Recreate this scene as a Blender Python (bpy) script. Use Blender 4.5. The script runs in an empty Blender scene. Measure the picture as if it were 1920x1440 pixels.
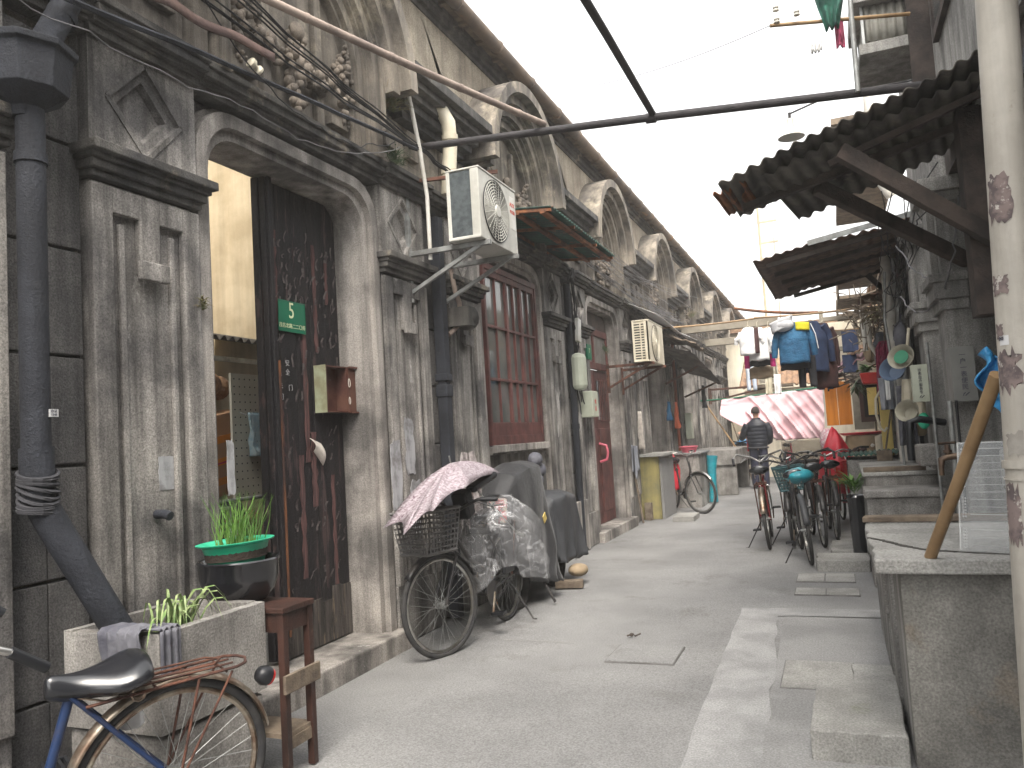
import bpy, math, random
from mathutils import Vector, Matrix, noise as mnoise
PI = math.pi; R = math.radians
random.seed(7)
sc = bpy.context.scene
COL = sc.collection

# ------------------------------------------------------------------ camera
CAM_H = 1.42; FPX = 1480.0
cam = bpy.data.cameras.new('camera'); cam.sensor_width = 36; cam.lens = 36 * FPX / 1920
cam.clip_start = 0.05; cam.clip_end = 600
camo = bpy.data.objects.new('camera', cam); COL.objects.link(camo)
CM = Matrix.Rotation(R(22), 3, 'Z') @ Matrix.Rotation(PI/2 + R(4), 3, 'X') @ Matrix.Rotation(R(-3.5), 3, 'Z')
camo.matrix_world = Matrix.Translation((0, 0, CAM_H)) @ CM.to_4x4()
sc.camera = camo

def at(px, py, ax, val):
    """point of the place seen at photo pixel (1920x1440) on the plane ax = val"""
    d = CM @ Vector(((px - 960) / FPX, -(py - 720) / FPX, -1)); o = Vector((0, 0, CAM_H))
    i = 'XYZ'.index(ax); return o + d * ((val - o[i]) / d[i])

# ------------------------------------------------------------------ sky, sun, exposure
SUN_EL, SUN_AZ = R(54), R(158)       # azimuth of the sun, clockwise from +Y
w = bpy.data.worlds.new('World'); sc.world = w; w.use_nodes = True
nt = w.node_tree; nt.nodes.clear()
sky = nt.nodes.new('ShaderNodeTexSky'); sky.sky_type = 'NISHITA'; sky.sun_disc = False
sky.sun_elevation = SUN_EL; sky.sun_rotation = SUN_AZ; sky.air_density = 1.6; sky.dust_density = 4; sky.ozone_density = 1
hsv = nt.nodes.new('ShaderNodeHueSaturation'); hsv.inputs['Saturation'].default_value = 0.1
bg = nt.nodes.new('ShaderNodeBackground'); bg.inputs['Strength'].default_value = 0.15
wo = nt.nodes.new('ShaderNodeOutputWorld')
nt.links.new(sky.outputs[0], hsv.inputs['Color']); nt.links.new(hsv.outputs[0], bg.inputs['Color']); nt.links.new(bg.outputs[0], wo.inputs['Surface'])
sl = bpy.data.lights.new('sun', 'SUN'); sl.energy = 1.2; sl.angle = R(28); sl.color = (1, .90, .76)
so = bpy.data.objects.new('sun', sl); COL.objects.link(so)
sdir = Vector((math.sin(SUN_AZ) * math.cos(SUN_EL), math.cos(SUN_AZ) * math.cos(SUN_EL), math.sin(SUN_EL)))
so.rotation_euler = sdir.to_track_quat('Z', 'Y').to_euler(); so.location = (0, 0, 20)
sc.view_settings.view_transform = 'Standard'; sc.view_settings.look = 'None'
sc.view_settings.exposure = 1.9; sc.view_settings.gamma = 1.0

# ------------------------------------------------------------------ materials
def srgb(r, g, b):
    f = lambda c: (c/255/12.92 if c/255 <= .04045 else ((c/255 + .055)/1.055)**2.4)
    return (f(r), f(g), f(b))

MATS = {}
def mat(name, col, col2=None, rough=.85, metal=0., vs=3., lo=.4, hi=.6, streak=0., grain=.0, gs=180., bump=.15, bs=40.,
        world=False, alpha=1., trans=0., sstr=None, col3=None, c3=(.62, .66), c3s=2.2, c3v=(1, 1, 1), vsv=(1, 1, 1), wood=None, spec=.4, sheen=0., emit=None, coat=0.):
    if name in MATS: return MATS[name]
    m = bpy.data.materials.new(name); m.use_nodes = True; t = m.node_tree; N = t.nodes; L = t.links
    b = N['Principled BSDF']; b.inputs['Roughness'].default_value = rough; b.inputs['Metallic'].default_value = metal
    b.inputs['Specular IOR Level'].default_value = spec
    if sheen: b.inputs['Sheen Weight'].default_value = sheen
    if coat: b.inputs['Coat Weight'].default_value = coat
    if trans: b.inputs['Transmission Weight'].default_value = trans
    if alpha < 1: b.inputs['Alpha'].default_value = alpha
    if world: src = N.new('ShaderNodeNewGeometry').outputs['Position']
    else: src = N.new('ShaderNodeTexCoord').outputs['Object']
    def mp(scale):
        x = N.new('ShaderNodeMapping'); x.inputs['Scale'].default_value = scale; L.new(src, x.inputs['Vector']); return x.outputs[0]
    def nz(scale, det=4, vec=None, r=.6):
        x = N.new('ShaderNodeTexNoise'); x.inputs['Scale'].default_value = scale; x.inputs['Detail'].default_value = det
        x.inputs['Roughness'].default_value = r
        L.new(vec if vec else src, x.inputs['Vector']); return x.outputs['Fac']
    def ramp(fac, a, c, v0=0., v1=1.):
        x = N.new('ShaderNodeMapRange'); x.inputs['From Min'].default_value = a; x.inputs['From Max'].default_value = c
        x.inputs['To Min'].default_value = v0; x.inputs['To Max'].default_value = v1; L.new(fac, x.inputs['Value']); return x.outputs[0]
    def mix(fac, a, c, mode='MIX'):
        x = N.new('ShaderNodeMix'); x.data_type = 'RGBA'; x.blend_type = mode
        if isinstance(fac, float): x.inputs[0].default_value = fac
        else: L.new(fac, x.inputs[0])
        for k, v in ((6, a), (7, c)):
            if isinstance(v, tuple): x.inputs[k].default_value = (*v, 1)
            else: L.new(v, x.inputs[k])
        return x.outputs[2]
    c = tuple(col)
    if col2 is None: col2 = tuple(x * .72 for x in col)
    c = mix(ramp(nz(vs, 6, mp(vsv)), lo, hi), c, tuple(col2))
    if col3 is not None: c = mix(ramp(nz(c3s, 7, mp(c3v), .7), c3[0], c3[1]), c, tuple(col3))
    if streak:
        s = ramp(nz(1., 5, mp(sstr or (9, 9, .55))), .33, .62, 1 - streak, 1 + streak * .45)
        x = N.new('ShaderNodeVectorMath'); x.operation = 'SCALE'; L.new(c, x.inputs[0]); L.new(s, x.inputs['Scale']); c = x.outputs[0]
    if grain:
        s = ramp(nz(gs, 2), .3, .7, 1 - grain, 1 + grain)
        x = N.new('ShaderNodeVectorMath'); x.operation = 'SCALE'; L.new(c, x.inputs[0]); L.new(s, x.inputs['Scale']); c = x.outputs[0]
    L.new(c, b.inputs['Base Color'])
    if emit:
        b.inputs['Emission Color'].default_value = (*emit[:3], 1); b.inputs['Emission Strength'].default_value = emit[3]
    if bump:
        n1 = nz(bs, 5, None, .7)
        bp = N.new('ShaderNodeBump'); bp.inputs['Strength'].default_value = bump; bp.inputs['Distance'].default_value = .02
        L.new(n1, bp.inputs['Height']); L.new(bp.outputs[0], b.inputs['Normal'])
    MATS[name] = m; return m

m_wall   = mat('sooty_render', (.205,.195,.182), (.07,.068,.068), vs=1.3, lo=.40, hi=.62, streak=.6, grain=.38, gs=125, bump=.5, bs=70, world=True, col3=(.33,.285,.23), c3=(.53,.64), c3s=1.7)
m_ashlar = mat('granite_ashlar', (.20,.19,.18), (.06,.059,.062), vs=1.6, lo=.36, hi=.64, streak=.45, grain=.42, gs=125, bump=.8, bs=95, world=True)
m_pil    = mat('pilaster_render', (.33,.308,.282), (.095,.09,.088), vs=1.7, lo=.40, hi=.62, streak=.7, grain=.38, gs=125, bump=.4, bs=75, world=True, col3=(.46,.44,.415), c3=(.62,.66), c3s=1.9, c3v=(1,1,.45))
m_jamb   = mat('jamb_render', (.37,.34,.31), (.125,.116,.108), vs=1.5, lo=.41, hi=.60, streak=.5, grain=.3, gs=125, bump=.25, bs=60, world=True, col3=(.55,.53,.51), c3=(.645,.665), c3s=2.1, c3v=(1,1,.5))
m_trim   = mat('soot_black_trim', (.13,.122,.11), (.038,.037,.039), vs=2.4, lo=.35, hi=.65, streak=.5, grain=.3, gs=150, bump=.5, bs=80, world=True, col3=(.27,.235,.185), c3=(.58,.68))
m_arch   = mat('arch_render', (.275,.24,.195), (.095,.085,.077), vs=1.8, lo=.36, hi=.64, streak=.55, grain=.2, gs=150, bump=.4, bs=60, world=True, col3=(.40,.35,.27), c3=(.55,.68))
m_plast  = mat('pebble_plaster', (.42,.365,.285), (.24,.20,.155), vs=2.2, lo=.36, hi=.64, streak=.35, grain=.35, gs=110, bump=.6, bs=110, world=True)
m_garl   = mat('garland_render', (.24,.20,.16), (.11,.095,.08), vs=6, grain=.2, bump=.4, bs=60, world=True)
m_conc   = mat('lane_concrete', (.254,.251,.247), (.19,.188,.186), vs=.9, lo=.38, hi=.62, grain=.30, gs=105, bump=.45, bs=90, world=True, col3=(.145,.14,.132), c3=(.57,.72), c3s=1.3)
m_patch  = mat('pale_mortar', (.325,.322,.318), (.245,.243,.24), vs=3.5, lo=.4, hi=.6, grain=.26, gs=105, bump=.2, bs=60, world=True, col3=(.28,.28,.275), c3=(.62,.66), c3s=5)
m_stone  = mat('step_stone', (.34,.332,.312), (.235,.23,.215), vs=3, grain=.3, gs=105, bump=.4, bs=60, world=True, col3=(.155,.17,.11), c3=(.62,.74), c3s=3)
m_sinkc  = mat('sink_cement', (.31,.295,.275), (.16,.15,.14), vs=3.2, lo=.38, hi=.62, streak=.3, grain=.36, gs=115, bump=.45, bs=80, world=True)
m_counter= mat('stained_counter', (.235,.226,.205), (.115,.11,.10), vs=2.3, lo=.35, hi=.62, streak=.25, sstr=(3,3,1.2), grain=.30, gs=105, bump=.4, bs=60, world=True, col3=(.20,.175,.145), c3=(.58,.68), c3s=3)
m_rconc  = mat('right_pier', (.32,.31,.29), (.18,.174,.165), vs=2, streak=.5, grain=.32, gs=115, bump=.5, bs=80, world=True)
m_dark   = mat('painted_shade', (.02,.02,.022), rough=.95, bump=0)  # near-black colour stands for the shade inside unlit openings
m_granr  = mat('grey_granite', (.20,.195,.19), (.14,.138,.14), vs=2, grain=.5, gs=170, bump=.4, bs=120, world=True)
m_cream  = mat('courtyard_cream', (.56,.47,.325), (.42,.34,.22), vs=2, grain=.08, bump=.1, world=True, streak=.15)
m_door   = mat('peeling_black_door', (.016,.013,.014), (.007,.006,.008), vs=8, lo=.4, hi=.6, vsv=(1,1,.25), rough=.62, bump=.6, bs=30, streak=.4, sstr=(30,30,1.2), col3=(.065,.042,.040), c3=(.57,.62), c3s=5, c3v=(1,3.4,.32))
m_doorgr = mat('grey_weathered_wood', (.095,.08,.07), (.035,.03,.028), vs=9, vsv=(1,4,.3), rough=.9, bump=.7, bs=50, streak=.5, sstr=(60,60,1.5), col3=(.17,.13,.09), c3=(.58,.66), c3v=(1,4,.4), c3s=6)
m_redw   = mat('dark_red_wood', (.135,.048,.042), (.075,.028,.026), vs=5, rough=.55, bump=.2, streak=.35, sstr=(25,25,1))
m_brownw = mat('brown_stool_wood', (.058,.026,.019), (.028,.015,.012), vs=7, vsv=(1,1,.4), rough=.5, bump=.3, col3=(.12,.06,.038), c3=(.6,.72), c3s=6)
m_oldw   = mat('old_grey_timber', (.21,.165,.12), (.11,.085,.065), vs=8, rough=.9, bump=.5, bs=70)
m_darkw  = mat('dark_timber', (.085,.066,.056), (.04,.032,.029), vs=5, rough=.9, bump=.5)
m_bamboo = mat('bamboo', (.33,.215,.11), (.22,.135,.065), vs=4, rough=.45, bump=.1)
m_bampale= mat('weathered_bamboo', (.34,.27,.225), (.21,.165,.14), vs=6, rough=.6, bump=.25)
m_orange = mat('varnished_orange_ply', (.62,.21,.02), (.48,.15,.012), vs=3, vsv=(3,3,.4), rough=.4, bump=.05)
m_pipe   = mat('black_iron_pipe', (.028,.031,.040), (.014,.016,.022), vs=4, rough=.75, bump=.5, bs=60, grain=.3, streak=.25, world=True, col3=(.06,.06,.064), c3=(.62,.7))
m_bpipe  = mat('dull_black_bar', (.03,.026,.028), (.018,.016,.018), vs=9, rough=.65, bump=.5, bs=40)
m_pole   = mat('cream_painted_pole', (.44,.41,.36), (.34,.315,.275), vs=3.5, rough=.55, bump=.15, world=True, streak=.22, sstr=(14,14,.6), col3=(.27,.24,.20), c3=(.66,.69), c3s=2.6)
m_pvc    = mat('pale_pvc', (.62,.60,.55), (.45,.42,.37), vs=5, rough=.45, bump=.05)
m_acw    = mat('ac_pale_metal', (.56,.55,.50), (.44,.43,.385), vs=4, rough=.45, bump=.05, streak=.15)
m_acb    = mat('ac_beige_metal', (.60,.55,.44), (.47,.42,.32), vs=4, rough=.5, bump=.05)
m_accoil = mat('coil_dark', (.10,.115,.12), (.06,.07,.075), vs=20, rough=.5, metal=.4, bump=.2, bs=300)
m_acblk  = mat('fan_dark', (.028,.028,.03), rough=.6, bump=0)
m_galv   = mat('galvanised', (.36,.37,.36), (.22,.22,.21), vs=9, rough=.5, metal=.5, bump=.1)
m_rust   = mat('rusty_iron', (.13,.055,.035), (.055,.026,.02), vs=12, rough=.85, bump=.5)
m_rusto  = mat('rusty_orange', (.28,.11,.045), (.10,.045,.028), vs=7, rough=.85, bump=.4)
m_corr   = mat('mossy_dark_corrugated', (.13,.118,.10), (.06,.055,.05), vs=4, rough=.9, bump=.5, col3=(.20,.165,.13), c3=(.58,.68), c3s=3)
m_corrg  = mat('green_corrugated', (.03,.105,.075), (.03,.06,.05), vs=5, rough=.7, bump=.2, col3=(.20,.09,.05), c3=(.58,.66))
m_corrb  = mat('orange_brown_boards', (.17,.105,.078), (.08,.056,.047), vs=4, vsv=(1,5,1), rough=.85, bump=.4, col3=(.33,.12,.05), c3=(.62,.72))  # orange patches stand for the backlit glow at the awning rim
m_corrp  = mat('pale_corrugated', (.33,.32,.28), (.2,.19,.165), vs=4, rough=.7, bump=.2, streak=.3)
m_tyre   = mat('tyre_rubber', (.028,.028,.03), (.05,.048,.046), vs=12, rough=.85, bump=.1)
m_chrome = mat('dull_chrome', (.55,.54,.52), (.34,.32,.29), vs=12, rough=.28, metal=.95, bump=.05)
m_chromr = mat('stained_chrome', (.42,.37,.30), (.20,.13,.09), vs=10, rough=.4, metal=.8, bump=.1)
m_bkblk  = mat('bike_black', (.02,.02,.022), (.05,.045,.042), vs=14, rough=.4, bump=.1)
m_bkblue = mat('bike_blue', (.016,.036,.10), (.04,.04,.065), vs=14, lo=.5, hi=.72, rough=.4, bump=.1)
m_bkred  = mat('bike_red', (.33,.02,.03), (.2,.02,.025), vs=10, rough=.35, bump=.05)
m_saddle = mat('black_vinyl', (.012,.013,.016), (.02,.02,.023), vs=5, rough=.22, bump=.02, spec=.7)
m_blkpl  = mat('black_plastic', (.016,.017,.02), rough=.4, bump=.03)
m_grypl  = mat('grey_plastic', (.17,.165,.16), (.12,.115,.11), vs=8, rough=.6, bump=.03)
m_greenb = mat('green_basin_plastic', (.035,.46,.27), (.02,.36,.20), vs=4, rough=.35, bump=0, spec=.5)
m_blkbowl= mat('black_glazed_bowl', (.009,.010,.013), (.014,.014,.017), vs=6, rough=.16, bump=.02, spec=.8)
m_grass  = mat('chive_green', (.11,.22,.035), (.05,.13,.02), vs=7, rough=.6, bump=0)
m_spider = mat('spider_leaf', (.30,.36,.17), (.12,.20,.06), vs=30, rough=.5, bump=0)
m_weed   = mat('weed_grey_green', (.13,.15,.07), (.23,.17,.09), vs=9, rough=.8, bump=0)
m_leafd  = mat('dark_leaf', (.035,.07,.03), (.075,.10,.045), vs=6, rough=.6, bump=0)
m_soil   = mat('soil', (.06,.045,.035), rough=.95, bump=.6)
m_tarp   = mat('charcoal_tarp', (.026,.026,.029), (.016,.016,.018), vs=3, rough=.6, bump=.35, bs=22, sheen=.2, streak=.2)
m_tarpg  = mat('grey_tarp', (.058,.060,.066), (.04,.042,.046), vs=3, rough=.5, bump=.3, bs=22)
m_umb    = mat('umbrella_mauve_print', (.25,.20,.22), (.42,.37,.40), vs=40, vsv=(1,1,2.5), lo=.46, hi=.56, rough=.6, bump=.1, col3=(.13,.08,.10), c3=(.58,.62), c3s=30)
m_bagcl  = mat('clear_plastic', (.75,.75,.76), (.6,.6,.62), rough=.10, bump=1.0, bs=16, alpha=.13, spec=1.)
m_teal   = mat('teal_plastic_bag', (.02,.30,.36), (.015,.20,.26), vs=6, rough=.3, bump=.8, bs=14, spec=.6)
m_bluebag= mat('blue_plastic_bag', (.06,.32,.62), (.04,.22,.46), vs=6, rough=.3, bump=.8, bs=14)
m_redcv  = mat('red_rain_cover', (.62,.035,.055), (.48,.022,.04), vs=3, rough=.45, bump=.5, bs=8)
m_pink   = mat('pink_sheet', (.74,.47,.51), (.84,.73,.74), vs=.5, rough=.75, bump=.15, bs=6, lo=.42, hi=.56, vsv=(1,1,.6))
m_pinkd  = mat('pink_plastic', (.72,.16,.22), rough=.4, bump=.05)
m_white  = mat('white_cloth', (.80,.80,.79), (.72,.71,.70), vs=4, rough=.85, bump=.4, bs=14)
m_denim  = mat('blue_quilted', (.028,.13,.25), (.018,.085,.18), vs=5, rough=.7, bump=1.0, bs=22)
m_navy   = mat('navy_cloth', (.035,.055,.12), (.025,.035,.075), vs=5, rough=.85, bump=.3, bs=14)
m_char   = mat('charcoal_cloth', (.055,.055,.062), (.035,.035,.04), vs=5, rough=.85, bump=.3, bs=14)
m_brownc = mat('brown_cloth', (.085,.04,.038), (.05,.025,.026), vs=5, rough=.85, bump=.3, bs=14)
m_yellow = mat('yellow_cloth', (.75,.66,.03), rough=.8, bump=.2)
m_magenta= mat('magenta_cloth', (.65,.03,.22), rough=.8, bump=.2)
m_khaki  = mat('khaki_cloth', (.34,.26,.17), (.25,.19,.12), vs=5, rough=.85, bump=.3)
m_greycl = mat('grey_cloth', (.30,.31,.34), (.17,.18,.21), vs=7, vsv=(1,1,.3), rough=.9, bump=.4, bs=20)
m_greycl2= mat('dark_grey_rag', (.15,.15,.17), (.08,.08,.10), vs=7, rough=.9, bump=.4, bs=20)
m_maroon = mat('mauve_mop_yarn', (.36,.06,.12), (.2,.035,.07), vs=12, rough=.95, bump=.5)
m_mop    = mat('mop_yarn', (.34,.31,.30), (.20,.17,.17), vs=16, rough=.95, bump=.5)
m_purple = mat('purple_cloth', (.075,.03,.12), rough=.85, bump=.3)
m_fur    = mat('tan_fur', (.34,.20,.11), (.18,.10,.06), vs=14, rough=.95, bump=.8, bs=50)
m_card   = mat('cardboard', (.42,.24,.13), (.36,.20,.11), vs=3, rough=.85, bump=.05)
m_tapeo  = mat('orange_print', (.70,.24,.02), rough=.6, bump=0)
m_tapep  = mat('magenta_print', (.50,.03,.10), rough=.6, bump=0)
m_peg    = mat('white_pegboard', (.70,.66,.55), (.62,.58,.48), vs=3, rough=.6, bump=0)
m_signg  = mat('green_enamel', (.0,.145,.075), (.0,.12,.06), vs=5, rough=.35, bump=0)
m_signw  = mat('sign_cream', (.72,.78,.50), rough=.5, bump=0)
m_chalk  = mat('chalk_white', (.42,.42,.42), rough=.9, bump=0)
m_boxred = mat('letterbox_inside', (.075,.028,.022), (.12,.055,.038), vs=7, rough=.6, bump=.1)
m_boxgrn = mat('letterbox_pale_green', (.34,.36,.24), (.24,.23,.14), vs=10, rough=.6, bump=.1)
m_paper  = mat('paper', (.62,.57,.50), (.45,.40,.36), vs=14, rough=.85, bump=.2)
m_sticker= mat('sticker_white', (.68,.68,.68), rough=.6, bump=0)
m_print  = mat('sticker_print', (.06,.06,.09), rough=.7, bump=0)
m_torn   = mat('torn_poster', (.20,.155,.145), (.10,.08,.08), vs=26, lo=.42, hi=.58, rough=.9, bump=.1, col3=(.45,.42,.38), c3=(.56,.6), c3s=30)
m_glass  = mat('window_glass', (.075,.085,.085), (.14,.145,.135), vs=2, rough=.07, bump=.03, bs=3, spec=.9)
m_mustard= mat('mustard_paint', (.30,.255,.10), (.19,.175,.09), vs=3, rough=.7, bump=.2, streak=.3, world=True, col3=(.36,.36,.25), c3=(.60,.66))
m_brick  = mat('brick_rubble', (.23,.19,.145), (.12,.09,.07), vs=9, rough=.95, bump=.8, bs=40, world=True)
m_acryl  = mat('clear_acrylic', (.55,.57,.57), rough=.15, bump=0, alpha=.16, spec=.6)
m_acrll  = mat('acrylic_lines', (.70,.70,.68), rough=.5, bump=0, alpha=.5)
m_brass  = mat('tap_brass', (.16,.11,.075), (.08,.055,.045), vs=12, rough=.5, metal=.6, bump=.3)
m_meter  = mat('meter_box_green_grey', (.50,.53,.43), (.42,.44,.35), vs=3, rough=.6, bump=.05)
m_meterd = mat('meter_box_grey', (.22,.22,.205), (.17,.17,.16), vs=3, rough=.6, bump=.05)
m_cable  = mat('cable_grey', (.20,.19,.195), (.10,.10,.105), vs=4, rough=.6, bump=0)
m_cableb = mat('cable_black', (.018,.018,.02), rough=.6, bump=0)
m_clay   = mat('roof_tile', (.30,.19,.115), (.17,.105,.07), vs=7, rough=.9, bump=.4, world=True)
m_tileg  = mat('grey_roof_tile', (.11,.10,.09), (.06,.055,.05), vs=7, rough=.9, bump=.4, world=True)
m_gutter = mat('rusted_gutter', (.17,.125,.09), (.10,.08,.066), vs=3, rough=.75, bump=.3, world=True, col3=(.30,.15,.06), c3=(.58,.68))
m_farw   = mat('far_pale_render', (.70,.64,.52), (.60,.53,.41), vs=1.5, rough=.9, bump=.1, world=True, streak=.15)
m_beam   = mat('far_concrete_beam', (.27,.24,.19), (.19,.165,.13), vs=3, rough=.9, bump=.3, world=True)
m_yelw   = mat('yellow_painted_post', (.70,.53,.17), (.6,.45,.14), vs=4, rough=.6, bump=.05)
m_skin   = mat('skin', (.50,.28,.20), (.46,.25,.17), vs=5, rough=.55, bump=.05)
m_hair   = mat('short_dark_hair', (.035,.028,.026), (.06,.05,.046), vs=30, rough=.8, bump=.6, bs=120)
m_puffer = mat('black_puffer', (.028,.031,.042), (.018,.020,.028), vs=6, rough=.42, bump=.35, bs=16)
m_trous  = mat('navy_trousers', (.032,.034,.062), (.02,.022,.04), vs=5, rough=.85, bump=.2)
m_shoe   = mat('black_shoe', (.02,.02,.02), rough=.5, bump=.1)
m_redpl  = mat('red_plastic', (.62,.02,.015), rough=.4, bump=.02)
m_silver = mat('enamel_white', (.62,.61,.57), (.5,.48,.42), vs=6, rough=.35, bump=.02)
m_bucket = mat('blue_grey_bucket', (.09,.13,.20), rough=.5, bump=.05)
m_foam   = mat('cream_plastic', (.62,.57,.45), (.5,.45,.34), vs=5, rough=.5, bump=.05)

# ------------------------------------------------------------------ object helpers
def tag(o, label=None, cat=None, group=None, kind=None):
    if label: o['label'] = label
    if cat: o['category'] = cat
    if group: o['group'] = group
    if kind: o['kind'] = kind
    return o

def thing(name, label, cat, loc=(0, 0, 0), group=None):
    o = bpy.data.objects.new(name, None); COL.objects.link(o); o.location = loc; o.empty_display_size = .1
    return tag(o, label, cat, group)

def kids(o): return [c for c in COL.objects if c.parent == o]
def copy_tree(o, parent=None):
    c = o.copy(); COL.objects.link(c); c.parent = parent
    for ch in kids(o): copy_tree(ch, c)
    return c

class MB:
    def __init__(s): s.v = []; s.f = []
    def add(s, vs, fs):
        n = len(s.v); s.v += [tuple(v) for v in vs]; s.f += [tuple(i + n for i in f) for f in fs]; return n
    def box(s, x0, x1, y0, y1, z0, z1, jit=0):
        vs = [(x, y, z) for z in (z0, z1) for y in (y0, y1) for x in (x0, x1)]
        if jit: vs = [(x + random.uniform(-jit, jit), y + random.uniform(-jit, jit), z + random.uniform(-jit, jit)) for x, y, z in vs]
        s.add(vs, [(0,2,3,1), (4,5,7,6), (0,1,5,4), (2,6,7,3), (0,4,6,2), (1,3,7,5)]); return s
    def obox(s, c, size, rot=None):
        M = rot if rot is not None else Matrix.Identity(3); c = Vector(c)
        n = len(s.v); s.box(-size[0]/2, size[0]/2, -size[1]/2, size[1]/2, -size[2]/2, size[2]/2)
        for i in range(n, len(s.v)): s.v[i] = tuple(c + M @ Vector(s.v[i]))
        return s
    def bar(s, a, b, w, h, up=(0, 0, 1)):
        a = Vector(a); b = Vector(b); d = (b - a); L = d.length; d.normalize(); u = Vector(up)
        sd = d.cross(u)
        if sd.length < 1e-4: sd = d.cross(Vector((1, 0, 0)))
        sd.normalize(); u2 = sd.cross(d)
        M = Matrix((sd, d, u2)).transposed(); s.obox((a + b) / 2, (w, L, h), M); return s
    def prism(s, poly, axis, a, b):
        """polygon in the two remaining axes, extruded along axis from a to b"""
        n = len(poly)
        def P(t, p): return {'X': (t, p[0], p[1]), 'Y': (p[0], t, p[1]), 'Z': (p[0], p[1], t)}[axis]
        s.add([P(a, p) for p in poly] + [P(b, p) for p in poly],
              [tuple(range(n)), tuple(range(2*n - 1, n - 1, -1))] + [(i, i + n, (i+1) % n + n, (i+1) % n) for i in range(n)]); return s
    def ring(s, pin, pout, x0, x1):
        """solid between two open (y,z) paths from depth x0 to x1"""
        n = len(pin); vs = []
        for (a, b) in zip(pin, pout): vs += [(x0, *a), (x0, *b), (x1, *b), (x1, *a)]
        fs = [(0, 1, 2, 3), (4*n-1, 4*n-2, 4*n-3, 4*n-4)]
        for i in range(n - 1):
            for k in range(4): fs.append((4*i + k, 4*i + 4 + k, 4*i + 4 + (k+1) % 4, 4*i + (k+1) % 4))
        s.add(vs, fs); return s
    def tube(s, pts, r, n=8, closed=False, rfn=None):
        pts = [Vector(p) for p in pts]; m = len(pts); prev = None; rings = []
        for i, p in enumerate(pts):
            if closed: d = pts[(i+1) % m] - pts[i-1]
            else: d = pts[min(i+1, m-1)] - pts[max(i-1, 0)]
            d.normalize()
            if prev is None:
                a = Vector((0, 0, 1)) if abs(d.z) < .9 else Vector((1, 0, 0)); u = d.cross(a).normalized()
            else:
                u = prev - d * prev.dot(d)
                if u.length < 1e-6: u = d.orthogonal()
                u.normalize()
            v = d.cross(u); prev = u; rr = rfn(i / max(1, m - 1)) if rfn else r
            rings.append([p + (u * math.cos(2*PI*k/n) + v * math.sin(2*PI*k/n)) * rr for k in range(n)])
        vs = [q for g in rings for q in g]; fs = []
        for i in range(m if closed else m - 1):
            j = (i + 1) % m
            for k in range(n): fs.append((i*n + k, i*n + (k+1) % n, j*n + (k+1) % n, j*n + k))
        if not closed: fs += [tuple(range(n))[::-1], tuple(range((m-1)*n, m*n))]
        s.add(vs, fs); return s
    def lathe(s, prof, c=(0, 0, 0), n=24, M=None, sx=1, sy=1):
        c = Vector(c); M = M if M is not None else Matrix.Identity(3); vs = []; m = len(prof)
        for (r, z) in prof:
            for k in range(n): vs.append(c + M @ Vector((r*sx*math.cos(2*PI*k/n), r*sy*math.sin(2*PI*k/n), z)))
        fs = [(i*n + k, i*n + (k+1) % n, (i+1)*n + (k+1) % n, (i+1)*n + k) for i in range(m-1) for k in range(n)]
        if prof[0][0] > 1e-6: fs.append(tuple(range(n))[::-1])
        if prof[-1][0] > 1e-6: fs.append(tuple(range((m-1)*n, m*n)))
        s.add(vs, fs); return s
    def blob(s, c, r, n=8, sc3=(1, 1, 1), M=None):
        prof = [(math.sin(PI*i/n)*r if 0 < i < n else .0005, -math.cos(PI*i/n)*r) for i in range(n+1)]
        k = len(s.v); s.lathe(prof, (0, 0, 0), max(6, n))
        for i in range(k, len(s.v)):
            v = Vector(s.v[i]); v = Vector((v.x*sc3[0], v.y*sc3[1], v.z*sc3[2]))
            if M is not None: v = M @ v
            s.v[i] = tuple(v + Vector(c))
        return s
    def grid(s, fn, nu, nv):
        vs = [fn(i/nu, j/nv) for j in range(nv+1) for i in range(nu+1)]
        s.add(vs, [(j*(nu+1)+i, j*(nu+1)+i+1, (j+1)*(nu+1)+i+1, (j+1)*(nu+1)+i) for j in range(nv) for i in range(nu)]); return s
    def xf(s, M, start=0):
        for i in range(start, len(s.v)): s.v[i] = tuple(M @ Vector(s.v[i]))
        return s
    def build(s, name, m, parent=None, smooth=False, bevel=0, solid=0, label=None, subd=0):
        off = Vector((0, 0, 0)); p = parent
        while p is not None: off += p.location; p = p.parent
        if parent is None and s.v:
            xs = [v[0] for v in s.v]; ys = [v[1] for v in s.v]; zs = [v[2] for v in s.v]
            off = Vector(((min(xs)+max(xs))/2, (min(ys)+max(ys))/2, min(zs)))
        me = bpy.data.meshes.new(name); me.from_pydata([tuple(Vector(v) - off) for v in s.v], [], s.f); me.update()
        if smooth:
            me.polygons.foreach_set('use_smooth', [True]*len(me.polygons)); me.update()
            try: me.set_sharp_from_angle(angle=R(50))
            except Exception: pass
        me.materials.append(m); o = bpy.data.objects.new(name, me); COL.objects.link(o); o.parent = parent
        if parent is None: o.location = off
        if solid: q = o.modifiers.new('thick', 'SOLIDIFY'); q.thickness = solid; q.offset = 0
        if bevel: q = o.modifiers.new('bevel', 'BEVEL'); q.width = bevel; q.segments = 2; q.limit_method = 'ANGLE'; q.angle_limit = R(40)
        if subd: q = o.modifiers.new('sub', 'SUBSURF'); q.levels = subd; q.render_levels = subd
        if label: o['label'] = label
        return o

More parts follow.
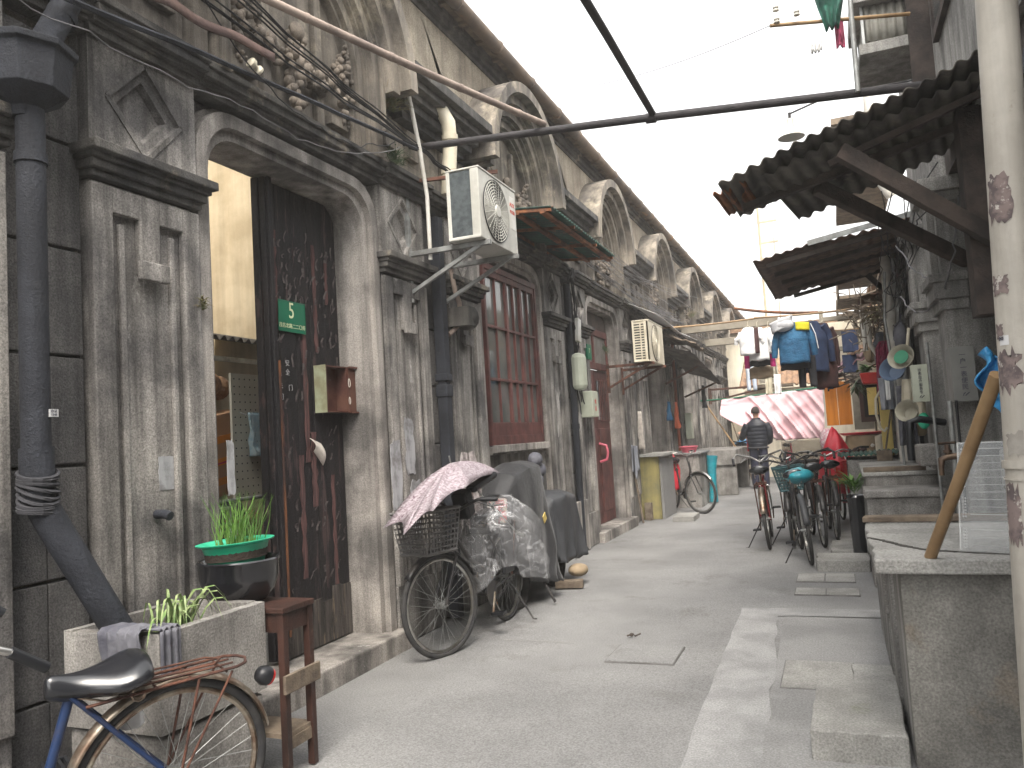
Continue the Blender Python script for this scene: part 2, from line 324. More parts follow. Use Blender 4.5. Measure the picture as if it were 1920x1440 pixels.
def text_mb(s, size, M, depth=.002):
    """lettering as a mesh, M places it (4x4): text plane xy, centred"""
    cu = bpy.data.curves.new('lettering', 'FONT'); cu.body = s; cu.size = size; cu.extrude = depth/2
    cu.align_x = 'CENTER'; cu.align_y = 'CENTER'; cu.resolution_u = 3
    o = bpy.data.objects.new('lettering', cu); COL.objects.link(o); bpy.context.view_layer.update()
    dg = bpy.context.evaluated_depsgraph_get(); me = bpy.data.meshes.new_from_object(o.evaluated_get(dg))
    b = MB(); b.add([M @ v.co for v in me.vertices], [tuple(p.vertices) for p in me.polygons])
    bpy.data.objects.remove(o); bpy.data.curves.remove(cu); bpy.data.meshes.remove(me); return b
def face_x(x, y, z, rot=0):   # lettering on a face that looks towards +X
    return Matrix.Translation((x, y, z)) @ Matrix(((0,0,1,0),(1,0,0,0),(0,1,0,0),(0,0,0,1))) @ Matrix.Rotation(rot, 4, 'Z')
def face_y(x, y, z, rot=0):   # ... towards -Y
    return Matrix.Translation((x, y, z)) @ Matrix.Rotation(PI/2, 4, 'X') @ Matrix.Rotation(rot, 4, 'Z')
def rotm(axis, deg): return Matrix.Rotation(R(deg), 3, axis)
def fbm(p, o=3): return mnoise.fractal(Vector(p), 1.0, 2.0, o)
def sag(a, b, d, n=14, wob=0):
    a = Vector(a); b = Vector(b); out = []
    for i in range(n+1):
        t = i/n; p = a.lerp(b, t); p.z -= 4*d*t*(1-t)
        if wob and 0 < i < n: p += Vector((fbm((t*5, a.y, 0)), fbm((t*5, a.y, 3)), fbm((t*5, a.y, 7))))*wob
        out.append(p)
    return out
# ================================================================== SETTING: ground
def gz(x, y): return .012*fbm((x*.5, y*.5, 0)) * (1 if -20 < y < 60 else 0)
g = MB(); xs = [-150, -40, -12, -6] + [-4 + i*.25 for i in range(27)] + [6, 12, 40, 150]; ys = [-150, -40, -10, -4] + [i*.4 for i in range(100)] + [50, 80, 150, 300]
vs = [(x, y, -.006 + (min(0, .010*fbm((x*.8, y*.8, 1))) if -3.5 < x < 2 and 0 < y < 36 else 0)) for y in ys for x in xs]; nx = len(xs)
g.add(vs, [(j*nx+i, j*nx+i+1, (j+1)*nx+i+1, (j+1)*nx+i) for j in range(len(ys)-1) for i in range(nx-1)])
tag(g.build('lane_ground', m_conc, None, smooth=True), kind='structure')
def jag(a, b, n, j):
    return [(a[0]+(b[0]-a[0])*i/n + random.uniform(-j, j), a[1]+(b[1]-a[1])*i/n + random.uniform(-j, j)*.4) for i in range(n)]
def sheet(name, poly, z, m, **k):
    b = MB(); b.add([(x, y, z) for x, y in poly], [tuple(range(len(poly)))]); o = b.build(name, m); return o
outer = jag((-.69, 1.6), (-.79, 6.45), 26, .008); top_ = jag((-.79, 6.47), (.32, 6.50), 8, .01)
inner = jag((.32, 6.24), (-.48, 6.24), 8, .01) + jag((-.50, 6.22), (-.47, 5.2), 8, .012) + jag((-.43, 5.1), (-.40, 1.6), 18, .018)
tag(sheet('mortar_strip', outer + top_ + inner, -.001, m_patch), kind='structure')
tag(sheet('relaid_paving', [(-.395, 1.6), (.35, 1.6), (.35, 6.2), (-.46, 6.2), (-.44, 5.1)], -.0015, mat('relaid_concrete', (.27,.267,.262), (.205,.203,.2), vs=1.6, grain=.28, gs=105, bump=.25, bs=80, world=True)), kind='structure')
m_gap = mat('dirt_joint', (.07,.066,.06), rough=.95, bump=.3)
m_joint = mat('faint_joint', (.12,.115,.11), (.19,.185,.18), vs=6, rough=.95, bump=.3, world=True)
def cover(name, x0, x1, y0, y1, label, mt, slabs=1, group=None, sk=0):
    t = thing(name, label, 'ground cover', ((x0+x1)/2, (y0+y1)/2, 0), group)
    b = MB(); b.prism([(x0-.007, y0-.007), (x1+.007, y0-.007), (x1+.007+sk, y1+.007), (x0-.007+sk, y1+.007)], 'Z', -.02, .0030); b.build('joint', m_joint, t)
    b = MB()
    for i in range(slabs):
        a = x0 + (x1-x0)*i/slabs; c = x0 + (x1-x0)*(i+1)/slabs - (.012 if i < slabs-1 else 0)
        b.prism([(a, y0), (c, y0), (c+sk, y1), (a+sk, y1)], 'Z', -.02, .0075)
    b.build('slab', mt, t, bevel=.002)
    return t
cover('manhole_cover', -1.45, -1.03, 4.87, 5.26, 'faint square concrete manhole cover set in the middle of the lane', m_conc)
cover('manhole_cover', -.385, -.02, 4.55, 5.06, 'concrete manhole cover just behind the loose stone step', m_stone)
cover('drain_cover', -.42, .07, 6.99, 7.25, 'pair of paving slabs over the drain, nearer row', m_stone, 2, 'drain slabs by the sinks')
cover('drain_cover', -.43, .05, 7.55, 7.93, 'pair of brownish paving slabs right before the first kerb stone', m_stone, 2, 'drain slabs by the sinks')
for i, pts in enumerate(([(-2.9, 5.30), (-1.9, 5.27), (-.8, 5.24), (.1, 5.20)], [(-2.9, 8.15), (-1.6, 8.08), (-.5, 8.02)], [(-2.8, 11.2), (-1.5, 11.0), (-.1, 10.9)])):
    b = MB(); P_ = []
    for a, c in zip(pts, pts[1:]):
        for k in range(14): u = k/14; P_.append(Vector((a[0]+(c[0]-a[0])*u+random.uniform(-.006, .006), a[1]+(c[1]-a[1])*u+random.uniform(-.006, .006), -.002)))
    for k in range(len(P_)-1):
        if mnoise.noise(P_[k]*1.3+Vector((i*7, 0, 0))) > -.15: d = (P_[k+1]-P_[k]).normalized(); n_ = Vector((-d.y, d.x, 0))*.0018*(1+random.random()); b.add([P_[k]-n_, P_[k]+n_, P_[k+1]+n_, P_[k+1]-n_], [(3, 2, 1, 0)])
    tag(b.build('lane_joint', m_stone), kind='structure')
def stone(x0, x1, y0, y1, h, label, sk=0, m=None, jit=.008, tilt=0):
    b = MB(); n = 7
    for k in range(1):
        pts = jag((x0, y0), (x1, y0), n, jit) + jag((x1, y0), (x1+sk, y1), n, jit) + jag((x1+sk, y1), (x0+sk, y1), n, jit) + jag((x0+sk, y1), (x0, y0), n, jit)
        b.prism(pts, 'Z', -.01, h)
    if tilt: 
        for i, v in enumerate(b.v):
            if v[2] > 0: b.v[i] = (v[0], v[1], v[2] + tilt*(v[0]-x0))
    return tag(b.build('stone_step', m or m_stone, None, bevel=.008), label, 'stone step')
stone(-.21, .165, 3.62, 4.35, .125, 'big loose stone step slab beside the stained cement counter', .02)
stone(-.02, .20, 4.38, 4.95, .035, 'thin flat stone tucked between the manhole cover and the counter')
stone(-.27, .20, 8.08, 8.55, .10, 'nearest grey stone of the row in front of the parked bicycles')
stone(-.14, .24, 8.72, 9.45, .10, 'second stone of the row, with broken bits before it')
stone(-.05, .26, 9.62, 10.6, .06, 'mossy low stone furthest back in the row beside the planter')
stone(.02, .22, 8.58, 8.70, .06, 'broken stone chip lying between the two kerb stones', jit=.015)
stone(-2.45, -2.12, 12.35, 12.95, .07, 'small stone block on the ground under the silver bicycle wheel')
b = MB()
for (x, y, s) in ((-.36, 3.22, .05), (-.33, 3.30, .03), (-.30, 3.18, .03)):
    b.obox((x, y, .008), (s, s*.5, .006), rotm('Z', random.uniform(-40, 40)) @ rotm('X', 8))
tag(b.build('paper_scraps', m_sticker), 'three tiny white paper scraps on the lane by the bottom edge', 'litter')
b = MB(); b.tube([(-1.46, 5.46, .008), (-1.42, 5.48, .02), (-1.40, 5.45, .012), (-1.37, 5.49, .02)], .006, 5); b.blob((-1.43, 5.47, .014), .014, 6)
tag(b.build('dead_leaf', m_darkw), 'small curled dark leaf on the bare lane', 'leaf')

# ================================================================== LEFT ROW
XW = -3.0
def arc(cy, cz, r, a0, a1, n): return [(cy + r*math.cos(a0+(a1-a0)*i/n), cz + r*math.sin(a0+(a1-a0)*i/n)) for i in range(n+1)]
def archpath(r, zleg, cz=4.02, n=28):   # left leg, arc, right leg  (y, z)
    return [(-r, zleg)] + [(y, z) for y, z in arc(0, cz, r, PI, 0, n)] + [(r, zleg)]
def openpath(w, top, r=.22, z0=0., n=6):
    return [(-w, z0)] + arc(-w+r, top-r, r, PI, PI/2, n) + arc(w-r, top-r, r, PI/2, 0, n) + [(w, z0)]

def garland_mb(mirror=1, seed=0):
    rnd = random.Random(seed + 3); b = MB()
    def chain(p0, p1, sg, n, r0):
        for i in range(n):
            t = i/(n-1); y = p0[0]+(p1[0]-p0[0])*t; z = p0[1]+(p1[1]-p0[1])*t - sg*4*t*(1-t)
            rr = r0*(.75+.6*math.sin(PI*t))
            for k in range(5): b.blob((-2.985+rnd.uniform(-.02, .04), y+rnd.uniform(-rr, rr)*1.2, z+rnd.uniform(-rr, rr)*1.2), rr*rnd.uniform(.4, .7), 6)
    chain((-.52, 4.15), (-.05, 3.92), .16, 12, .045); chain((.52, 4.15), (.05, 3.92), .16, 12, .045)
    chain((0, 4.05), (0, 3.58), 0, 9, .055)
    chain((-.54, 4.2), (-.54, 3.7), 0, 8, .038); chain((.54, 4.2), (.54, 3.7), 0, 8, .038)
    b.blob((-2.97, 0, 4.1), .06, 8, (.7, 1.1, 1)); return b

def build_house(n, yc, label, variant='door'):
    t = thing('terrace_house', label, 'terraced house', (XW, 0, 0), 'terraced houses along the left side')
    HB = 1.75; ow = .76; ot = 3.20
    P = lambda b, nm, m, **k: b.build(nm, m, k.pop('par', t), **k)
    # wall behind everything, with the door hole
    b = MB()
    for sgn in (-1, 1):
        a, c = sorted((sgn*(ow+.03), sgn*HB)); b.box(-3.35, -3.075, a, c, -.05, 3.5)
    b.prism([(-ow-.03, 3.5), (-ow-.03, ot+.03), (ow+.03, ot+.03), (ow+.03, 3.5)], 'X', -3.35, -3.075)
    b.box(-3.35, -3.06, -HB, HB, 3.5, 5.1)
    P(b, 'wall', m_wall)
    # ashlar strip between the bays
    for sgn in (-1, 1):
        b = MB(); z = .02; k = 0
        while z < 3.3:
            h = .47; a, c = sorted((sgn*1.56, sgn*(HB-.002)))
            if k % 2: b.box(-3.08, -3.022, a, c, z, z+h-.014)
            else: mid = a+(c-a)*.5; b.box(-3.08, -3.022, a, c, z, z+h-.014)
            z += h; k += 1
        P(b, 'ashlar_strip', m_ashlar, bevel=.006)
    # moulded jambs
    o = lambda d, tp=0: openpath(ow+d, ot+d, .22+d*.5, 0)
    b = MB(); b.ring(o(0), o(.055), -3.34, -3.03); b.ring(o(.055), o(.13), -3.20, -2.985); b.ring(o(.13), o(.155), -3.2, -3.04)
    P(b, 'door_surround', m_jamb, smooth=True)
    # pilasters
    for sgn in (-1, 1):
        s = MB(); a, c = sorted((sgn*.915, sgn*1.555)); pc = (a+c)/2; hw = (c-a)/2
        # lower shaft: frame of raised strips with ear notches round a sunk panel
        s.box(-3.08, -2.975, a, c, .0, .42); s.box(-3.08, -2.995, a+.02, c-.02, .42, 2.72)
        for q in (-1, 1):
            y0, y1 = sorted((pc+q*hw, pc+q*(hw-.11))); s.box(-2.995, -2.955, y0+.0, y1, .42, 2.68)
            y0, y1 = sorted((pc+q*(hw-.155), pc+q*(hw-.185))); s.box(-2.995, -2.970, y0, y1, .46, 2.52)
        s.box(-2.995, -2.955, pc-.06, pc+.06, 2.30, 2.68)
        for q in (-1, 1):
            y0, y1 = sorted((pc+q*.06, pc+q*.21)); s.box(-2.995, -2.957, y0, y1, 2.56, 2.68)
        s.box(-2.955, -2.925, pc-.085, pc+.085, 2.27, 2.36)
        pl = P(s, 'pilaster', m_pil, bevel=.006)
        s = MB()   # cap, stepped
        for (z0, z1, x) in ((2.70, 2.735, -2.94), (2.735, 2.775, -2.915), (2.775, 2.80, -2.895), (2.80, 2.845, -2.865)): 
            d = (x+2.955); s.box(-3.08, x, a-d*.6, c+d*.6, z0, z1)
        s.build('cap', m_trim, pl, bevel=.006)
        # upper block with a sunk diamond
        s = MB(); z0, z1 = 2.85, 3.36; zc = (z0+z1)/2; xf_ = -2.965; dw, dh = .215, .225
        s.v += [(xf_, a, z0), (xf_, c, z0), (xf_, c, z1), (xf_, a, z1)]
        D = lambda k, x: [(x, pc, zc-dh*k), (x, pc+dw*k, zc), (x, pc, zc+dh*k), (x, pc-dw*k, zc)]
        s.v += D(1.0, xf_) + D(.93, -2.985) + D(.70, -2.988) + D(.64, -3.03)
        s.f += [(0, 1, 5, 4), (1, 2, 6, 5), (2, 3, 7, 6), (3, 0, 4, 7)]
        for L_ in (4, 8, 12):
            for k in range(4): s.f.append((L_+k, L_+(k+1) % 4, L_+4+(k+1) % 4, L_+4+k))
        s.f.append((16, 17, 18, 19))
        s.box(-3.08, -3.04, a, c, z0, z1); k = len(s.v)
        s.v += [(-3.04, a, z0), (-3.04, c, z0), (-3.04, c, z1), (-3.04, a, z1)]
        for i in range(4): s.f.append((i, k+i, k+(i+1) % 4, (i+1) % 4))
        for k in range(4):
            p = D(1.04, xf_)[k]; q = D(1.04, xf_)[(k+1) % 4]; s.bar(p, q, .022, .014, (1, 0, 0))
        s.build('diamond_block', m_pil, pl)
    # cornice over the door: profile swept along the bay, stepping out over the pilasters
    b = MB()
    for (a, c, e) in ((-HB, -1.57, -.03), (-1.57, -.90, .0), (-.90, .90, -.03), (.90, 1.57, .0), (1.57, HB, -.03)):
        for (z0, z1, x) in ((3.36, 3.40, -2.93), (3.40, 3.425, -2.90), (3.425, 3.47, -2.865), (3.47, 3.505, -2.845)): b.box(-3.08, x+e, a, c, z0, z1)
    P(b, 'cornice', m_trim, bevel=.004)
    # frieze between the cornice and the arch feet
    for sgn in (-1, 1):
        b = MB(); a, c = sorted((sgn*.945, sgn*HB)); b.box(-3.08, -2.995, a, c, 3.505, 3.98)
        for yy in (1.12, 1.45):
            a, c = sorted((sgn*(yy-.09), sgn*(yy+.09))); b.box(-2.995, -2.955, a, c, 3.70, 3.93)
        P(b, 'frieze', m_arch, bevel=.005)
    # stepped impost blocks
    for sgn in (-1, 1):
        b = MB()
        for (z0, z1, x, yy) in ((3.96, 4.02, -2.90, 1.20), (4.02, 4.09, -2.84, 1.14), (4.09, 4.15, -2.79, 1.09), (4.15, 4.21, -2.73, 1.05), (4.21, 4.29, -2.67, 1.035)):
            a, c = sorted((sgn*yy, sgn*HB)); b.box(-3.08, x, a, c, z0, z1)
        P(b, 'impost_block', m_trim, bevel=.005)
    # plaster field above, sloping back
    b = MB(); NN = 28; po = archpath(1.03, 4.27); 
    top = [(-HB, 4.29)] + [(-HB + 2*HB*i/NN, 5.12) for i in range(NN+1)] + [(HB, 4.29)]
    b.ring(po, top, -3.12, -2.985); P(b, 'plaster_field', m_plast)
    # arch rings
    b = MB()
    b.ring(archpath(.925, 4.02), archpath(1.03, 4.02), -3.10, -2.66); P(b, 'arch_hood', m_arch, smooth=True)
    b = MB()
    b.ring(archpath(.835, 3.99), archpath(.925, 3.99), -3.1, -2.755); b.ring(archpath(.81, 3.7), archpath(.836, 3.7), -3.1, -2.83); b.ring(archpath(.836, 3.5), archpath(.93, 3.5), -3.1, -2.93)
    b.ring(archpath(.735, 3.5), archpath(.811, 3.5), -3.1, -2.855); b.ring(archpath(.715, 3.5), archpath(.736, 3.5), -3.1, -2.90)
    b.ring(archpath(.645, 3.5), archpath(.716, 3.5), -3.1, -2.935); b.ring(archpath(.62, 3.5), archpath(.646, 3.5), -3.1, -2.975)
    P(b, 'archivolt', m_arch, smooth=True)
    b = MB(); b.prism(archpath(.622, 3.5), 'X', -3.058, -3.045)
    for yy in (-.30, .24): 
        b.box(-3.045, -3.0, yy, yy+.07, 3.5, 4.50); b.box(-3.045, -3.02, yy+.07, yy+.10, 3.5, 4.48)
    b.box(-3.045, -2.99, -.58, -.36, 3.64, 3.70); b.box(-3.045, -2.99, .38, .58, 3.64, 3.70)
    tym = P(b, 'tympanum', m_arch, bevel=.004)
    garland_mb(seed=n if n < 3 else 3).build('fruit_garland', m_garl, tym, smooth=True)
    # top moulding, eave board, gutter, tile coping
    b = MB()
    for (z0, z1, x) in ((5.12, 5.16, -2.97), (5.16, 5.22, -2.93), (5.22, 5.27, -2.90)): b.box(-3.3, x, -HB, HB, z0, z1)
    P(b, 'top_moulding', m_trim)
    b = MB(); b.box(-3.5, -2.80, -HB, HB, 5.27, 5.31)
    for i in range(9): y = -HB+.2+i*.39; b.box(-3.2, -2.79, y, y+.05, 5.24, 5.27)
    P(b, 'eave_boards', m_oldw)
    b = MB(); b.tube([(-2.77, -HB+.002, 5.275), (-2.77, HB-.002, 5.275)], .062, 12)
    for i in range(4): y = -HB+.3+i*.9; b.tube([(-2.77+.066*math.cos(a), y, 5.275+.066*math.sin(a)) for a in [k*PI/6 for k in range(12)]], .008, 5, True)
    P(b, 'gutter', m_gutter, smooth=True)
    b = MB(); 
    def roof(u, v): y = -HB + 2*HB*u; x = -2.86 - v*.63; return (x, y, 5.335 + v*.42 + .022*math.cos(2*PI*u*20))
    b.grid(roof, 120, 3)
    def roof2(u, v): y = -HB + 2*HB*u; x = -3.49 - v*.6; return (x, y, 5.765 - v*.3 + .022*math.cos(2*PI*u*20))
    b.grid(roof2, 120, 2); P(b, 'tile_coping', m_tileg, smooth=True, solid=.02)
    # step at the door
    return t
HC = [4.05 + 3.5*k for k in range(-1, 8)]
hl = {-1: 'nearest terraced house, only its edge seen at the left margin', 0: 'terraced house with the open peeling black door and number five plate',
      1: 'terraced house whose doorway is filled by a tall red framed window', 2: 'terraced house with the narrow dark red door',
      3: 'terraced house behind the beige outdoor unit under the white sheet awning', 4: 'terraced house behind the sagging torn tin canopy', 
      5: 'soot grey terraced house beside the green pole of the pink sheet', 6: 'terraced house by the far stone sinks, second from the end of the row', 7: 'last terraced house of the left row, half hidden by laundry'}
houses = {}
for k, yc in zip(range(-1, 8), HC):
    if k <= 3:
        t = build_house(k, yc, hl[k]); t.location = (XW, yc, 0)
    else:
        t = copy_tree(houses[3]); t['label'] = hl[k]; t.location = (XW, yc, 0)
    houses[k] = t
def Y(k): return 4.05 + 3.5*k

# ---- door fillings (parts of their houses); built in place
def door_leaf(par, yc, y0, y1, m, z0=.14, z1=3.18, x=-3.27, planks=4, name='door_leaf', mb=None):
    b = mb or MB(); n = planks
    for i in range(n):
        a = y0+(y1-y0)*i/n; c = y0+(y1-y0)*(i+1)/n; j = random.uniform(0, .006)
        b.box(x-.045, x+j, a+.0025, c-.0025, z0+random.uniform(0, .02), z1)
    return b.build(name, m, par, bevel=.003)
# house 0: right leaf closed, left leaf missing (swung inside)
h0 = houses[0]; y0 = Y(0)
b = MB(); 
dl = door_leaf(h0, y0, 3.965, 4.80, m_door, planks=5)
b = MB(); b.box(-3.24, -3.20, 3.955, 4.02, .16, 3.17); b.box(-3.20, -3.175, 3.965, 4.00, .16, 3.17); b.build('meeting_stile', m_door, dl, bevel=.006)
b = MB(); b.box(-3.198, -3.172, 4.003, 4.018, .3, 2.0); b.build('worn_edge', mat('worn_orange_wood', (.19,.075,.03), (.05,.025,.02), vs=8, vsv=(1,1,.3), bump=.4), dl)
b = MB(); 
for i in range(7): a = 4.04+i*.108; b.box(-3.266, -3.258, a, a+.104, .14, .42+random.uniform(-.05, .08))
b.build('weathered_foot', m_doorgr, dl)
# raised curls of peeling paint
b = MB(); rr = random.Random(5)
for i in range(150):
    yy = rr.uniform(4.05, 4.76); zz = rr.choice((rr.uniform(2.35, 2.85), rr.uniform(1.9, 2.6), rr.uniform(.5, 1.9))); hh = rr.uniform(.02, .09); ww = rr.uniform(.006, .022)
    b.grid(lambda u, v: (-3.262+.012*v*v+.004*math.sin(3*u), yy+ww*(u-.5)+.01*math.sin(v*4+i), zz+hh*v), 1, 3)
b.build('paint_flakes', mat('grey_flakes', (.15,.13,.125), (.05,.04,.04), vs=20, bump=.2), dl, solid=.002)
b = MB()
for (yy, zz, hh, ww) in ((4.105, 2.25, .62, .026), (4.38, 1.35, .95, .028), (4.52, 2.1, .75, .022), (4.30, .6, .8, .028), (4.64, .5, .75, .022), (4.66, 2.45, .3, .02), (4.44, 1.05, .5, .035), (4.12, 1.4, .35, .02)):
    k = 9; L = [(yy-ww*(.25+.75*abs(math.sin(q*1.7+yy*9))), zz+hh*q/k) for q in range(k+1)]; Rr = [(yy+ww*(.25+.75*abs(math.cos(q*1.3+zz*7))), zz+hh*q/k) for q in range(k+1)]
    b.prism(L + Rr[::-1], 'X', -3.266, -3.259)
b.build('bared_red_wood', mat('bared_wood', (.125,.06,.055), (.055,.03,.03), vs=12, vsv=(1,4,.4), bump=.5, bs=60), dl)
# the open leaf, swung into the courtyard
b = MB(); b.box(-4.09, -3.30, 3.255, 3.30, .14, 3.17); b.build('open_leaf', m_door, h0, bevel=.004)
# threshold and step
def steps(par, yc, w=.93, m=m_jamb, h=.13):
    b = MB(); b.box(-3.34, -2.90, yc-w, yc+w, -.02, h, .002); return b.build('doorstep', m, par, bevel=.012)
for k in (0, 2, 3, 4, 5, 6, 7): steps(houses[k], Y(k), .95)

# house 1: red window in the doorway
h1 = houses[1]; yc = Y(1)
b = MB(); b.box(-3.2, -3.03, yc-.755, yc+.755, -.02, 1.28); b.box(-3.2, -2.98, yc-.755, yc+.755, 1.28, 1.36)
for i in range(6): b.box(-2.985, -2.93, yc-.75+i*.25, yc-.75+i*.25+.244, 1.30, 1.372)
b.build('window_sill', m_jamb, h1, bevel=.006)
b = MB(); b.box(-3.0, -2.955, yc-.62, yc+.62, .55, 1.15); b.build('rough_patch', m_trim, h1, bevel=.02)
def window(par, y0, y1, z0, z1, x, secs, m, bars=True, glass=m_glass):
    fr = MB(); t_ = .042
    fr.box(x-.04, x+.03, y0, y0+t_, z0, z1); fr.box(x-.04, x+.03, y1-t_, y1, z0, z1); fr.box(x-.04, x+.031, y0+t_, y1-t_, z1-.06, z1); fr.box(x-.04, x+.031, y0+t_, y1-t_, z0, z0+.09)
    w_ = fr.build('window', m, par, bevel=.003)
    n = len(secs); W = (y1-y0-2*t_); a = y0+t_
    for i, nb in enumerate(secs):
        c = a+W*((.40, .30, .30)[i] if n == 3 else 1/n); s = MB(); q = .018 if i == 0 else .034
        s.box(x-.03, x+.018, a, a+q, z0+.09, z1-.06); s.box(x-.03, x+.018, c-q, c, z0+.09, z1-.06)
        s.box(x-.03, x+.0185, a+q, c-q, z0+.09, z0+.22); s.box(x-.03, x+.0185, a+q, c-q, z1-.12, z1-.06)
        for f in (.34, .66): zz = z0+.09+(z1-z0-.15)*f; s.box(x-.028, x+.017, a+q, c-q, zz-.013, zz+.013)
        for kk in range(1, nb): yy = a+q+(c-a-2*q)*kk/nb; s.box(x-.026, x+.015, yy-(.006 if i == 0 else .011), yy+(.006 if i == 0 else .011), z0+.2, z1-.1)
        s.build('sash', m, w_, bevel=.002); a = c
    gb = MB(); gb.box(x-.016, x-.010, y0+t_, y1-t_, z0+.08, z1-.06); gb.build('glass', glass, w_)
    return w_
window(h1, yc-.72, yc+.72, 1.37, 3.14, -3.02, (2, 2, 2), m_redw)
b = MB(); b.box(-3.12, -3.105, 6.98, 7.2, 1.72, 1.86); b.box(-3.12, -3.107, 7.35, 7.5, 1.75, 1.80); b.build('notice_behind_glass', mat('notice_red', (.35,.05,.04), bump=0), h1)
b = MB(); b.box(-3.34, -3.30, yc-.75, yc+.75, 1.3, 3.19); b.build('dark_curtain', m_char, h1)
# house 2: dark red door with fanlight
h2 = houses[2]; yc = Y(2)
d = door_leaf(h2, yc, yc-.70, yc+.70, m_redw, z0=.14, z1=2.35, x=-3.18, planks=2)
b = MB(); 
for a in (yc-.62, yc+.06):
    for (z0, z1) in ((.3, 1.0), (1.1, 1.5)): b.box(-3.18, -3.165, a, a+.56, z0, z1)
b.build('panels', m_redw, d, bevel=.01)
b = MB(); b.box(-3.175, -3.16, yc+.08, yc+.60, 1.62, 2.2); b.build('pane', m_glass, d)
b = MB(); 
for i in range(6): b.tube([(-3.14, yc+.12+i*.09, 1.6), (-3.14, yc+.12+i*.09, 2.22)], .008, 6)
b.build('bars', m_redw, d)
b = MB(); b.tube([(-3.15, yc-.05, 1.02), (-3.05, yc-.05, 1.05), (-3.03, yc-.05, 1.15), (-3.05, yc-.05, 1.25), (-3.15, yc-.05, 1.28)], .02, 8); b.build('handle', m_pinkd, d, smooth=True)
f = MB(); f.box(-3.2, -3.15, yc-.76, yc+.76, 2.36, 2.46); f.box(-3.2, -3.15, yc-.76, yc+.76, 2.86, 2.96); f.box(-3.2, -3.15, yc-.03, yc+.03, 2.46, 2.86)
f.box(-3.2, -3.15, yc-.76, yc-.70, 2.46, 2.86); f.box(-3.2, -3.15, yc+.70, yc+.76, 2.46, 2.86)
fl = f.build('fanlight', m_redw, h2, bevel=.004); b = MB(); b.box(-3.185, -3.175, yc-.7, yc+.7, 2.46, 2.86); b.build('pane', mat('dusty_pane', (.20,.19,.17), (.12,.11,.10), vs=6, rough=.4), fl)
b = MB(); b.box(-3.2, -3.16, yc-.76, yc+.76, 2.96, 3.19); b.build('lintel_board', m_darkw, h2)
# other houses: door pairs of dark wood
for k, m in ((3, m_darkw), (4, m_darkw), (5, m_oldw), (6, m_darkw), (7, m_darkw), (-1, m_door)):
    yc = Y(k); d = door_leaf(houses[k], yc, yc-.75, yc-.01, m, x=-3.22, planks=3)
    if k in (-1, 5, 7, 6): door_leaf(houses[k], yc, yc+.01, yc+.75, m, x=-3.22, planks=3)
    else:
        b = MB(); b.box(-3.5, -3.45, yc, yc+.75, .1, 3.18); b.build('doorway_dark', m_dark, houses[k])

# ---- courtyard of house 0 seen through the open leaf
t = thing('rear_house', 'cream courtyard wall of the house seen through the open doorway', 'house', (-5.6, 4.5, 0))
b = MB(); b.box(-5.9, -5.6, -2, 9.5, -.05, 5.6); b.build('wall', m_cream, t)
b = MB(); b.box(-5.6, -3.4, 6.0, 6.2, -.05, 4.6); b.build('side_wall', m_cream, t); b = MB(); b.box(-5.6, -3.4, 2.6, 2.75, -.05, 2.0); b.build('side_wall', m_cream, t)
b = MB(); b.box(-6.6, -5.45, -2, 9.5, 5.6, 5.75); b.build('roof', m_tileg, t)
def corrugated(name, m, p00, p10, p01, amp, waves, nu=None, nv=2, parent=None, label=None, cat=None, solid=.006, wob=0, cut=None):
    """sheet p00 -> p10 is the direction in which the waves count, p00 -> p01 runs along the ridges"""
    p00 = Vector(p00); a = Vector(p10) - p00; c = Vector(p01) - p00; n = a.cross(c).normalized(); nu = nu or waves*8
    def fn(u, v):
        q = p00 + a*u + c*v + n*amp*math.sin(2*PI*u*waves)
        if wob: q += n*wob*fbm((u*3, v*3, a.length)) 
        if cut and v > .99: q += c*cut*fbm((u*waves*.7, 5, 1))
        if cut and v < .01: q -= c*cut*fbm((u*waves*.7, 9, 4))
        return tuple(q)
    b = MB(); b.grid(fn, nu, nv); o = b.build(name, m, parent, smooth=True, solid=solid)
    return tag(o, label, cat) if label else o
sh = thing('courtyard_canopy', 'black corrugated canopy inside the courtyard behind the open doorway', 'canopy', (-4.6, 4.5, 0))
corrugated('sheet', m_corr, (-4.7, 3.6, 2.42), (-4.7, 6.0, 2.42), (-5.5, 3.6, 2.6), .02, 24, parent=sh)
b = MB(); b.box(-4.72, -4.69, 3.6, 5.9, 2.22, 2.26); b.box(-5.5, -5.46, 3.6, 5.9, .1, 2.5); b.build('frame', m_galv, sh)
b = MB(); b.box(-5.45, -5.44, 3.0, 5.9, .02, 2.5); b.build('back_panel', m_dark, sh)  # near-black panel, shade put in its colour to darken the lower courtyard
b = MB(); b.obox((-4.55, 4.9, 1.45), (.30, .62, .62), rotm('X', 10)); cb = tag(b.build('cardboard_box', m_card, None, bevel=.004), 'brown cardboard box with orange and magenta stripes in the courtyard', 'box')
b = MB()
for dz, mm in ((.12, 0), (-.05, 0), (-.2, 0)): b.obox((-4.396, 4.9, 1.45+dz), (.004, .62, .055), rotm('X', 10))
o = b.build('orange_stripes', m_tapeo, cb)
b = MB(); b.obox((-4.396, 4.9, 1.43-.04), (.006, .62, .012), rotm('X', 10)); b.obox((-4.396, 4.72, 1.25), (.006, .03, .22), rotm('X', -15)); b.build('magenta_stripes', m_tapep, cb)
pb = MB(); pb.box(-4.02, -4.0, 4.50, 4.95, 1.10, 2.02); pgb = tag(pb.build('pegboard', m_peg), 'white perforated pegboard leaning inside the open doorway', 'pegboard')
b = MB()
for i in range(16):
    for j in range(8): b.tube([(-4.0, 4.53+j*.055, 1.14+i*.056), (-3.998, 4.53+j*.055, 1.14+i*.056)], .006, 5)
b.build('holes', m_dark, pgb)
b = MB()
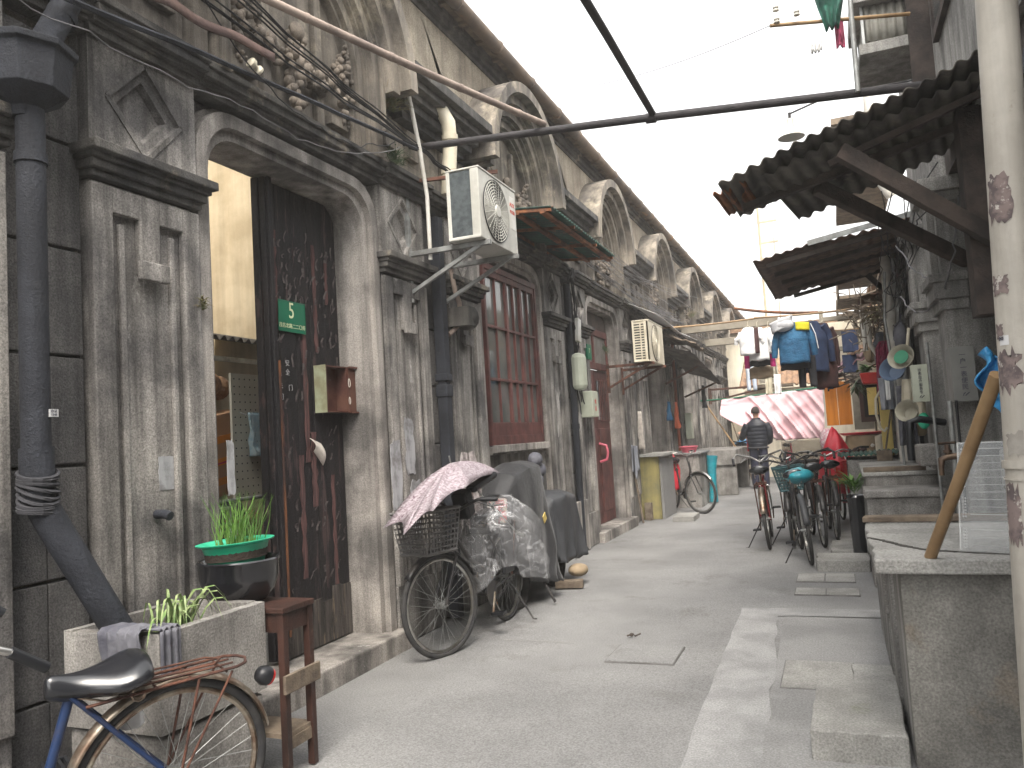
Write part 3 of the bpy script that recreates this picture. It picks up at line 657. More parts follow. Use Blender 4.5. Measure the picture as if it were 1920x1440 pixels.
for yy in (4.57, 4.72): b.tube([(-4.0, yy, 1.74), (-3.93, yy, 1.71), (-3.92, yy, 1.73)], .004, 5)
b.build('hook', m_galv, pgb)
def cloth(p, w, h, m, name, label, cat, ax='Y', fold=.03, nf=4, taper=0, seed=0, solid=.004, bot=0, nv=14, group=None):
    """hanging cloth, top edge starting at p along ax"""
    p = Vector(p); e = Vector((0, 1, 0)) if ax == 'Y' else Vector((1, 0, 0)) if ax == 'X' else Vector(ax).normalized(); nrm = e.cross(Vector((0, 0, 1)))
    def fn(u, v):
        uu = .5+(u-.5)*(1-taper*v); q = p + e*w*uu - Vector((0, 0, 1))*h*v*(1+bot*math.sin(u*7+seed))
        return tuple(q + nrm*fold*(.3+v)*(math.sin(u*nf*2*PI+seed+v*1.5)+fbm((u*4+seed, v*3, seed))))
    b = MB(); b.grid(fn, 34, nv); return tag(b.build(name, m, None, smooth=True, solid=solid), label, cat, group)
cloth((-3.93, 4.58, 1.73), .17, .32, mat('light_blue_cloth', (.28,.42,.50), (.45,.55,.58), vs=20, bump=.2), 'cloth_bag', 'pale blue cloth hanging from a pegboard hook', 'cloth', taper=.3)
cloth((-3.90, 4.74, 1.76), .10, .50, m_purple, 'cloth_bag', 'dark purple cloth hanging beside the pale blue one', 'cloth')
t = thing('clothes_rail', 'grey metal clothes rail inside the open doorway', 'clothes rail', (-3.7, 4.2, 0))
b = MB(); b.tube([(-3.72, 3.5, 1.13), (-3.72, 4.6, 1.13)], .014, 8); b.tube([(-3.62, 3.5, 1.09), (-3.62, 4.02, 1.09)], .014, 8); b.tube([(-3.62, 4.02, 1.10), (-3.62, 4.02, .05)], .016, 8); b.tube([(-3.72, 3.55, 1.13), (-3.72, 3.55, .05)], .016, 8); b.build('rail', m_galv, t, smooth=True)
b = MB(); rr = random.Random(3)
def coat(u, v): 
    a = 2*PI*u; r = .12+.16*math.sin(min(1, v*1.6)*PI/2)
    return (-3.80+.10*math.cos(a)*(1+.3*v), 4.15+r*math.sin(a)*1.1, 1.12-.75*v+.02*fbm((a, v*4, 1)))
b.grid(coat, 24, 12); c_ = tag(b.build('fur_coat', m_char, None, smooth=True, solid=.01), 'dark coat with tan fur collar hanging on the courtyard clothes rail', 'coat')
b = MB()
for i in range(340):
    a = rr.uniform(0, 2*PI); v = rr.uniform(0, 1); p = Vector((-3.76+.1*math.cos(a), 4.12+.24*math.sin(a), 1.02-.14*v+.03*math.sin(a))); q = p + Vector((rr.uniform(-.02, .05), rr.uniform(-.04, .04), rr.uniform(-.04, .03)))
    b.bar(p, q, .012, .006)
b.build('fur_collar', m_fur, c_)
b = MB(); b.lathe([(.02, 0), (.07, .005), (.075, .02), (.03, .03), (.03, .05)], (-5.58, 5.0, 3.35), 18, rotm('Y', 90)); tag(b.build('wall_lamp_base', m_foam, None, smooth=True), 'round pale lamp base high on the cream courtyard wall', 'lamp')
b = MB(); b.tube([(-3.95+.085*math.cos(a), 4.86+.085*math.sin(a), 2.06+.0*a) if False else (-3.95, 4.86+.075*math.cos(a), 2.06+.075*math.sin(a)) for a in [k*PI/8 for k in range(16)]], .022, 8, True); tag(b.build('tape_roll', m_foam, None, smooth=True), 'cream ring shaped roll hanging above the pegboard', 'roll')
b = MB(); b.blob((-4.62, 4.83, 2.0), .16, 10, (1, 1.25, .8)); b.blob((-4.6, 5.02, 1.98), .10, 8); tag(b.build('bundle', m_fur, None, smooth=True), 'brown bundle stacked on top of the cardboard box', 'bundle')
b = MB(); b.tube(sag((-3.35, 3.62, 3.1), (-3.5, 3.48, 2.75), -.05, 6), .004, 5); b.tube(sag((-3.35, 3.63, 3.1), (-3.5, 3.46, 2.72), .03, 6), .004, 5); tag(b.build('loose_wire', m_cableb), 'two thin black wires dangling in the top of the open doorway', 'wire')
# ================================================================== BICYCLES
def steer_m(deg, px=.92):
    return Matrix.Translation((px, 0, 0)) @ Matrix.Rotation(R(deg), 4, 'Z') @ Matrix.Translation((-px, 0, 0))
def wheel(par, cx, m_t=None, m_r=None, r=.335, spokes=32, M=None, sr=.0014, name='wheel'):
    b = MB(); b.tube([(cx+r*math.cos(a)*.985, 0, r+r*math.sin(a)*.985) for a in [2*PI*k/48 for k in range(48)]], .019, 8, True)
    if M: b.xf(M)
    w_ = b.build(name, m_t or m_tyre, par, smooth=True)
    b = MB(); q = r-.032; b.tube([(cx+q*math.cos(a), 0, r+q*math.sin(a)) for a in [2*PI*k/48 for k in range(48)]], .0115, 6, True)
    if M: b.xf(M)
    b.build('rim', m_r or m_chrome, w_, smooth=True)
    b = MB(); b.tube([(cx, -.045, r), (cx, .045, r)], .017, 8); b.tube([(cx, -.03, r), (cx, -.026, r)], .028, 10); b.tube([(cx, .03, r), (cx, .026, r)], .028, 10); b.tube([(cx, -.07, r), (cx, .07, r)], .006, 6)
    for k in range(spokes):
        a = 2*PI*k/spokes; s = 1 if k % 2 else -1; a2 = a + (1.1 if (k//2) % 2 else -1.1)
        b.tube([(cx+.025*math.cos(a2), s*.028, r+.025*math.sin(a2)), (cx+q*math.cos(a), 0, r+q*math.sin(a))], sr, 3)
    if M: b.xf(M)
    b.build('spokes', m_galv, w_)
    return w_
def mudguard(par, cx, a0, a1, m, r=.335, M=None, w_=.032, name='mudguard', ):
    b = MB(); R_ = r+.032; n = 22
    def fn(u, v):
        a = R(a0+(a1-a0)*u); k = (v-.5)*2; rr = R_ - .016*k*k
        return (cx+rr*math.cos(a), w_*k, r+rr*math.sin(a))
    b.grid(fn, n, 6)
    if M: b.xf(M)
    return b.build(name, m, par, smooth=True, solid=.002)
def saddle_mb(x, z, s=1.0):
    b = MB(); n = 14
    prof = [(-.13, .035, .03), (-.125, .082, .045), (-.09, .105, .058), (-.04, .100, .056), (.0, .078, .048), (.05, .046, .042), (.10, .030, .042), (.14, .024, .040), (.155, .012, .03)]
    vs = []
    for (px, hw, hh) in prof:
        for k in range(n):
            a = 2*PI*k/n; cy = math.cos(a); sy = math.sin(a)
            zz = hh*(sy if sy > 0 else sy*.75) + .012*(1 - abs(cy))*(0 if sy < 0 else 1) + (.018 if px < -.08 else 0) + (.012 if px > .1 else 0)
            vs.append((x+px*s, hw*1.22*cy*s*(1 if sy > -.3 else .72), z+zz*s))
    m = len(prof); fs = [(i*n+k, i*n+(k+1) % n, (i+1)*n+(k+1) % n, (i+1)*n+k) for i in range(m-1) for k in range(n)]
    fs += [tuple(range(n))[::-1], tuple(range((m-1)*n, m*n))]; b.add(vs, fs); return b
def basket_mb(x0, x1, hw0, hw1, z0, z1, rows=9, cols=11, t=.0045, vert=1.):
    """open lattice basket, tapering to the bottom"""
    b = MB()
    def P(u, v):      # u around 0..4, v up 0..1
        k = (u % 4); i = int(k); f = k-i; hw = hw0+(hw1-hw0)*v; e = (x1-x0)*.08*(1-v)
        c = [(x0+e, -hw), (x1-e, -hw), (x1-e, hw), (x0+e, hw)]; a_, c_ = c[i], c[(i+1) % 4]
        return Vector((a_[0]+(c_[0]-a_[0])*f, a_[1]+(c_[1]-a_[1])*f, z0+(z1-z0)*v))
    for r_ in range(rows+1):
        v = r_/rows; b.tube([P(u/2, v) for u in range(8)], t*(2.2 if r_ in (0, rows) else 1), 4, True)
    for c_ in range(4*cols):
        u = c_/cols; b.tube([P(u, 0), P(u, 1)], t*vert, 4)
    for c_ in range(cols): f = c_/cols; b.tube([P(f, 0), P(3-f+1e-6, 0)], t, 4)
    return b
def bicycle(label, loc, heading, lean=0, frame=None, step=True, bars='city', fm=None, steer=0, rack=True, basket=None, basketm=None, saddlem=None,
            rim=None, stand='side', guardm=None, group=None, rear_basket=None, grip=None, saddle_z=.86, barsz=1.02, name='bicycle', light=False, sx=.30, ss=1.0, bx=0., rz=.735, barm=None):
    t = thing(name, label, 'bicycle', (0, 0, 0), group); frame = frame or m_bkblk; guardm = guardm or m_bkblk; r = .335; S = steer_m(steer)
    wheel(t, 0, m_r=rim); fwm = wheel(t, 1.08, m_r=rim, M=S)
    b = MB(); bb = (.44, 0, .29); st = (.36, 0, .62); 
    b.tube([bb, (.33, 0, .74)], .016, 10); hd0 = (.905, 0, .66); hd1 = (.865, 0, .86)
    b.tube([hd0, hd1], .019, 10)
    if step == 'low': b.tube([(.895, 0, .70), (.78, 0, .50), (.62, 0, .36), bb], .02, 10)
    elif step: b.tube([(.90, 0, .68), bb], .017, 10); b.tube([(.875, 0, .79), (.70, 0, .60), (.40, 0, .46)], .014, 10)
    else: b.tube([(.90, 0, .68), bb], .017, 10); b.tube([(.872, 0, .80), (.345, 0, .78)], .015, 10)
    for s in (-1, 1):
        b.tube([(0, s*.055, r), (.40, s*.04, .29)], .010, 8); b.tube([(0, s*.055, r), (.34, s*.025, .72)], .009, 8)
    b.tube([(.44, -.045, .29), (.44, .045, .29)], .024, 10)
    b.build('frame', frame, t, smooth=True)
    b = MB()
    for s in (-1, 1): b.tube([(1.08, s*.055, r), (1.05, s*.055, r+.08), (.94, s*.05, .64)], .011, 8)
    b.tube([(.94, -.055, .645), (.94, .055, .645)], .014, 8); b.tube([(.925, 0, .65), (.85, 0, .94)], .013, 8); b.xf(S); b.build('fork', frame if not guardm == m_chromr else m_chrome, t, smooth=True)
    # handlebar
    b = MB(); hb = Vector((.85, 0, .95)); z = barsz
    if bars == 'city': pts = [(.66, -.29, z), (.76, -.285, z+.005), (.83, -.20, z+.01), (.87, -.07, z-.04), hb, (.87, .07, z-.04), (.83, .20, z+.01), (.76, .285, z+.005), (.66, .29, z)]
    elif bars == 'flat': pts = [(.76, -.31, z), (.82, -.20, z+.01), (.86, -.05, z-.05), (.86, .05, z-.05), (.82, .20, z+.01), (.76, .31, z)]
    else: pts = [(.60, -.30, z-.06), (.68, -.31, z+.0), (.80, -.27, z+.05), (.87, -.10, z), hb, (.87, .10, z), (.80, .27, z+.05), (.68, .31, z), (.60, .30, z-.06)]
    if bx: pts = [(p[0]+bx, p[1], p[2]) if abs(p[1]) > .12 else p for p in pts]
    b.tube(pts, .0115, 8); b.tube([(.85, 0, .92), (.86, 0, z-.03)], .015, 8)
    for s in (-1, 1): b.tube([(.80, s*.16, z-.005), (.72, s*.22, z-.05), (.66, s*.28, z-.045)], .005, 5)
    b.xf(S); hbo = b.build('handlebar', barm or (m_chrome if bars != 'flat' else m_bkblk), t, smooth=True)
    for s in (-1, 1):
        b = MB(); e = Vector(pts[0] if s < 0 else pts[-1]); f_ = Vector(pts[1] if s < 0 else pts[-2]); d = (f_-e).normalized(); b.tube([e-d*.012, e+d*.105], .0165, 10); b.xf(S); b.build('grip', grip or m_blkpl, hbo, smooth=True)
    b = MB(); 
    for s in (-1, 1): b.tube([(.79, s*.2, z), (.90, s*.16, z+.02), (.95, s*.05, z-.12), (.93, 0, z-.3)], .0028, 4)
    b.xf(S); b.build('brake_cable', m_cableb, hbo)
    mudguard(t, 0, 20, 165 if not step == 'x' else 150, guardm); mudguard(t, 1.08, 38, 158, guardm, M=S, name='mudguard')
    b = saddle_mb(sx, saddle_z, ss); sd = b.build('saddle', saddlem or m_saddle, t, smooth=True, subd=1)
    b = MB(); b.tube([(.335, 0, .70), (sx+.01, 0, saddle_z-.02)], .0125, 8)
    for s in (-1, 1):
        b.tube([(sx-.1, s*.05, saddle_z-.03), (sx, s*.045, saddle_z-.045), (sx+.12, s*.02, saddle_z-.005)], .004, 5)
        b.tube([(sx-.1+.022*math.cos(a*1.)*1., s*.055, saddle_z-.045+.022*math.sin(a)) for a in [k*PI/4 for k in range(8)]], .005, 5, True)
    b.build('seat_post', m_chromr, sd, smooth=True)
    if rack:
        b = MB(); z = rz
        for s in (-1, 1): b.tube([(.30, s*.045, z-.01), (.22, s*.062, z), (-.20, s*.062, z+.01), (-.24, s*.04, z+.01)], .0055, 6); b.tube([(-.06, s*.065, z), (0, s*.06, r)], .005, 6); b.tube([(-.18, s*.065, z), (0, s*.065, r)], .0045, 6)
        b.tube([(-.24, -.04, z+.01), (-.255, 0, z+.012), (-.24, .04, z+.01)], .0055, 6)
        for x in (.2, .08, -.04, -.16): b.tube([(x, -.062, z), (x, .062, z)], .004, 5)
        for y in (-.02, .02): b.tube([(.24, y, z+.006), (-.2, y, z+.012)], .0042, 5)
        b.tube([(.18, -.04, z+.03), (-.12, -.04, z+.03), (-.16, 0, z+.03), (-.12, .04, z+.03), (.18, .04, z+.03)], .004, 5)
        b.build('rack', rack if not isinstance(rack, bool) else m_rust, t)
    b = MB(); b.tube([(-.02, .068, .31), (.44, .072, .24)], .003, 4); b.tube([(.44, .058, .29), (.44, .062, .29)], .095, 18); b.tube([(0, .05, r), (0, .055, r)], .035, 12)
    b.tube([(-.01, .06, r+.035), (.44, .06, .385)], .003, 4); b.tube([(-.01, .06, r-.035), (.44, .06, .195)], .003, 4); b.build('chain', m_bkblk, t)
    for (cx, cy, cz) in ((.54, .14, .155), (.34, -.13, .425)):
        b = MB(); b.tube([(.44, .085 if cy > 0 else -.075, .29), (cx, cy*.68, cz)], .009, 6); ck = b.build('crank', m_chromr, t); b = MB()
        for dx in (-.035, -.012, .012, .035): b.box(cx+dx-.005, cx+dx+.005, cy-.045, cy+.045, cz-.010, cz+.010)
        b.box(cx-.04, cx+.04, cy-.047, cy-.038, cz-.011, cz+.011); b.box(cx-.04, cx+.04, cy+.038, cy+.047, cz-.011, cz+.011); b.build('pedal', m_blkpl, ck)
    b = MB(); 
    if stand == 'side': b.tube([(.05, .06, .30), (.10, .24, .012), (.10, .27, .010)], .0075, 6)
    elif stand == 'double':
        for s in (-1, 1): b.tube([(.0, s*.07, .32), (-.12, s*.16, .012), (-.15, s*.16, .01)], .0075, 6)
        b.tube([(-.1, -.14, .06), (-.1, .14, .06)], .005, 5)
    if stand: b.build('kickstand', m_bkblk, t)
    if basket:
        b = basket_mb(*basket); b.xf(S); b.build('basket', basketm or m_grypl, t)
        b = MB(); b.tube([(.90, 0, .80), (1.02, .05, .68)], .005, 5); b.xf(S); b.build('basket_bracket', m_bkblk, t)
    if rear_basket: basket_mb(*rear_basket).build('rear_basket', m_rust, t)
    if light:
        b = MB(); b.lathe([(.004, 0), (.035, .01), (.038, .03), (.028, .055), (.012, .065)], (-.36, 0, .60), 14, rotm('Y', 62)); l_ = b.build('rear_lamp', m_blkpl, t, smooth=True)
        b = MB(); b.lathe([(.004, -.006), (.030, -.002), (.034, .012)], (-.36, 0, .60), 14, rotm('Y', 62)); b.build('reflector', m_redpl, l_)
    M = Matrix.Translation(loc) @ Matrix.Rotation(R(heading), 4, 'Z') @ Matrix.Rotation(R(lean), 4, 'X')
    t.matrix_world = M
    return t
# ================================================================== LEFT SIDE OBJECTS (near)
# big black rainwater pipe with hopper
t = thing('downpipe', 'thick black iron downpipe with a big hopper head ending in the cement trough', 'downpipe', (-2.85, 2.13, .7))
b = MB(); b.tube([(-2.85, 2.13, 2.84), (-2.85, 2.13, 1.38)], .053, 16); b.tube([(-2.85, 2.13, 2.66), (-2.85, 2.13, 2.62)], .060, 16); pp = b.build('pipe', m_pipe, t, smooth=True)
b = MB(); b.tube([(-2.85, 2.13, 1.50), (-2.85, 2.135, 1.30), (-2.82, 2.17, 1.20), (-2.70, 2.44, .62)], .060, 16, rfn=lambda u: .062-.004*u); b.build('slanted_outlet', m_pipe, t, smooth=True)
b = MB()
for i in range(9): z = 1.40-.018*i; b.tube([(-2.85+(.066+random.uniform(0, .006))*math.cos(a), 2.135+.068*math.sin(a), z+.012*math.sin(a+i)-.02*math.cos(a)) for a in [k*PI/7 for k in range(14)]], .008, 5, True)
b.build('rag_binding', m_char, t)
b = MB(); b.lathe([(.055, 2.80), (.060, 2.84), (.155, 2.90), (.172, 3.05), (.19, 3.06), (.192, 3.085), (.165, 3.09), (.15, 3.07), (.05, 2.86)], (-2.86, 2.12, 0), 8); b.build('hopper', m_pipe, t, bevel=.004)
b = MB(); b.tube([(-2.87, 2.16, 3.04), (-2.88, 2.24, 3.2), (-2.89, 2.40, 3.52), (-2.89, 2.42, 3.9)], .056, 14); b.tube([(-2.888, 2.30, 3.30), (-2.889, 2.315, 3.33)], .064, 14); b.build('inlet_pipe', m_pipe, t, smooth=True)
b = MB(); b.box(-2.797, -2.795, 2.145, 2.185, 1.615, 1.645); st_ = b.build('sticker', m_sticker, t)
t2 = text_mb('办证', .014, face_x(-2.7935, 2.165, 1.637), .001); t3 = text_mb('1348', .013, face_x(-2.7935, 2.165, 1.623), .001); t2.add(t3.v, t3.f); t2.build('lettering', m_print, st_)

# square black downpipe between house 0 and 1
t = thing('downpipe', 'square black downpipe with open joint collar left of the red window', 'downpipe', (-2.94, 5.80, 0))
b = MB(); b.box(-2.99, -2.90, 5.755, 5.845, 1.98, 3.3); b.box(-2.99, -2.90, 5.755, 5.845, .02, 1.80); b.build('pipe', m_pipe, t, bevel=.006)
b = MB(); b.box(-3.0, -2.89, 5.745, 5.855, 1.80, 1.90); b.box(-3.0, -2.89, 5.745, 5.855, 1.93, 1.99); b.box(-2.985, -2.905, 5.76, 5.84, 1.89, 1.94); b.build('collar', m_pipe, t, bevel=.008)
for (yy, lb) in ((9.30, 'thin black downpipe behind the grey meter housing'), (16.30, 'dark downpipe between the second cement tub and the broom handles')):
    t = thing('downpipe', lb, 'downpipe', (-2.95, yy, 0))
    b = MB(); b.tube([(-2.95, yy, .05), (-2.95, yy, 3.3)], .042, 10); b.build('pipe', m_pipe, t, smooth=True)
    b = MB(); b.tube([(-2.95, yy, 1.5), (-2.95, yy, 1.56)], .052, 10); b.build('collar', m_pipe, t, smooth=True)
tag(MB().obox((-2.86, 6.03, 2.48), (.2, .14, .16)).blob((-2.84, 6.1, 2.48), .11, 8).build('bracket_stub', m_trim, None, smooth=True), 'dark lump of an old bracket beside the top left of the red window', 'bracket')

# cement trough
t = thing('cement_trough', 'rough grey cement trough on a block, holding the slanted pipe and a spider plant', 'trough', (-2.76, 2.79, 0))
b = MB(); x0, x1, y0_, y1_ = -2.90, -2.40, 2.27, 2.86
def rim(u): return .77 + .006*fbm((u*9, 2, 1))
def wallbox(a0, a1, b0, b1, z0=.40):
    n = 8; P = []
    for i in range(n+1): P.append((a0, b0+(b1-b0)*i/n))
    for i in range(n): 
        ya, yb = b0+(b1-b0)*i/n, b0+(b1-b0)*(i+1)/n; za, zb = rim(ya+a0), rim(yb+a0)
        b.add([(a0, ya, z0), (a1, ya, z0), (a1, yb, z0), (a0, yb, z0), (a0, ya, za), (a1, ya, za), (a1, yb, zb), (a0, yb, zb)], [(0,1,5,4), (1,2,6,5), (3,7,6,2), (0,4,7,3), (4,5,6,7), (0,3,2,1)])
wallbox(x1-.05, x1, y0_, y1_); wallbox(x0, x0+.04, y0_, y1_)
b.box(x0+.04, x1-.05, y1_-.05, y1_, .40, .775); b.box(x0+.04, x1-.05, y0_, y0_+.06, .40, .765); b.box(x0+.04, x1-.05, y0_+.06, y1_-.05, .40, .45)
b.build('basin', m_sinkc, t)
b = MB(); b.box(x0, x1-.012, y0_+.02, y1_-.02, -.01, .385, .004); b.build('base_block', m_sinkc, t, bevel=.012)
b = MB(); b.box(x0+.04, x1-.05, y0_+.06, y1_-.05, .45, .60); b.build('soil', m_soil, t)
# spider plant
b = MB(); rr = random.Random(11)
for i in range(34):
    a = rr.uniform(-.3, PI+.6) - .6; L = rr.uniform(.14, .30); h = rr.uniform(.08, .17); c = Vector((-2.53+rr.uniform(-.03, .03), 2.46+rr.uniform(-.09, .09), .66)); d = Vector((math.cos(a)*.5, math.sin(a), 0)); s = Vector((-math.sin(a), math.cos(a)*.5, 0))*.012
    n = 6; vs = []
    for k in range(n+1):
        u = k/n; p = c + d*L*u + Vector((0, 0, h*math.sin(u*PI*.8) + .13*u*(1-u)*2)); wv = (1-u)**.6; vs += [p-s*wv, p+s*wv+Vector((0, 0, .003))]
    b.add(vs, [(2*k, 2*k+1, 2*k+3, 2*k+2) for k in range(n)])
tag(b.build('spider_plant', m_spider, None, smooth=True), 'pale striped spider plant growing in the cement trough', 'plant')
# rag over the trough corner
def rag(u, v):
    x = -2.66 + .21*u; w_ = .22*v; 
    if v < .35: p = Vector((x, 2.35 - v*.28, .785))
    else: p = Vector((x, 2.252-.012*math.sin(v*5), .785-(v-.35)*.34))
    p += Vector((0, -.010, .006))*(1+math.sin(u*26+v*3)); return (p.x, p.y+.006*fbm((u*6, v*5, 2)), p.z)
b = MB(); b.grid(rag, 40, 18); 
def rag2(u, v): return (-2.392+.007*(1+math.sin(u*19)), 2.26+.10*u, .785-.20*v*(1-.3*u))
b.grid(rag2, 26, 10); b.grid(lambda u, v: (-2.385-.10*v, 2.26+.10*u, .79+.006*math.sin(u*24)), 26, 3)
tag(b.build('rag', m_greycl2, None, smooth=True, solid=.004), 'wrinkled grey striped rag draped over the near corner of the cement trough', 'cloth')
b = MB(); b.tube([(-2.40, 2.12, .50), (-2.39, 2.12, .56), (-2.38, 2.13, .62)], .05, 8, rfn=lambda u: .055-.02*u)
tag(b.build('crumpled_bag', m_sticker, None, smooth=True), 'crumpled white plastic bag stuffed under the blue bicycle saddle', 'bag')
b = MB(); b.tube([(-2.985, 2.83, 1.17), (-2.93, 2.83, 1.17), (-2.90, 2.83, 1.16)], .022, 10); tag(b.build('pipe_stub', m_pipe, None, smooth=True), 'short iron pipe stub poking out of the pilaster panel', 'pipe stub')
# pale fly posters / paint patches on the pilasters
def poster(x, y0, y1, z0, z1, m, label, name='torn_poster', j=.25, seed=1):
    rn = random.Random(seed); w_ = y1-y0; h = z1-z0; pts = []
    for (a, c) in (((y0, z0), (y1, z0)), ((y1, z0), (y1, z1)), ((y1, z1), (y0, z1)), ((y0, z1), (y0, z0))):
        for k in range(7): u = k/7; pts.append((a[0]+(c[0]-a[0])*u+rn.uniform(-j, j)*w_*.3, a[1]+(c[1]-a[1])*u+rn.uniform(-j, j)*h*.12))
    b = MB(); b.prism(pts, 'X', x-.004, x); return tag(b.build(name, m), label, 'poster')
m_rem = mat('poster_remnant', (.36,.36,.37), (.22,.215,.215), vs=9, lo=.45, hi=.6, rough=.9, bump=.15, streak=.2, sstr=(20,20,3))
poster(-2.981, 3.305, 3.36, 1.22, 1.5, m_rem, 'pale ragged poster remnant beside the pegboard edge of the doorway', seed=2)
poster(-2.981, 3.30, 3.36, .82, 1.04, m_rem, 'square pale patch on the jamb right behind the chives', seed=3, j=.1)
poster(-2.992, 2.86, 2.95, 1.28, 1.44, m_rem, 'small whitish poster patch with faint writing in the near pilaster panel', seed=4, j=.08)
poster(-2.952, 4.92, 5.06, .95, 1.45, m_rem, 'tall pale patch low on the pilaster behind the umbrella', seed=5, j=.3)
poster(-2.990, 5.2, 5.33, 1.2, 1.62, m_rem, 'white scraped patch in the panel of the second pilaster', seed=6, j=.35)
poster(-2.990, 5.25, 5.4, .75, 1.15, m_rem, 'lower scraped patch in the panel behind the mop', seed=8, j=.35)

# stool, bowls, chives
t = thing('stool', 'tall narrow dark brown wooden stool beside the cement trough', 'stool', (-2.44, 2.98, 0))
b = MB(); b.box(-2.70, -2.31, 2.87, 3.10, .715, .74); b.build('seat', m_brownw, t, bevel=.004)
b = MB(); b.box(-2.685, -2.325, 2.885, 3.085, .63, .712); b.build('apron', m_brownw, t)
for (x, y) in ((-2.67, 2.895), (-2.335, 2.895), (-2.67, 3.075), (-2.335, 3.075)):
    b = MB(); b.box(x-.017, x+.017, y-.017, y+.017, 0, .715); b.build('leg', m_brownw, t, bevel=.003)
b = MB(); b.box(-2.317, -2.30, 2.86, 3.11, .37, .45); b.build('nailed_plank', m_oldw, t, bevel=.003)
b = MB(); b.box(-2.66, -2.33, 2.89, 3.08, .17, .19); b.box(-2.345, -2.325, 2.91, 3.06, .12, .17); b.build('shelf', m_oldw, t)
t = tag(MB().lathe([(.08, 0), (.115, .008), (.160, .06), (.178, .12), (.182, .185), (.188, .195), (.182, .202), (.172, .19), (.15, .07), (.09, .02), (.001, .018)], (-2.63, 2.97, .742), 40).build('black_bowl', m_blkbowl, None, smooth=True), 'big glossy black bowl on the stool and trough edge under the green basin', 'bowl')
M_ = rotm('Y', -2.5) @ rotm('X', 1)
gb = tag(MB().lathe([(.10, 0), (.115, .01), (.150, .125), (.174, .133), (.177, .140), (.168, .142), (.147, .128), (.11, .02), (.001, .014)], (-2.64, 2.97, .885), 40, M_).build('green_basin', m_greenb, None, smooth=True), 'translucent green plastic basin tilted inside the black bowl', 'basin')
MB().lathe([(.001, .105), (.142, .105), (.138, .06)], (-2.64, 2.97, .885), 30, M_).build('soil', m_soil, gb)
b = MB(); rr = random.Random(4)
for i in range(150):
    a = rr.uniform(0, 2*PI); q = rr.uniform(0, .125); c = Vector((-2.64+q*math.cos(a), 2.97+q*math.sin(a), .985)); L = rr.uniform(.10, .27); d = Vector((rr.gauss(0, .22), rr.gauss(0, .22), 1)); bend = Vector((rr.gauss(0, .3), rr.gauss(0, .3), -.35 if rr.random() < .25 else 0))
    b.tube([c, c+d*L*.5, c+d*L+bend*L*.35], .0026, 4, rfn=lambda u: .0028*(1-u*.75))
tag(b.build('chives', m_grass), 'bunch of fresh green chives growing in the green basin', 'plant')

# things fixed on the door
t = thing('house_number_plate', 'green enamel house number plate reading 5 on the peeling door', 'sign', (-3.25, 4.24, 2.2))
b = MB(); b.obox((-3.245, 4.24, 2.31), (.004, .275, .20), rotm('X', -1.5)); b.build('plate', m_signg, t, bevel=.002)
b = MB(); 
for (a, c, z0, z1) in ((4.105, 4.375, 2.409, 2.413), (4.105, 4.375, 2.207, 2.211), (4.101, 4.105, 2.207, 2.413), (4.375, 4.379, 2.207, 2.413)): b.box(-3.2425, -3.240, a, c, z0, z1)
b.build('rim', m_signg, t)
l_ = text_mb('5', .15, face_x(-3.2415, 4.235, 2.345), .002); k = text_mb('茂名北路二二〇弄', .034, face_x(-3.2415, 4.24, 2.245), .002)
for i in range(len(l_.v)): v = l_.v[i]; l_.v[i] = (v[0], 4.235+(v[1]-4.235)*.82, v[2])
l_.add(k.v, k.f); l_.build('lettering', m_signw, t)
b = text_mb('安', .045, face_x(-3.257, 4.19, 2.0, .1)); 
for s_, yy, zz, rr_ in (('全', 4.19, 1.94, -.08), ('门', 4.215, 1.84, .1), ('随', 4.105, 1.99, .1), ('手', 4.11, 1.92, 0), ('关', 4.115, 1.85, .15), ('门', 4.12, 1.78, -.1)):
    q = text_mb(s_, .043, face_x(-3.257, yy, zz, rr_)); b.add(q.v, q.f)
tag(b.build('chalk_writing', m_chalk), 'two columns of faint white chalk characters below the number plate', 'writing')
t = thing('letter_box', 'open rusty metal letter box with its lid swung out on the peeling door', 'letter box', (-3.2, 4.6, 1.68))
b = MB(); b.box(-3.255, -3.25, 4.47, 4.72, 1.68, 2.0); b.box(-3.25, -3.16, 4.47, 4.478, 1.68, 2.0); b.box(-3.25, -3.16, 4.712, 4.72, 1.68, 2.0); b.box(-3.25, -3.16, 4.478, 4.712, 1.68, 1.688); b.box(-3.25, -3.16, 4.478, 4.712, 1.992, 2.0); b.build('box', m_boxred, t)
b = MB(); b.box(-3.25, -3.158, 4.458, 4.470, 1.678, 2.002); b.build('pale_side', m_boxgrn, t)
b = MB(); b.box(-3.16, -3.152, 4.72, 4.955, 1.675, 2.0); 
for (a, c, z0, z1) in ((4.72, 4.955, 1.99, 2.003), (4.72, 4.955, 1.672, 1.682), (4.945, 4.957, 1.672, 2.003)): b.box(-3.152, -3.13, a, c, z0, z1)
ld = b.build('lid', m_boxred, t)
b = MB(); b.box(-3.13, -3.128, 4.948, 4.958, 1.672, 2.003); b.build('yellow_edge', m_yelw, ld)
b = MB(); b.tube([(-3.14, 4.715+.012*math.cos(a), 1.885+.03*math.sin(a)) for a in [k*PI/5 for k in range(10)]], .003, 4, True); b.tube([(-3.14, 4.713+.010*math.cos(a), 1.76+.025*math.sin(a)) for a in [k*PI/5 for k in range(10)]], .003, 4, True); b.build('twine', m_paper, t)
b = MB(); b.grid(lambda u, v: (-3.24+.035*math.sin(v*3), 4.37+.12*u*(1-.2*v)+.03*v, 1.51-.04*u-.15*v*(.6+.4*u)), 12, 8)
tag(b.build('paper_flap', m_paper, None, smooth=True, solid=.003), 'crumpled piece of paper stuck in the peeling door below the letter box', 'paper')

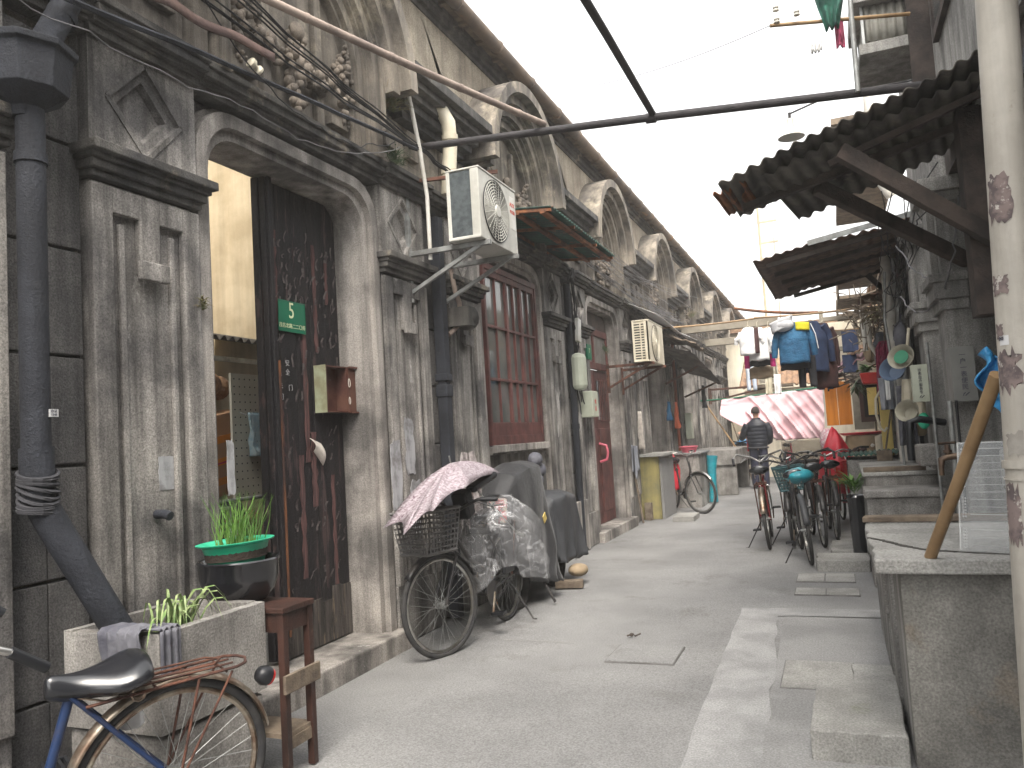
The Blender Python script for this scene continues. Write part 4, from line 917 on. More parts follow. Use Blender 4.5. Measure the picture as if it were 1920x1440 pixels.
# ================================================================== AC UNITS
def ac_unit(label, x0, x1, y0, y1, z0, z1, m, coil='flat', txt=False):
    t = thing('air_conditioner', label, 'air conditioner', ((x0+x1)/2, (y0+y1)/2, z0))
    b = MB(); b.box(x0, x1, y0+.02, y1, z0, z1); b.box(x0-.006, x1+.006, y0, y1+.004, z1, z1+.016); b.box(x1-.07, x1, y0, y0+.02, z0, z1); b.box(x0, x0+.03, y0, y0+.02, z0, z1); b.box(x0, x1, y0-.001, y0+.02, z0, z0+.025); body = b.build('casing', m, t, bevel=.006)
    if coil == 'flat':
        b = MB(); b.box(x0+.03, x1-.07, y0+.008, y0+.021, z0+.025, z1-.005); b.build('coil', m_accoil, t)
    else:
        b = MB(); b.box(x0+.028, x1-.026, y0+.018, y0+.0215, z0+.03, z1-.03); b.build('coil', m_acblk, t)
        b = MB(); n = 14; b.box((x0+x1)/2-.008, (x0+x1)/2+.008, y0+.002, y0+.018, z0+.02, z1-.02); b.box(x1-.03, x1-.0, y0, y0+.019, z0, z1)
        for i in range(n+1): z = z0+.03+(z1-z0-.06)*i/n; b.box(x0+.026, x1-.026, y0+.003, y0+.017, z-.0085, z+.0085)
        b.build('grille_bars', m, t)
    cy = y0+(y1-y0)*.42; cz = (z0+z1)/2; Rr = min((z1-z0)*.44, (y1-y0)*.37)
    b = MB(); b.lathe([(.0005, 0), (Rr, 0), (Rr+.012, .008), (Rr+.012, -.02)], (x1+.001, cy, cz), 32, rotm('Y', 90)); b.build('fan_recess', m_acblk, t)
    b = MB()
    for i in range(9): r_ = .05+(Rr-.05)*i/8; b.tube([(x1+.014-.006*(i/8), cy+r_*math.cos(a), cz+r_*math.sin(a)) for a in [k*2*PI/32 for k in range(32)]], .0036, 4, True)
    for k in range(24): a = 2*PI*k/24; b.tube([(x1+.014, cy+.03*math.cos(a), cz+.03*math.sin(a)), (x1+.008, cy+Rr*math.cos(a+.25), cz+Rr*math.sin(a+.25))], .0028, 4)
    b.lathe([(.05, 0), (.045, .012), (.001, .014)], (x1+.012, cy, cz), 16, rotm('Y', 90)); b.build('fan_grille', m, t)
    if txt:
        b = MB(); b.box(x1, x1+.002, y1-.14, y1-.03, z0+.2, z1-.06); lb = b.build('badge', m_silver, t)
        q = text_mb('AUX', .05, face_x(x1+.003, y1-.085, z1-.13)); q2 = text_mb('奥克斯', .034, face_x(x1+.003, y1-.085, z1-.19)); q.add(q2.v, q2.f); q.build('lettering', mat('faded_red_print', (.55,.10,.07), bump=0), lb)
    for yy in (y0+.10, y1-.08):
        b = MB(); b.box(XW+.02, x1+.03, yy-.02, yy+.02, z0-.04, z0-.002); b.bar((XW+.02, yy, z0-.33), (x1-.05, yy, z0-.03), .03, .03); b.box(XW+.005, XW+.04, yy-.02, yy+.02, z0-.40, z0+(.45 if coil == 'flat' and yy < cy else .02))
        b.build('bracket', m_galv if coil == 'flat' else m_rust, t, bevel=.002)
    return t
ac_unit('big pale outdoor unit on brackets left above the red window, fan towards the lane', -2.575, -2.305, 5.28, 6.02, 2.93, 3.46, m_acw, txt=True)
ac_unit('beige outdoor unit with slotted side grille below the white sheet awning', -2.56, -2.32, 11.0, 12.0, 2.40, 2.98, m_acb, coil='slots')
b = MB(); b.bar((-2.98, 5.32, 3.47), (-2.30, 5.66, 3.535), .03, .025); tag(b.build('iron_bar', m_rust), 'rusty flat iron bar lying across the top of the big pale outdoor unit', 'bar')
t = thing('flue_pipe', 'fat cream plastic elbow pipe coming down behind the big outdoor unit', 'pipe', (-2.8, 5.75, 3.4))
b = MB(); b.tube([(-3.0, 5.62, 4.13), (-2.86, 5.66, 4.17), (-2.78, 5.70, 4.15), (-2.74, 5.73, 4.05), (-2.74, 5.75, 3.9), (-2.78, 5.74, 3.45)], .06, 14); b.build('pipe', m_foam, t, smooth=True)
b = MB(); b.tube([(-2.741, 5.745, 3.95), (-2.742, 5.75, 3.91)], .068, 14); b.build('collar', m_foam, t, smooth=True); b = MB(); b.tube([(-2.76, 5.745, 3.66), (-2.765, 5.745, 3.62)], .068, 14); b.build('collar', m_foam, t, smooth=True)
tag(MB().tube([(-2.80, 5.15, 4.25), (-2.80, 5.20, 4.05), (-2.79, 5.30, 3.7), (-2.80, 5.40, 3.35), (-2.80, 5.40, 2.85)], .017, 8).build('conduit_pipe', m_pvc, None, smooth=True), 'slim bent pale conduit hanging down left of the big outdoor unit', 'pipe')
tag(MB().tube([(-2.9, 5.95, 2.90), (-2.88, 5.97, 2.7), (-2.86, 6.0, 2.6), (-2.90, 6.10, 2.45), (-2.95, 5.95, 2.33)], .022, 8).build('drain_hose', m_bampale, None, smooth=True), 'grey brown bandaged hose below the big outdoor unit', 'hose')

# corrugated awning over the window
t = thing('window_awning', 'green corrugated awning on rusty battens above the red window', 'awning', (-2.65, 8.0, 3.45))
corrugated('sheet', m_corrg, (-2.98, 6.85, 3.63), (-2.98, 9.15, 3.60), (-2.27, 6.85, 3.56), .011, 30, parent=t)
b = MB()
for (a, c) in (((-2.98, 6.88, 3.60), (-2.28, 6.88, 3.53)), ((-2.98, 9.1, 3.57), (-2.28, 9.1, 3.50)), ((-2.98, 7.6, 3.60), (-2.28, 7.6, 3.53)), ((-2.98, 8.4, 3.59), (-2.28, 8.4, 3.51))): b.bar(a, c, .035, .03)
b.bar((-2.62, 6.85, 3.545), (-2.60, 9.14, 3.515), .05, .035); b.bar((-2.36, 6.85, 3.52), (-2.34, 9.14, 3.49), .05, .035); b.bar((-2.96, 6.85, 3.585), (-2.96, 9.14, 3.555), .04, .05)
b.build('battens', m_rusto, t, bevel=.003)
b = MB(); b.box(-2.99, -2.95, 6.9, 9.15, 3.50, 3.555); b.build('back_beam', m_rust, t)

# weeds on the cornice
def tuft(c, n, L, m, label, spread=.12, name='weed_tuft', up=.8, thick=.0022):
    b = MB(); rn = random.Random(int(c[1]*100))
    for i in range(n):
        a = rn.uniform(0, 2*PI); q = rn.uniform(0, spread); p = Vector(c)+Vector((abs(math.cos(a))*q*.4, math.sin(a)*q, rn.uniform(-.02, .03))); l = L*rn.uniform(.4, 1); d = Vector((rn.uniform(.1, .9), rn.gauss(0, .6), up+rn.gauss(0, .35)))
        e = p+d*l*.6; f = e+Vector((d.x*.4, d.y*.5, -.25))*l*.6
        b.tube([p, e, f], thick, 3, rfn=lambda u: thick*(1.2-u))
        if i % 2 == 0:
            for k in range(4):
                o_ = p.lerp(e, .3+.2*k); s = Vector((rn.uniform(-1, 1), rn.uniform(-1, 1), rn.uniform(-.4, .6)))*.03*L/.2; s2 = s.cross(Vector((0, 0, 1))).normalized()*.006
                b.add([o_, o_+s*.5+s2, o_+s, o_+s*.5-s2], [(0, 1, 2, 3)])
    return tag(b.build(name, m), label, 'weeds')
tuft((-2.90, 5.02, 3.95), 90, .26, m_weed, 'dry yellowish grass tuft high on the wall left of the elbow pipe', .10, up=.5)
tuft((-2.86, 4.98, 3.52), 80, .20, m_leafd, 'dark green fern tuft on the cornice where the cables end', .14, up=.2)
tuft((-2.965, 3.14, 2.2), 40, .08, m_weed, 'tiny pale fern growing out of the near pilaster', .02, up=.4, thick=.003)
tuft((-2.93, 10.75, 2.62), 60, .20, m_leafd, 'small bamboo like weed hanging left of the beige outdoor unit', .05, up=-.4)
tuft((-2.9, 18.3, 3.98), 60, .35, m_weed, 'clump of brown weeds on a far impost block', .25, up=.6)

# cables and wires
def wires(pairs, r, m, label, name='cable_bundle', wob=.03, n=16):
    b = MB()
    for (a, c, s) in pairs: b.tube(sag(a, c, s, n, wob), r, 5)
    return tag(b.build(name, m), label, 'cables')
rn = random.Random(8)
wires([((-2.80+rn.uniform(-.03, .03), 2.2, 4.15-.06*i+rn.uniform(-.03, .03)), (-2.80, 5.27, 3.72+rn.uniform(-.02, .02)), rn.uniform(.0, .06)) for i in range(7)], .0055, m_cableb, 'bundle of thin dark cables sagging along the wall over the open doorway')
wires([((-2.80, 2.0, 3.32+.0*i), (-2.80, 5.27, 3.69), -.02) for i in range(1)], .014, m_pipe, 'thicker black cable running above the cornice of the open doorway', wob=.01)
wires([((-2.80, 5.27, 3.72+rn.uniform(-.03, .03)), (-2.62+rn.uniform(-.05, .05), 6.2, 3.50+rn.uniform(-.03, .05)), .02) for i in range(6)], .0055, m_cableb, 'fan of cables dropping from the black bar behind the big outdoor unit')
wires([((-2.78, 1.9, 3.24), (-2.80, 3.4, 3.30), .03), ((-2.80, 3.4, 3.30), (-2.79, 5.0, 3.62), .12)], .003, m_cable, 'thin pale wire drooping along the cornice over the near pilaster')
wires([((-2.76, 2.75, 3.9), (-2.8, 3.9, 3.42), .12), ((-2.8, 3.9, 3.42), (-2.78, 4.9, 3.62), .08)], .004, m_cableb, 'single thin black wire looping below the cable bundle')
b = MB(); pts = sag((-2.82, 2.2, 3.52), (-2.81, 3.7, 3.60), -.02, 12)
b.grid(lambda u, v: (-2.77+.01*math.sin(u*20), 2.2+1.35*u, 3.50+.14*u+.05*v+.012*math.sin(u*17)), 30, 2)
tag(b.build('brown_strap', mat('brown_strap', (.15,.095,.08), (.08,.05,.045), vs=6, bump=.3), None, smooth=True, solid=.008), 'faded brown strap tied along the cables above the near pilaster', 'strap')
b = MB(); b.lathe([(.012, -.05), (.03, -.045), (.03, -.03), (.017, -.02), (.017, .0), (.03, .01), (.03, .03), (.012, .035)], (-2.80, 3.42, 3.56), 12, rotm('X', 70)); tag(b.build('insulator', m_foam, None, smooth=True), 'small white porcelain insulator on the cornice over the near pilaster', 'insulator')
prs = []
for i in range(18):
    y0_ = rn.uniform(8.8, 9.4); prs.append(((-2.5+rn.uniform(-.2, .1), y0_, 3.60+rn.uniform(-.1, .25)), (-2.8+rn.uniform(-.1, .2), y0_+rn.uniform(3, 11), 3.65+rn.uniform(-.1, .7)), rn.uniform(.02, .12)))
wires(prs, .0032, m_cable, 'tangle of thin grey wires beyond the green window awning', wob=.035)
prs = []
for i in range(16): y0_ = rn.uniform(9, 14); prs.append(((-2.84, y0_, 3.62+rn.uniform(-.06, .12)), (-2.84, y0_+rn.uniform(2, 8), 3.6+rn.uniform(-.05, .2)), rn.uniform(-.02, .15)))
wires(prs, .006, m_cable, 'grey wires looped along the cornice over the red door', wob=.03)
prs = []
for i in range(9): prs.append(((-2.88+rn.uniform(-.03, .03), 9.3+rn.uniform(-.05, .08), 3.5), (-2.9+rn.uniform(-.02, .02), 9.42+rn.uniform(-.06, .06), 1.9+rn.uniform(-.3, .4)), rn.uniform(-.03, .03)))
wires(prs, .008, m_cableb, 'bundle of black cables running down to the meter housings', wob=.06)

# meter housings
t = thing('meter_housing', 'long grey cylindrical meter housing strapped to the wall beside the red window', 'meter box', (-2.86, 9.3, 1.9))
b = MB(); b.obox((-2.86, 9.32, 2.20), (.16, .22, .46)); b.build('housing', m_meter, t, bevel=.06)
b = MB(); b.tube([(-2.86, 9.35, 1.98), (-2.86, 9.4, 1.85), (-2.85, 9.42, 1.80)], .008, 5); b.build('cable_tail', m_cableb, t)
b = MB(); b.obox((-2.86, 9.38, 2.72), (.05, .12, .30), rotm('X', -8)); tag(b.build('lamp_housing', m_silver, None, bevel=.01), 'slim white fitting above the grey meter housing', 'fitting')
t = thing('meter_box', 'small pale green meter box with red lettering beside the red door', 'meter box', (-2.9, 9.75, 1.64))
b = MB(); b.box(-2.96, -2.80, 9.60, 9.86, 1.64, 1.97); b.build('case', m_meter, t, bevel=.01)
q = text_mb('电', .07, face_x(-2.798, 9.73, 1.83)); q2 = text_mb('表', .07, face_x(-2.798, 9.73, 1.74)); q.add(q2.v, q2.f); q.build('lettering', m_redpl, t)
b = MB(); b.box(-2.97, -2.945, 10.02, 10.2, 2.42, 2.62); t = tag(b.build('house_number_plate', m_signg), 'small green number plate on the pilaster left of the red door', 'sign')
q = text_mb('7', .09, face_x(-2.943, 10.11, 2.53)); q.build('lettering', m_signw, t)
b = MB(); b.grid(lambda u, v: (-3.1+.01*math.sin(u*5), 10.30+.12*u*(1-abs(2*v-1)), 1.7-.35*v), 4, 8); tag(b.build('red_paper', mat('red_paper', (.6,.05,.03), bump=0), None, solid=.003), 'strip of red paper pasted on the dark red door', 'paper')
# ================================================================== LEFT: BICYCLES, COVERS
bicycle('blue bicycle cut off by the lower left corner, black saddle and rusty rack', (-2.32, 2.22, -.03), 245, lean=-8, sx=.24, ss=1.12, bx=-.12, rz=.69, frame=m_bkblue, step='low', bars='sweep', rack=m_rust, guardm=m_chromr, rim=m_chromr, saddle_z=.73, barsz=1.0, light=True, stand=None)
b1 = bicycle('black bicycle with umbrella over its grey basket parked against the wall by the red window', (-2.53, 5.90, 0), -88, lean=3, frame=m_bkblk, step=True, bars='flat', rack=m_rust, guardm=m_bkblk, saddle_z=.82, steer=-21,
             basket=(.98, 1.30, .13, .175, .70, .98, 8, 9, .0052), basketm=m_grypl, barsz=1.0)
# umbrella laid open over the basket
b = MB(); ap = at(845, 868, 'X', -2.52)
rim_ = [tuple(at(757, 1003, 'X', -2.45)), tuple(at(812, 958, 'X', -2.24)), tuple(at(872, 914, 'X', -2.22)), tuple(at(938, 886, 'X', -2.45)), (-2.75, 5.65, 1.10), (-2.9, 5.2, 1.02), (-2.9, 4.8, .94), (-2.74, 4.42, .90)]
n = 8; vs = []; NV = 6; NU = 5
for k in range(8):
    a = Vector(rim_[k]); c = Vector(rim_[(k+1) % 8])
    def pan(u, v, a=a, c=c):
        e = a.lerp(c, u) ; e = e.lerp(ap, .13*math.sin(PI*u)); p = ap.lerp(e, v); p.z += .045*math.sin(PI*v)*(1-.6*math.sin(PI*u)); return tuple(p)
    b.grid(pan, NU, NV)
um = thing('umbrella', 'open umbrella with mauve leafy print laid over the bicycle basket', 'umbrella', (-2.5, 5.0, .87)); b.build('canopy', m_umb, um, solid=.003, smooth=True)
b = MB()
for p in rim_: p = Vector(p); b.tube([ap-Vector((0, 0, .02)), ap.lerp(p, .5)+Vector((0, 0, .035)), p], .003, 4)
b.build('ribs', m_galv, um)
b = MB(); b.tube([tuple(ap+Vector((-.0, -.02, .05))), tuple(ap), (-2.30, 5.60, .72)], .006, 6); b.tube([(-2.30, 5.60, .72), (-2.28, 5.68, .68)], .014, 8); b.build('shaft', m_galv, um)
b = MB(); b.obox((-2.45, 5.35, 1.12), (.09, .42, .05), rotm('X', 12)); b.obox((-2.5, 5.12, .98), (.12, .12, .2), rotm('X', 20)); tag(b.build('black_bag', m_blkpl, None, bevel=.02), 'black object tucked under the mauve umbrella on the handlebar', 'bag')
# child seat under clear plastic
t = thing('child_seat', 'black child seat with red patterned cushion on the parked black bicycle', 'child seat', (-2.53, 5.55, .70))
b = MB(); b.obox((-2.53, 5.82, .84), (.24, .04, .30), rotm('X', -12)); b.obox((-2.53, 5.62, .74), (.22, .30, .05)); b.obox((-2.65, 5.66, .58), (.03, .2, .36)); b.obox((-2.41, 5.66, .58), (.03, .2, .36)); b.build('shell', m_blkpl, t, bevel=.015)
b = MB(); rr = random.Random(2)
b.obox((-2.53, 5.78, .86), (.17, .05, .20), rotm('X', -12)); b.build('cushion', mat('floral_cushion', (.30,.04,.045), (.36,.31,.24), vs=13, lo=.47, hi=.53, bump=.4, col3=(.03,.03,.04), c3=(.56,.6), c3s=10), t, bevel=.02)
def bagf(u, v):
    a = 2*PI*u; pr = .06+.30*min(1, v*2.2)**.6; h = .99-.58*v**1.25
    yy = 5.64+ (pr+.03)*math.cos(a)*.95 + .16*v*(math.cos(a) > 0); xx = -2.50+pr*.74*math.sin(a)+.03
    d = .05*(.3+v)*(math.sin(a*7+v*5)+fbm((math.cos(a)*2, math.sin(a)*2, v*4)))
    return (xx+d*math.sin(a), yy+d*math.cos(a), h+.09*v*math.sin(a*3+1)+.02*fbm((a, v*3, 5)))
b = MB(); b.grid(bagf, 60, 20); tag(b.build('plastic_cover', m_bagcl, None, smooth=True, solid=.001), 'crinkled clear plastic sheet wrapped over the child seat', 'plastic cover')
# mop
t = thing('mop', 'upside down white string mop with orange handle behind the umbrella', 'mop', (-2.87, 6.0, 0))
b = MB(); b.tube([(-2.72, 6.10, .02), (-2.86, 5.98, 1.22)], .014, 8); b.build('handle', mat('orange_brown_handle', (.40,.15,.05), bump=.05), t, smooth=True)
def yarn(c, n, L, m, par, r=.007, seed=1, up=.10):
    b = MB(); rn = random.Random(seed); c = Vector(c)
    for i in range(n):
        a = rn.uniform(0, 2*PI); d = Vector((math.cos(a), math.sin(a), 0)); q = rn.uniform(.03, .10)
        b.tube([c, c+d*q*.6+Vector((0, 0, up*rn.uniform(.5, 1))), c+d*q+Vector((0, 0, -.05)), c+d*q*1.1+Vector((rn.uniform(-.02, .02), 0, -L*rn.uniform(.5, 1)))], r, 4)
    return b.build('yarn', m, par)
yarn((-2.86, 5.98, 1.24), 60, .55, m_mop, t, seed=3)

def drape(prof, name, m, par, nu=46, folds=9, fa=.03, seed=0):
    """cover over something long: prof = rows (x centre, y, top z, half width top, half width bottom, bottom z)"""
    rows = []; nv = 40
    def lerp_prof(v):
        k = v*(len(prof)-1); i = min(int(k), len(prof)-2); f = k-i; f = f*f*(3-2*f); return [prof[i][j]+(prof[i+1][j]-prof[i][j])*f for j in range(6)]
    def fn(u, v):
        cx, y, zt, wt, wb, zb = lerp_prof(v); s = u*2-1; k = abs(s); sg = 1 if s > 0 else -1
        if k < .35: x = cx+sg*wt*(k/.35); z = zt-.05*(k/.35)**2
        else: f = (k-.35)/.65; x = cx+sg*(wt+(wb-wt)*f**.7); z = zt-.05-(zt-.05-zb)*f; x += sg*fa*f*(math.sin(v*folds*2*PI+seed+f*2)+1.2*fbm((v*6, f*2, seed+sg))); y += fa*f*math.cos(v*folds*2*PI+seed)*.6; z += .05*f*fbm((v*5, sg, seed+3))
        z += .012*fbm((u*5, v*7, seed))
        return (x, y, z)
    b = MB(); b.grid(fn, nu, nv)
    for v0 in (0, 1):    # end flaps
        def fe(u, v, v0=v0):
            p = Vector(fn(u, v0)); cx, y, zt, wt, wb, zb = lerp_prof(v0); q = Vector((cx+(p.x-cx)*.9, y+(.05 if v0 else -.05)*v+ (.02*math.sin(u*21)), zb)); z = p.z+(zb-p.z)*v; f = v
            return (p.x+(cx-p.x)*.0, y+((.06 if v0 else -.06)+.02*math.sin(u*25+v*3))*math.sin(f*PI/2)*min(1, (p.z-zb)*3), z)
        b.grid(fe, nu, 10)
    return b.build(name, m, par, smooth=True, solid=.004)
t = thing('covered_scooter', 'scooter shrouded in a charcoal tarp, the taller of the two covered shapes', 'scooter', (-2.65, 6.4, 0))
drape([(-2.68, 5.98, .60, .05, .12, .45), (-2.68, 6.06, .98, .10, .16, .34), (-2.68, 6.2, 1.14, .15, .20, .25), (-2.66, 6.42, 1.21, .18, .24, .18), (-2.65, 6.62, 1.23, .19, .26, .16), (-2.65, 6.74, .95, .17, .27, .14), (-2.65, 6.82, .5, .10, .24, .14)], 'tarp', m_tarp, t, folds=5, seed=2)
b = MB(); b.tube([(-2.60+0, 6.26+.20*math.cos(a), .22+.20*math.sin(a)) for a in [k*2*PI/24 for k in range(24)]], .05, 8, True); wt_ = b.build('wheel', m_tyre, t, smooth=True)
b = MB(); b.tube([(-2.62, 6.26, .22), (-2.58, 6.26, .22)], .10, 14); b.build('rim', m_galv, wt_)
b = MB(); b.tube([(-2.5, 6.5, .3), (-2.32, 6.42, .02)], .012, 6); b.build('kickstand', m_bkblk, t)
b = MB(); b.obox((-2.415, 6.55, .72), (.006, .07, .07), rotm('X', 30)); b.build('yellow_tag', m_yelw, t)
b = MB(); 
for (y, z, r) in ((6.84, 1.22, .09), (6.92, 1.12, .09), (6.86, 1.03, .08)): b.blob((-2.58, y, z), r, 8, (.8, 1, .8))
tag(b.build('handlebar_mitts', m_greycl2, None, smooth=True), 'padded grey handlebar mitts sticking up behind the tall charcoal tarp', 'mitts')
t = thing('covered_scooter', 'lower scooter under a grey tarp behind the taller covered one', 'scooter', (-2.65, 7.3, 0))
drape([(-2.66, 6.95, .78, .12, .18, .30), (-2.66, 7.05, .88, .16, .21, .24), (-2.65, 7.3, .90, .18, .23, .22), (-2.65, 7.6, .88, .18, .24, .22), (-2.65, 7.74, .5, .1, .22, .26)], 'tarp', m_tarpg, t, folds=4, seed=5)
b = MB(); b.tube([(-2.62, 7.3+.19*math.cos(a), .21+.19*math.sin(a)) for a in [k*2*PI/20 for k in range(20)]], .05, 8, True); b.build('wheel', m_tyre, t, smooth=True)
b = MB(); b.blob((-2.40, 7.35, .13), .10, 8, (1, 1.3, .6)); b.build('bagged_end', m_khaki, t, smooth=True)
b = MB(); b.obox((-2.42, 7.12, .04), (.26, .09, .07), rotm('Z', 12)); tag(b.build('wood_block', m_oldw, None, bevel=.004), 'brown wooden block on the ground by the covered scooters', 'block')
b = MB(); b.box(-2.98, -2.93, 9.0, 9.55, 0, .62); tag(b.build('plinth_slab', m_jamb, None, bevel=.01), 'low rendered plinth slab left of the red door', 'slab')

# mustard cabinet and what stands by it
t = thing('cement_cabinet', 'mustard painted cement cabinet with a thin stone top right of the red door', 'cabinet', (-2.8, 13.2, 0))
b = MB(); b.box(-3.0, -2.68, 12.70, 12.76, .0, 1.0); b.build('front_panel', m_mustard, t)
b = MB(); b.box(-3.0, -2.64, 12.76, 13.75, 0, 1.0); b.build('body', m_conc, t)
b = MB(); b.box(-3.05, -2.58, 12.62, 13.8, 1.0, 1.045); b.build('top', m_stone, t, bevel=.006)
b = MB(); b.box(-2.93, -2.82, 12.60, 12.70, 0, .27); b.box(-2.93, -2.83, 12.58, 12.70, .0, .1, .01); b.build('bricked_hole', m_brick, t)
t = thing('rag_mop', 'grey rag mop leaning by the mustard cabinet with its pole on the ground', 'mop', (-2.95, 12.2, 0))
b = MB(); b.tube([(-2.86, 12.15, .01), (-2.98, 12.28, .80)], .018, 8); b.tube([(-2.98, 12.28, .80), (-3.0, 12.32, .95)], .026, 8); b.build('pole', m_oldw, t, smooth=True)
b = MB(); b.grid(lambda u, v: (-2.98+.02*math.sin(u*18)+.06*v*u, 12.2+.30*u-.1*v*(1-u), 1.22-.42*v*(1-.3*u)-.10*u), 24, 10); b.grid(lambda u, v: (-2.93+.03*math.sin(u*12), 12.14+.2*u, 1.20-.52*v*(1-.4*u)), 16, 8)
b.build('rag', m_greycl, t, smooth=True, solid=.006)
bicycle('silver wheeled bicycle standing across the lane before the pink basin', (-2.80, 14.28, 0), -56, lean=2, frame=m_bkblk, step='low', bars='city', rack=m_rust, steer=22, rim=m_chrome, stand='side', guardm=m_chrome)
b = MB()
def rc(u, v): a = 2*PI*u; r = .08+.2*min(1, v*2)**.5; d = 1+.12*math.sin(a*5+v*4); return (-2.84+r*math.cos(a)*d*.8, 14.10+r*math.sin(a)*d, 1.0-.6*v+.04*math.sin(a*2))
b.grid(rc, 40, 12); tag(b.build('rain_cover', m_redcv, None, smooth=True, solid=.003), 'red rain cover bundled over the rear of the silver wheeled bicycle', 'cover')
tag(MB().lathe([(.12, 0), (.155, .10), (.17, .105), (.17, .12), (.145, .12), (.11, .01), (.001, .01)], (-2.5, 14.6, .98), 24).build('pink_basin', m_pinkd, None, smooth=True), 'pink plastic basin on the first cement tub', 'basin')
t = thing('cement_tub', 'plain cement tub behind the silver wheeled bicycle', 'tub', (-2.6, 15.1, 0)); b = MB(); b.box(-2.98, -2.32, 14.5, 15.6, -.01, .95); b.build('body', m_sinkc, t, bevel=.01); b = MB(); b.box(-3.0, -2.28, 14.45, 15.65, .95, .985); b.build('rim', m_conc, t, bevel=.006)
b = MB(); b.tube([(-2.22, 15.25, .02), (-2.21, 15.25, .35), (-2.22, 15.27, .62), (-2.20, 15.3, .88)], .08, 10, rfn=lambda u: .085+.02*math.sin(u*14)); tag(b.build('bagged_roll', m_teal, None, smooth=True), 'upright teal plastic wrapped bundle leaning on the cement tub', 'bundle')
t = thing('cement_tub', 'wider cement tub with an open niche beneath, further down on the left', 'tub', (-2.4, 18, 0))
b = MB(); b.box(-2.98, -1.96, 16.9, 17.05, 0, .62); b.box(-2.98, -1.96, 19.2, 19.35, 0, .62); b.box(-2.98, -2.5, 17.05, 19.2, 0, .3); b.build('legs', m_sinkc, t, bevel=.01)
b = MB(); b.box(-2.98, -1.93, 16.85, 19.4, .62, .93); b.build('basin', m_sinkc, t, bevel=.01)
for (y0_, lb, tx) in ((13.3, 'white', 0),):
    b = MB(); b.grid(lambda u, v: (-2.96+.52*v+.02*math.sin(u*9), 12.2+4.0*u, 3.50-.26*v-.05*u-.05*math.sin(u*PI)*v), 30, 5)
    tag(b.build('sheet_awning', m_white, None, smooth=True, solid=.006), 'white plastic sheet awning sagging over the beige outdoor unit', 'awning')
t = thing('tin_canopy', 'torn dark tin canopy sagging over the doorway before the laundry', 'canopy', (-2.6, 15.6, 2.7))
b = MB(); b.grid(lambda u, v: (-2.95+.75*v, 14.1+3.6*u+.15*v, 3.05-.33*v-.38*u+.06*fbm((u*5, v*3, 1))), 34, 8); b.build('sheet', m_corr, t, solid=.01)
b = MB(); b.grid(lambda u, v: (-2.75+.62*v, 13.9+1.0*u, 3.12-.22*v-.05*u+.06*fbm((u*6, v*3, 4))), 20, 8); b.build('board_scrap', m_oldw, t, solid=.012)
b = MB(); b.bar((-2.95, 15.2, 2.3), (-2.3, 15.4, 2.62), .04, .04); b.build('strut', m_rust, t); b = MB(); b.bar((-2.95, 17.2, 2.1), (-2.3, 17.5, 2.38), .04, .04); b.build('strut', m_rust, t)
cloth((-2.62, 17.6, 2.35), .3, .5, m_char, 'rag', 'black rag hanging from the end of the torn tin canopy', 'cloth', seed=4)
cloth((-2.88, 14.9, 1.95), .16, .36, m_denim, 'cloth', 'small blue cloth hung on the pilaster beyond the silver wheeled bicycle', 'cloth', seed=2)
cloth((-2.84, 15.4, 1.95), .22, .52, mat('orange_cloth', (.55,.13,.06), bump=.2), 'cloth', 'orange red cloth hanging next to the small blue one', 'cloth', seed=6)
cloth((-2.96, 12.7, 1.75), .25, .62, m_paper, 'net_bag', 'pale frayed net bag hanging below the beige outdoor unit', 'bag', taper=.5, seed=9)
b = MB(); b.box(-2.93, -2.80, 16.9, 17.15, 1.2, 1.75); tag(b.build('junction_box', m_meter, None, bevel=.01), 'small cream junction box on the pilaster beyond the tubs', 'box')
b = MB(); b.tube([(-2.9, 15.9, .9), (-2.9, 15.9, 3.3)], .03, 8); tag(b.build('red_pipe', mat('red_brown_pipe', (.22,.06,.03), bump=.1), None, smooth=True), 'red brown pipe running down the left wall above the first tub', 'pipe')
for (p, q, m, lb) in (((-2.2, 19.3, .9), (-2.9, 19.8, 2.0), m_bamboo, 'broom handle leaning on the left wall behind the cement tub'), ((-1.95, 19.9, .1), (-2.5, 20.4, 2.0), m_oldw, 'brown stick leaning behind the far motor scooter')):
    tag(MB().tube([p, q], .02, 6).build('stick', m), lb, 'stick')

# motor scooter by the man
t = thing('motor_scooter', 'small dark motor scooter with a blue cover parked left of the standing man', 'scooter', (-2.15, 20, 0))
for cy in (19.6, 20.8):
    b = MB(); b.tube([(-2.15, cy+.21*math.cos(a), .24+.21*math.sin(a)) for a in [k*2*PI/24 for k in range(24)]], .045, 8, True); w_ = b.build('wheel', m_tyre, t, smooth=True)
    b = MB(); b.tube([(-2.18, cy, .24), (-2.12, cy, .24)], .05, 8)
    for k in range(5): a = k*2*PI/5; b.bar((-2.15, cy, .24), (-2.15, cy+.18*math.cos(a), .24+.18*math.sin(a)), .03, .03)
    b.build('rim', m_galv, w_)
b = MB(); b.tube([(-2.15, 19.6, .24), (-2.15, 19.75, .7), (-2.15, 19.85, 1.0)], .03, 8); b.tube([(-2.38, 19.85, 1.05), (-2.15, 19.8, 1.0), (-1.92, 19.85, 1.05)], .018, 8); b.build('fork', m_blkpl, t, smooth=True)
b = MB(); b.obox((-2.15, 19.85, .75), (.28, .08, .5), rotm('X', -12)); b.obox((-2.15, 20.15, .32), (.24, .5, .08)); b.obox((-2.15, 20.65, .6), (.26, .7, .35)); b.build('body', m_blkpl, t, bevel=.04)
b = MB(); b.blob((-2.15, 20.35, .93), .3, 10, (.7, 1.3, .5)); b.build('blue_cover', m_bluebag, t, smooth=True)
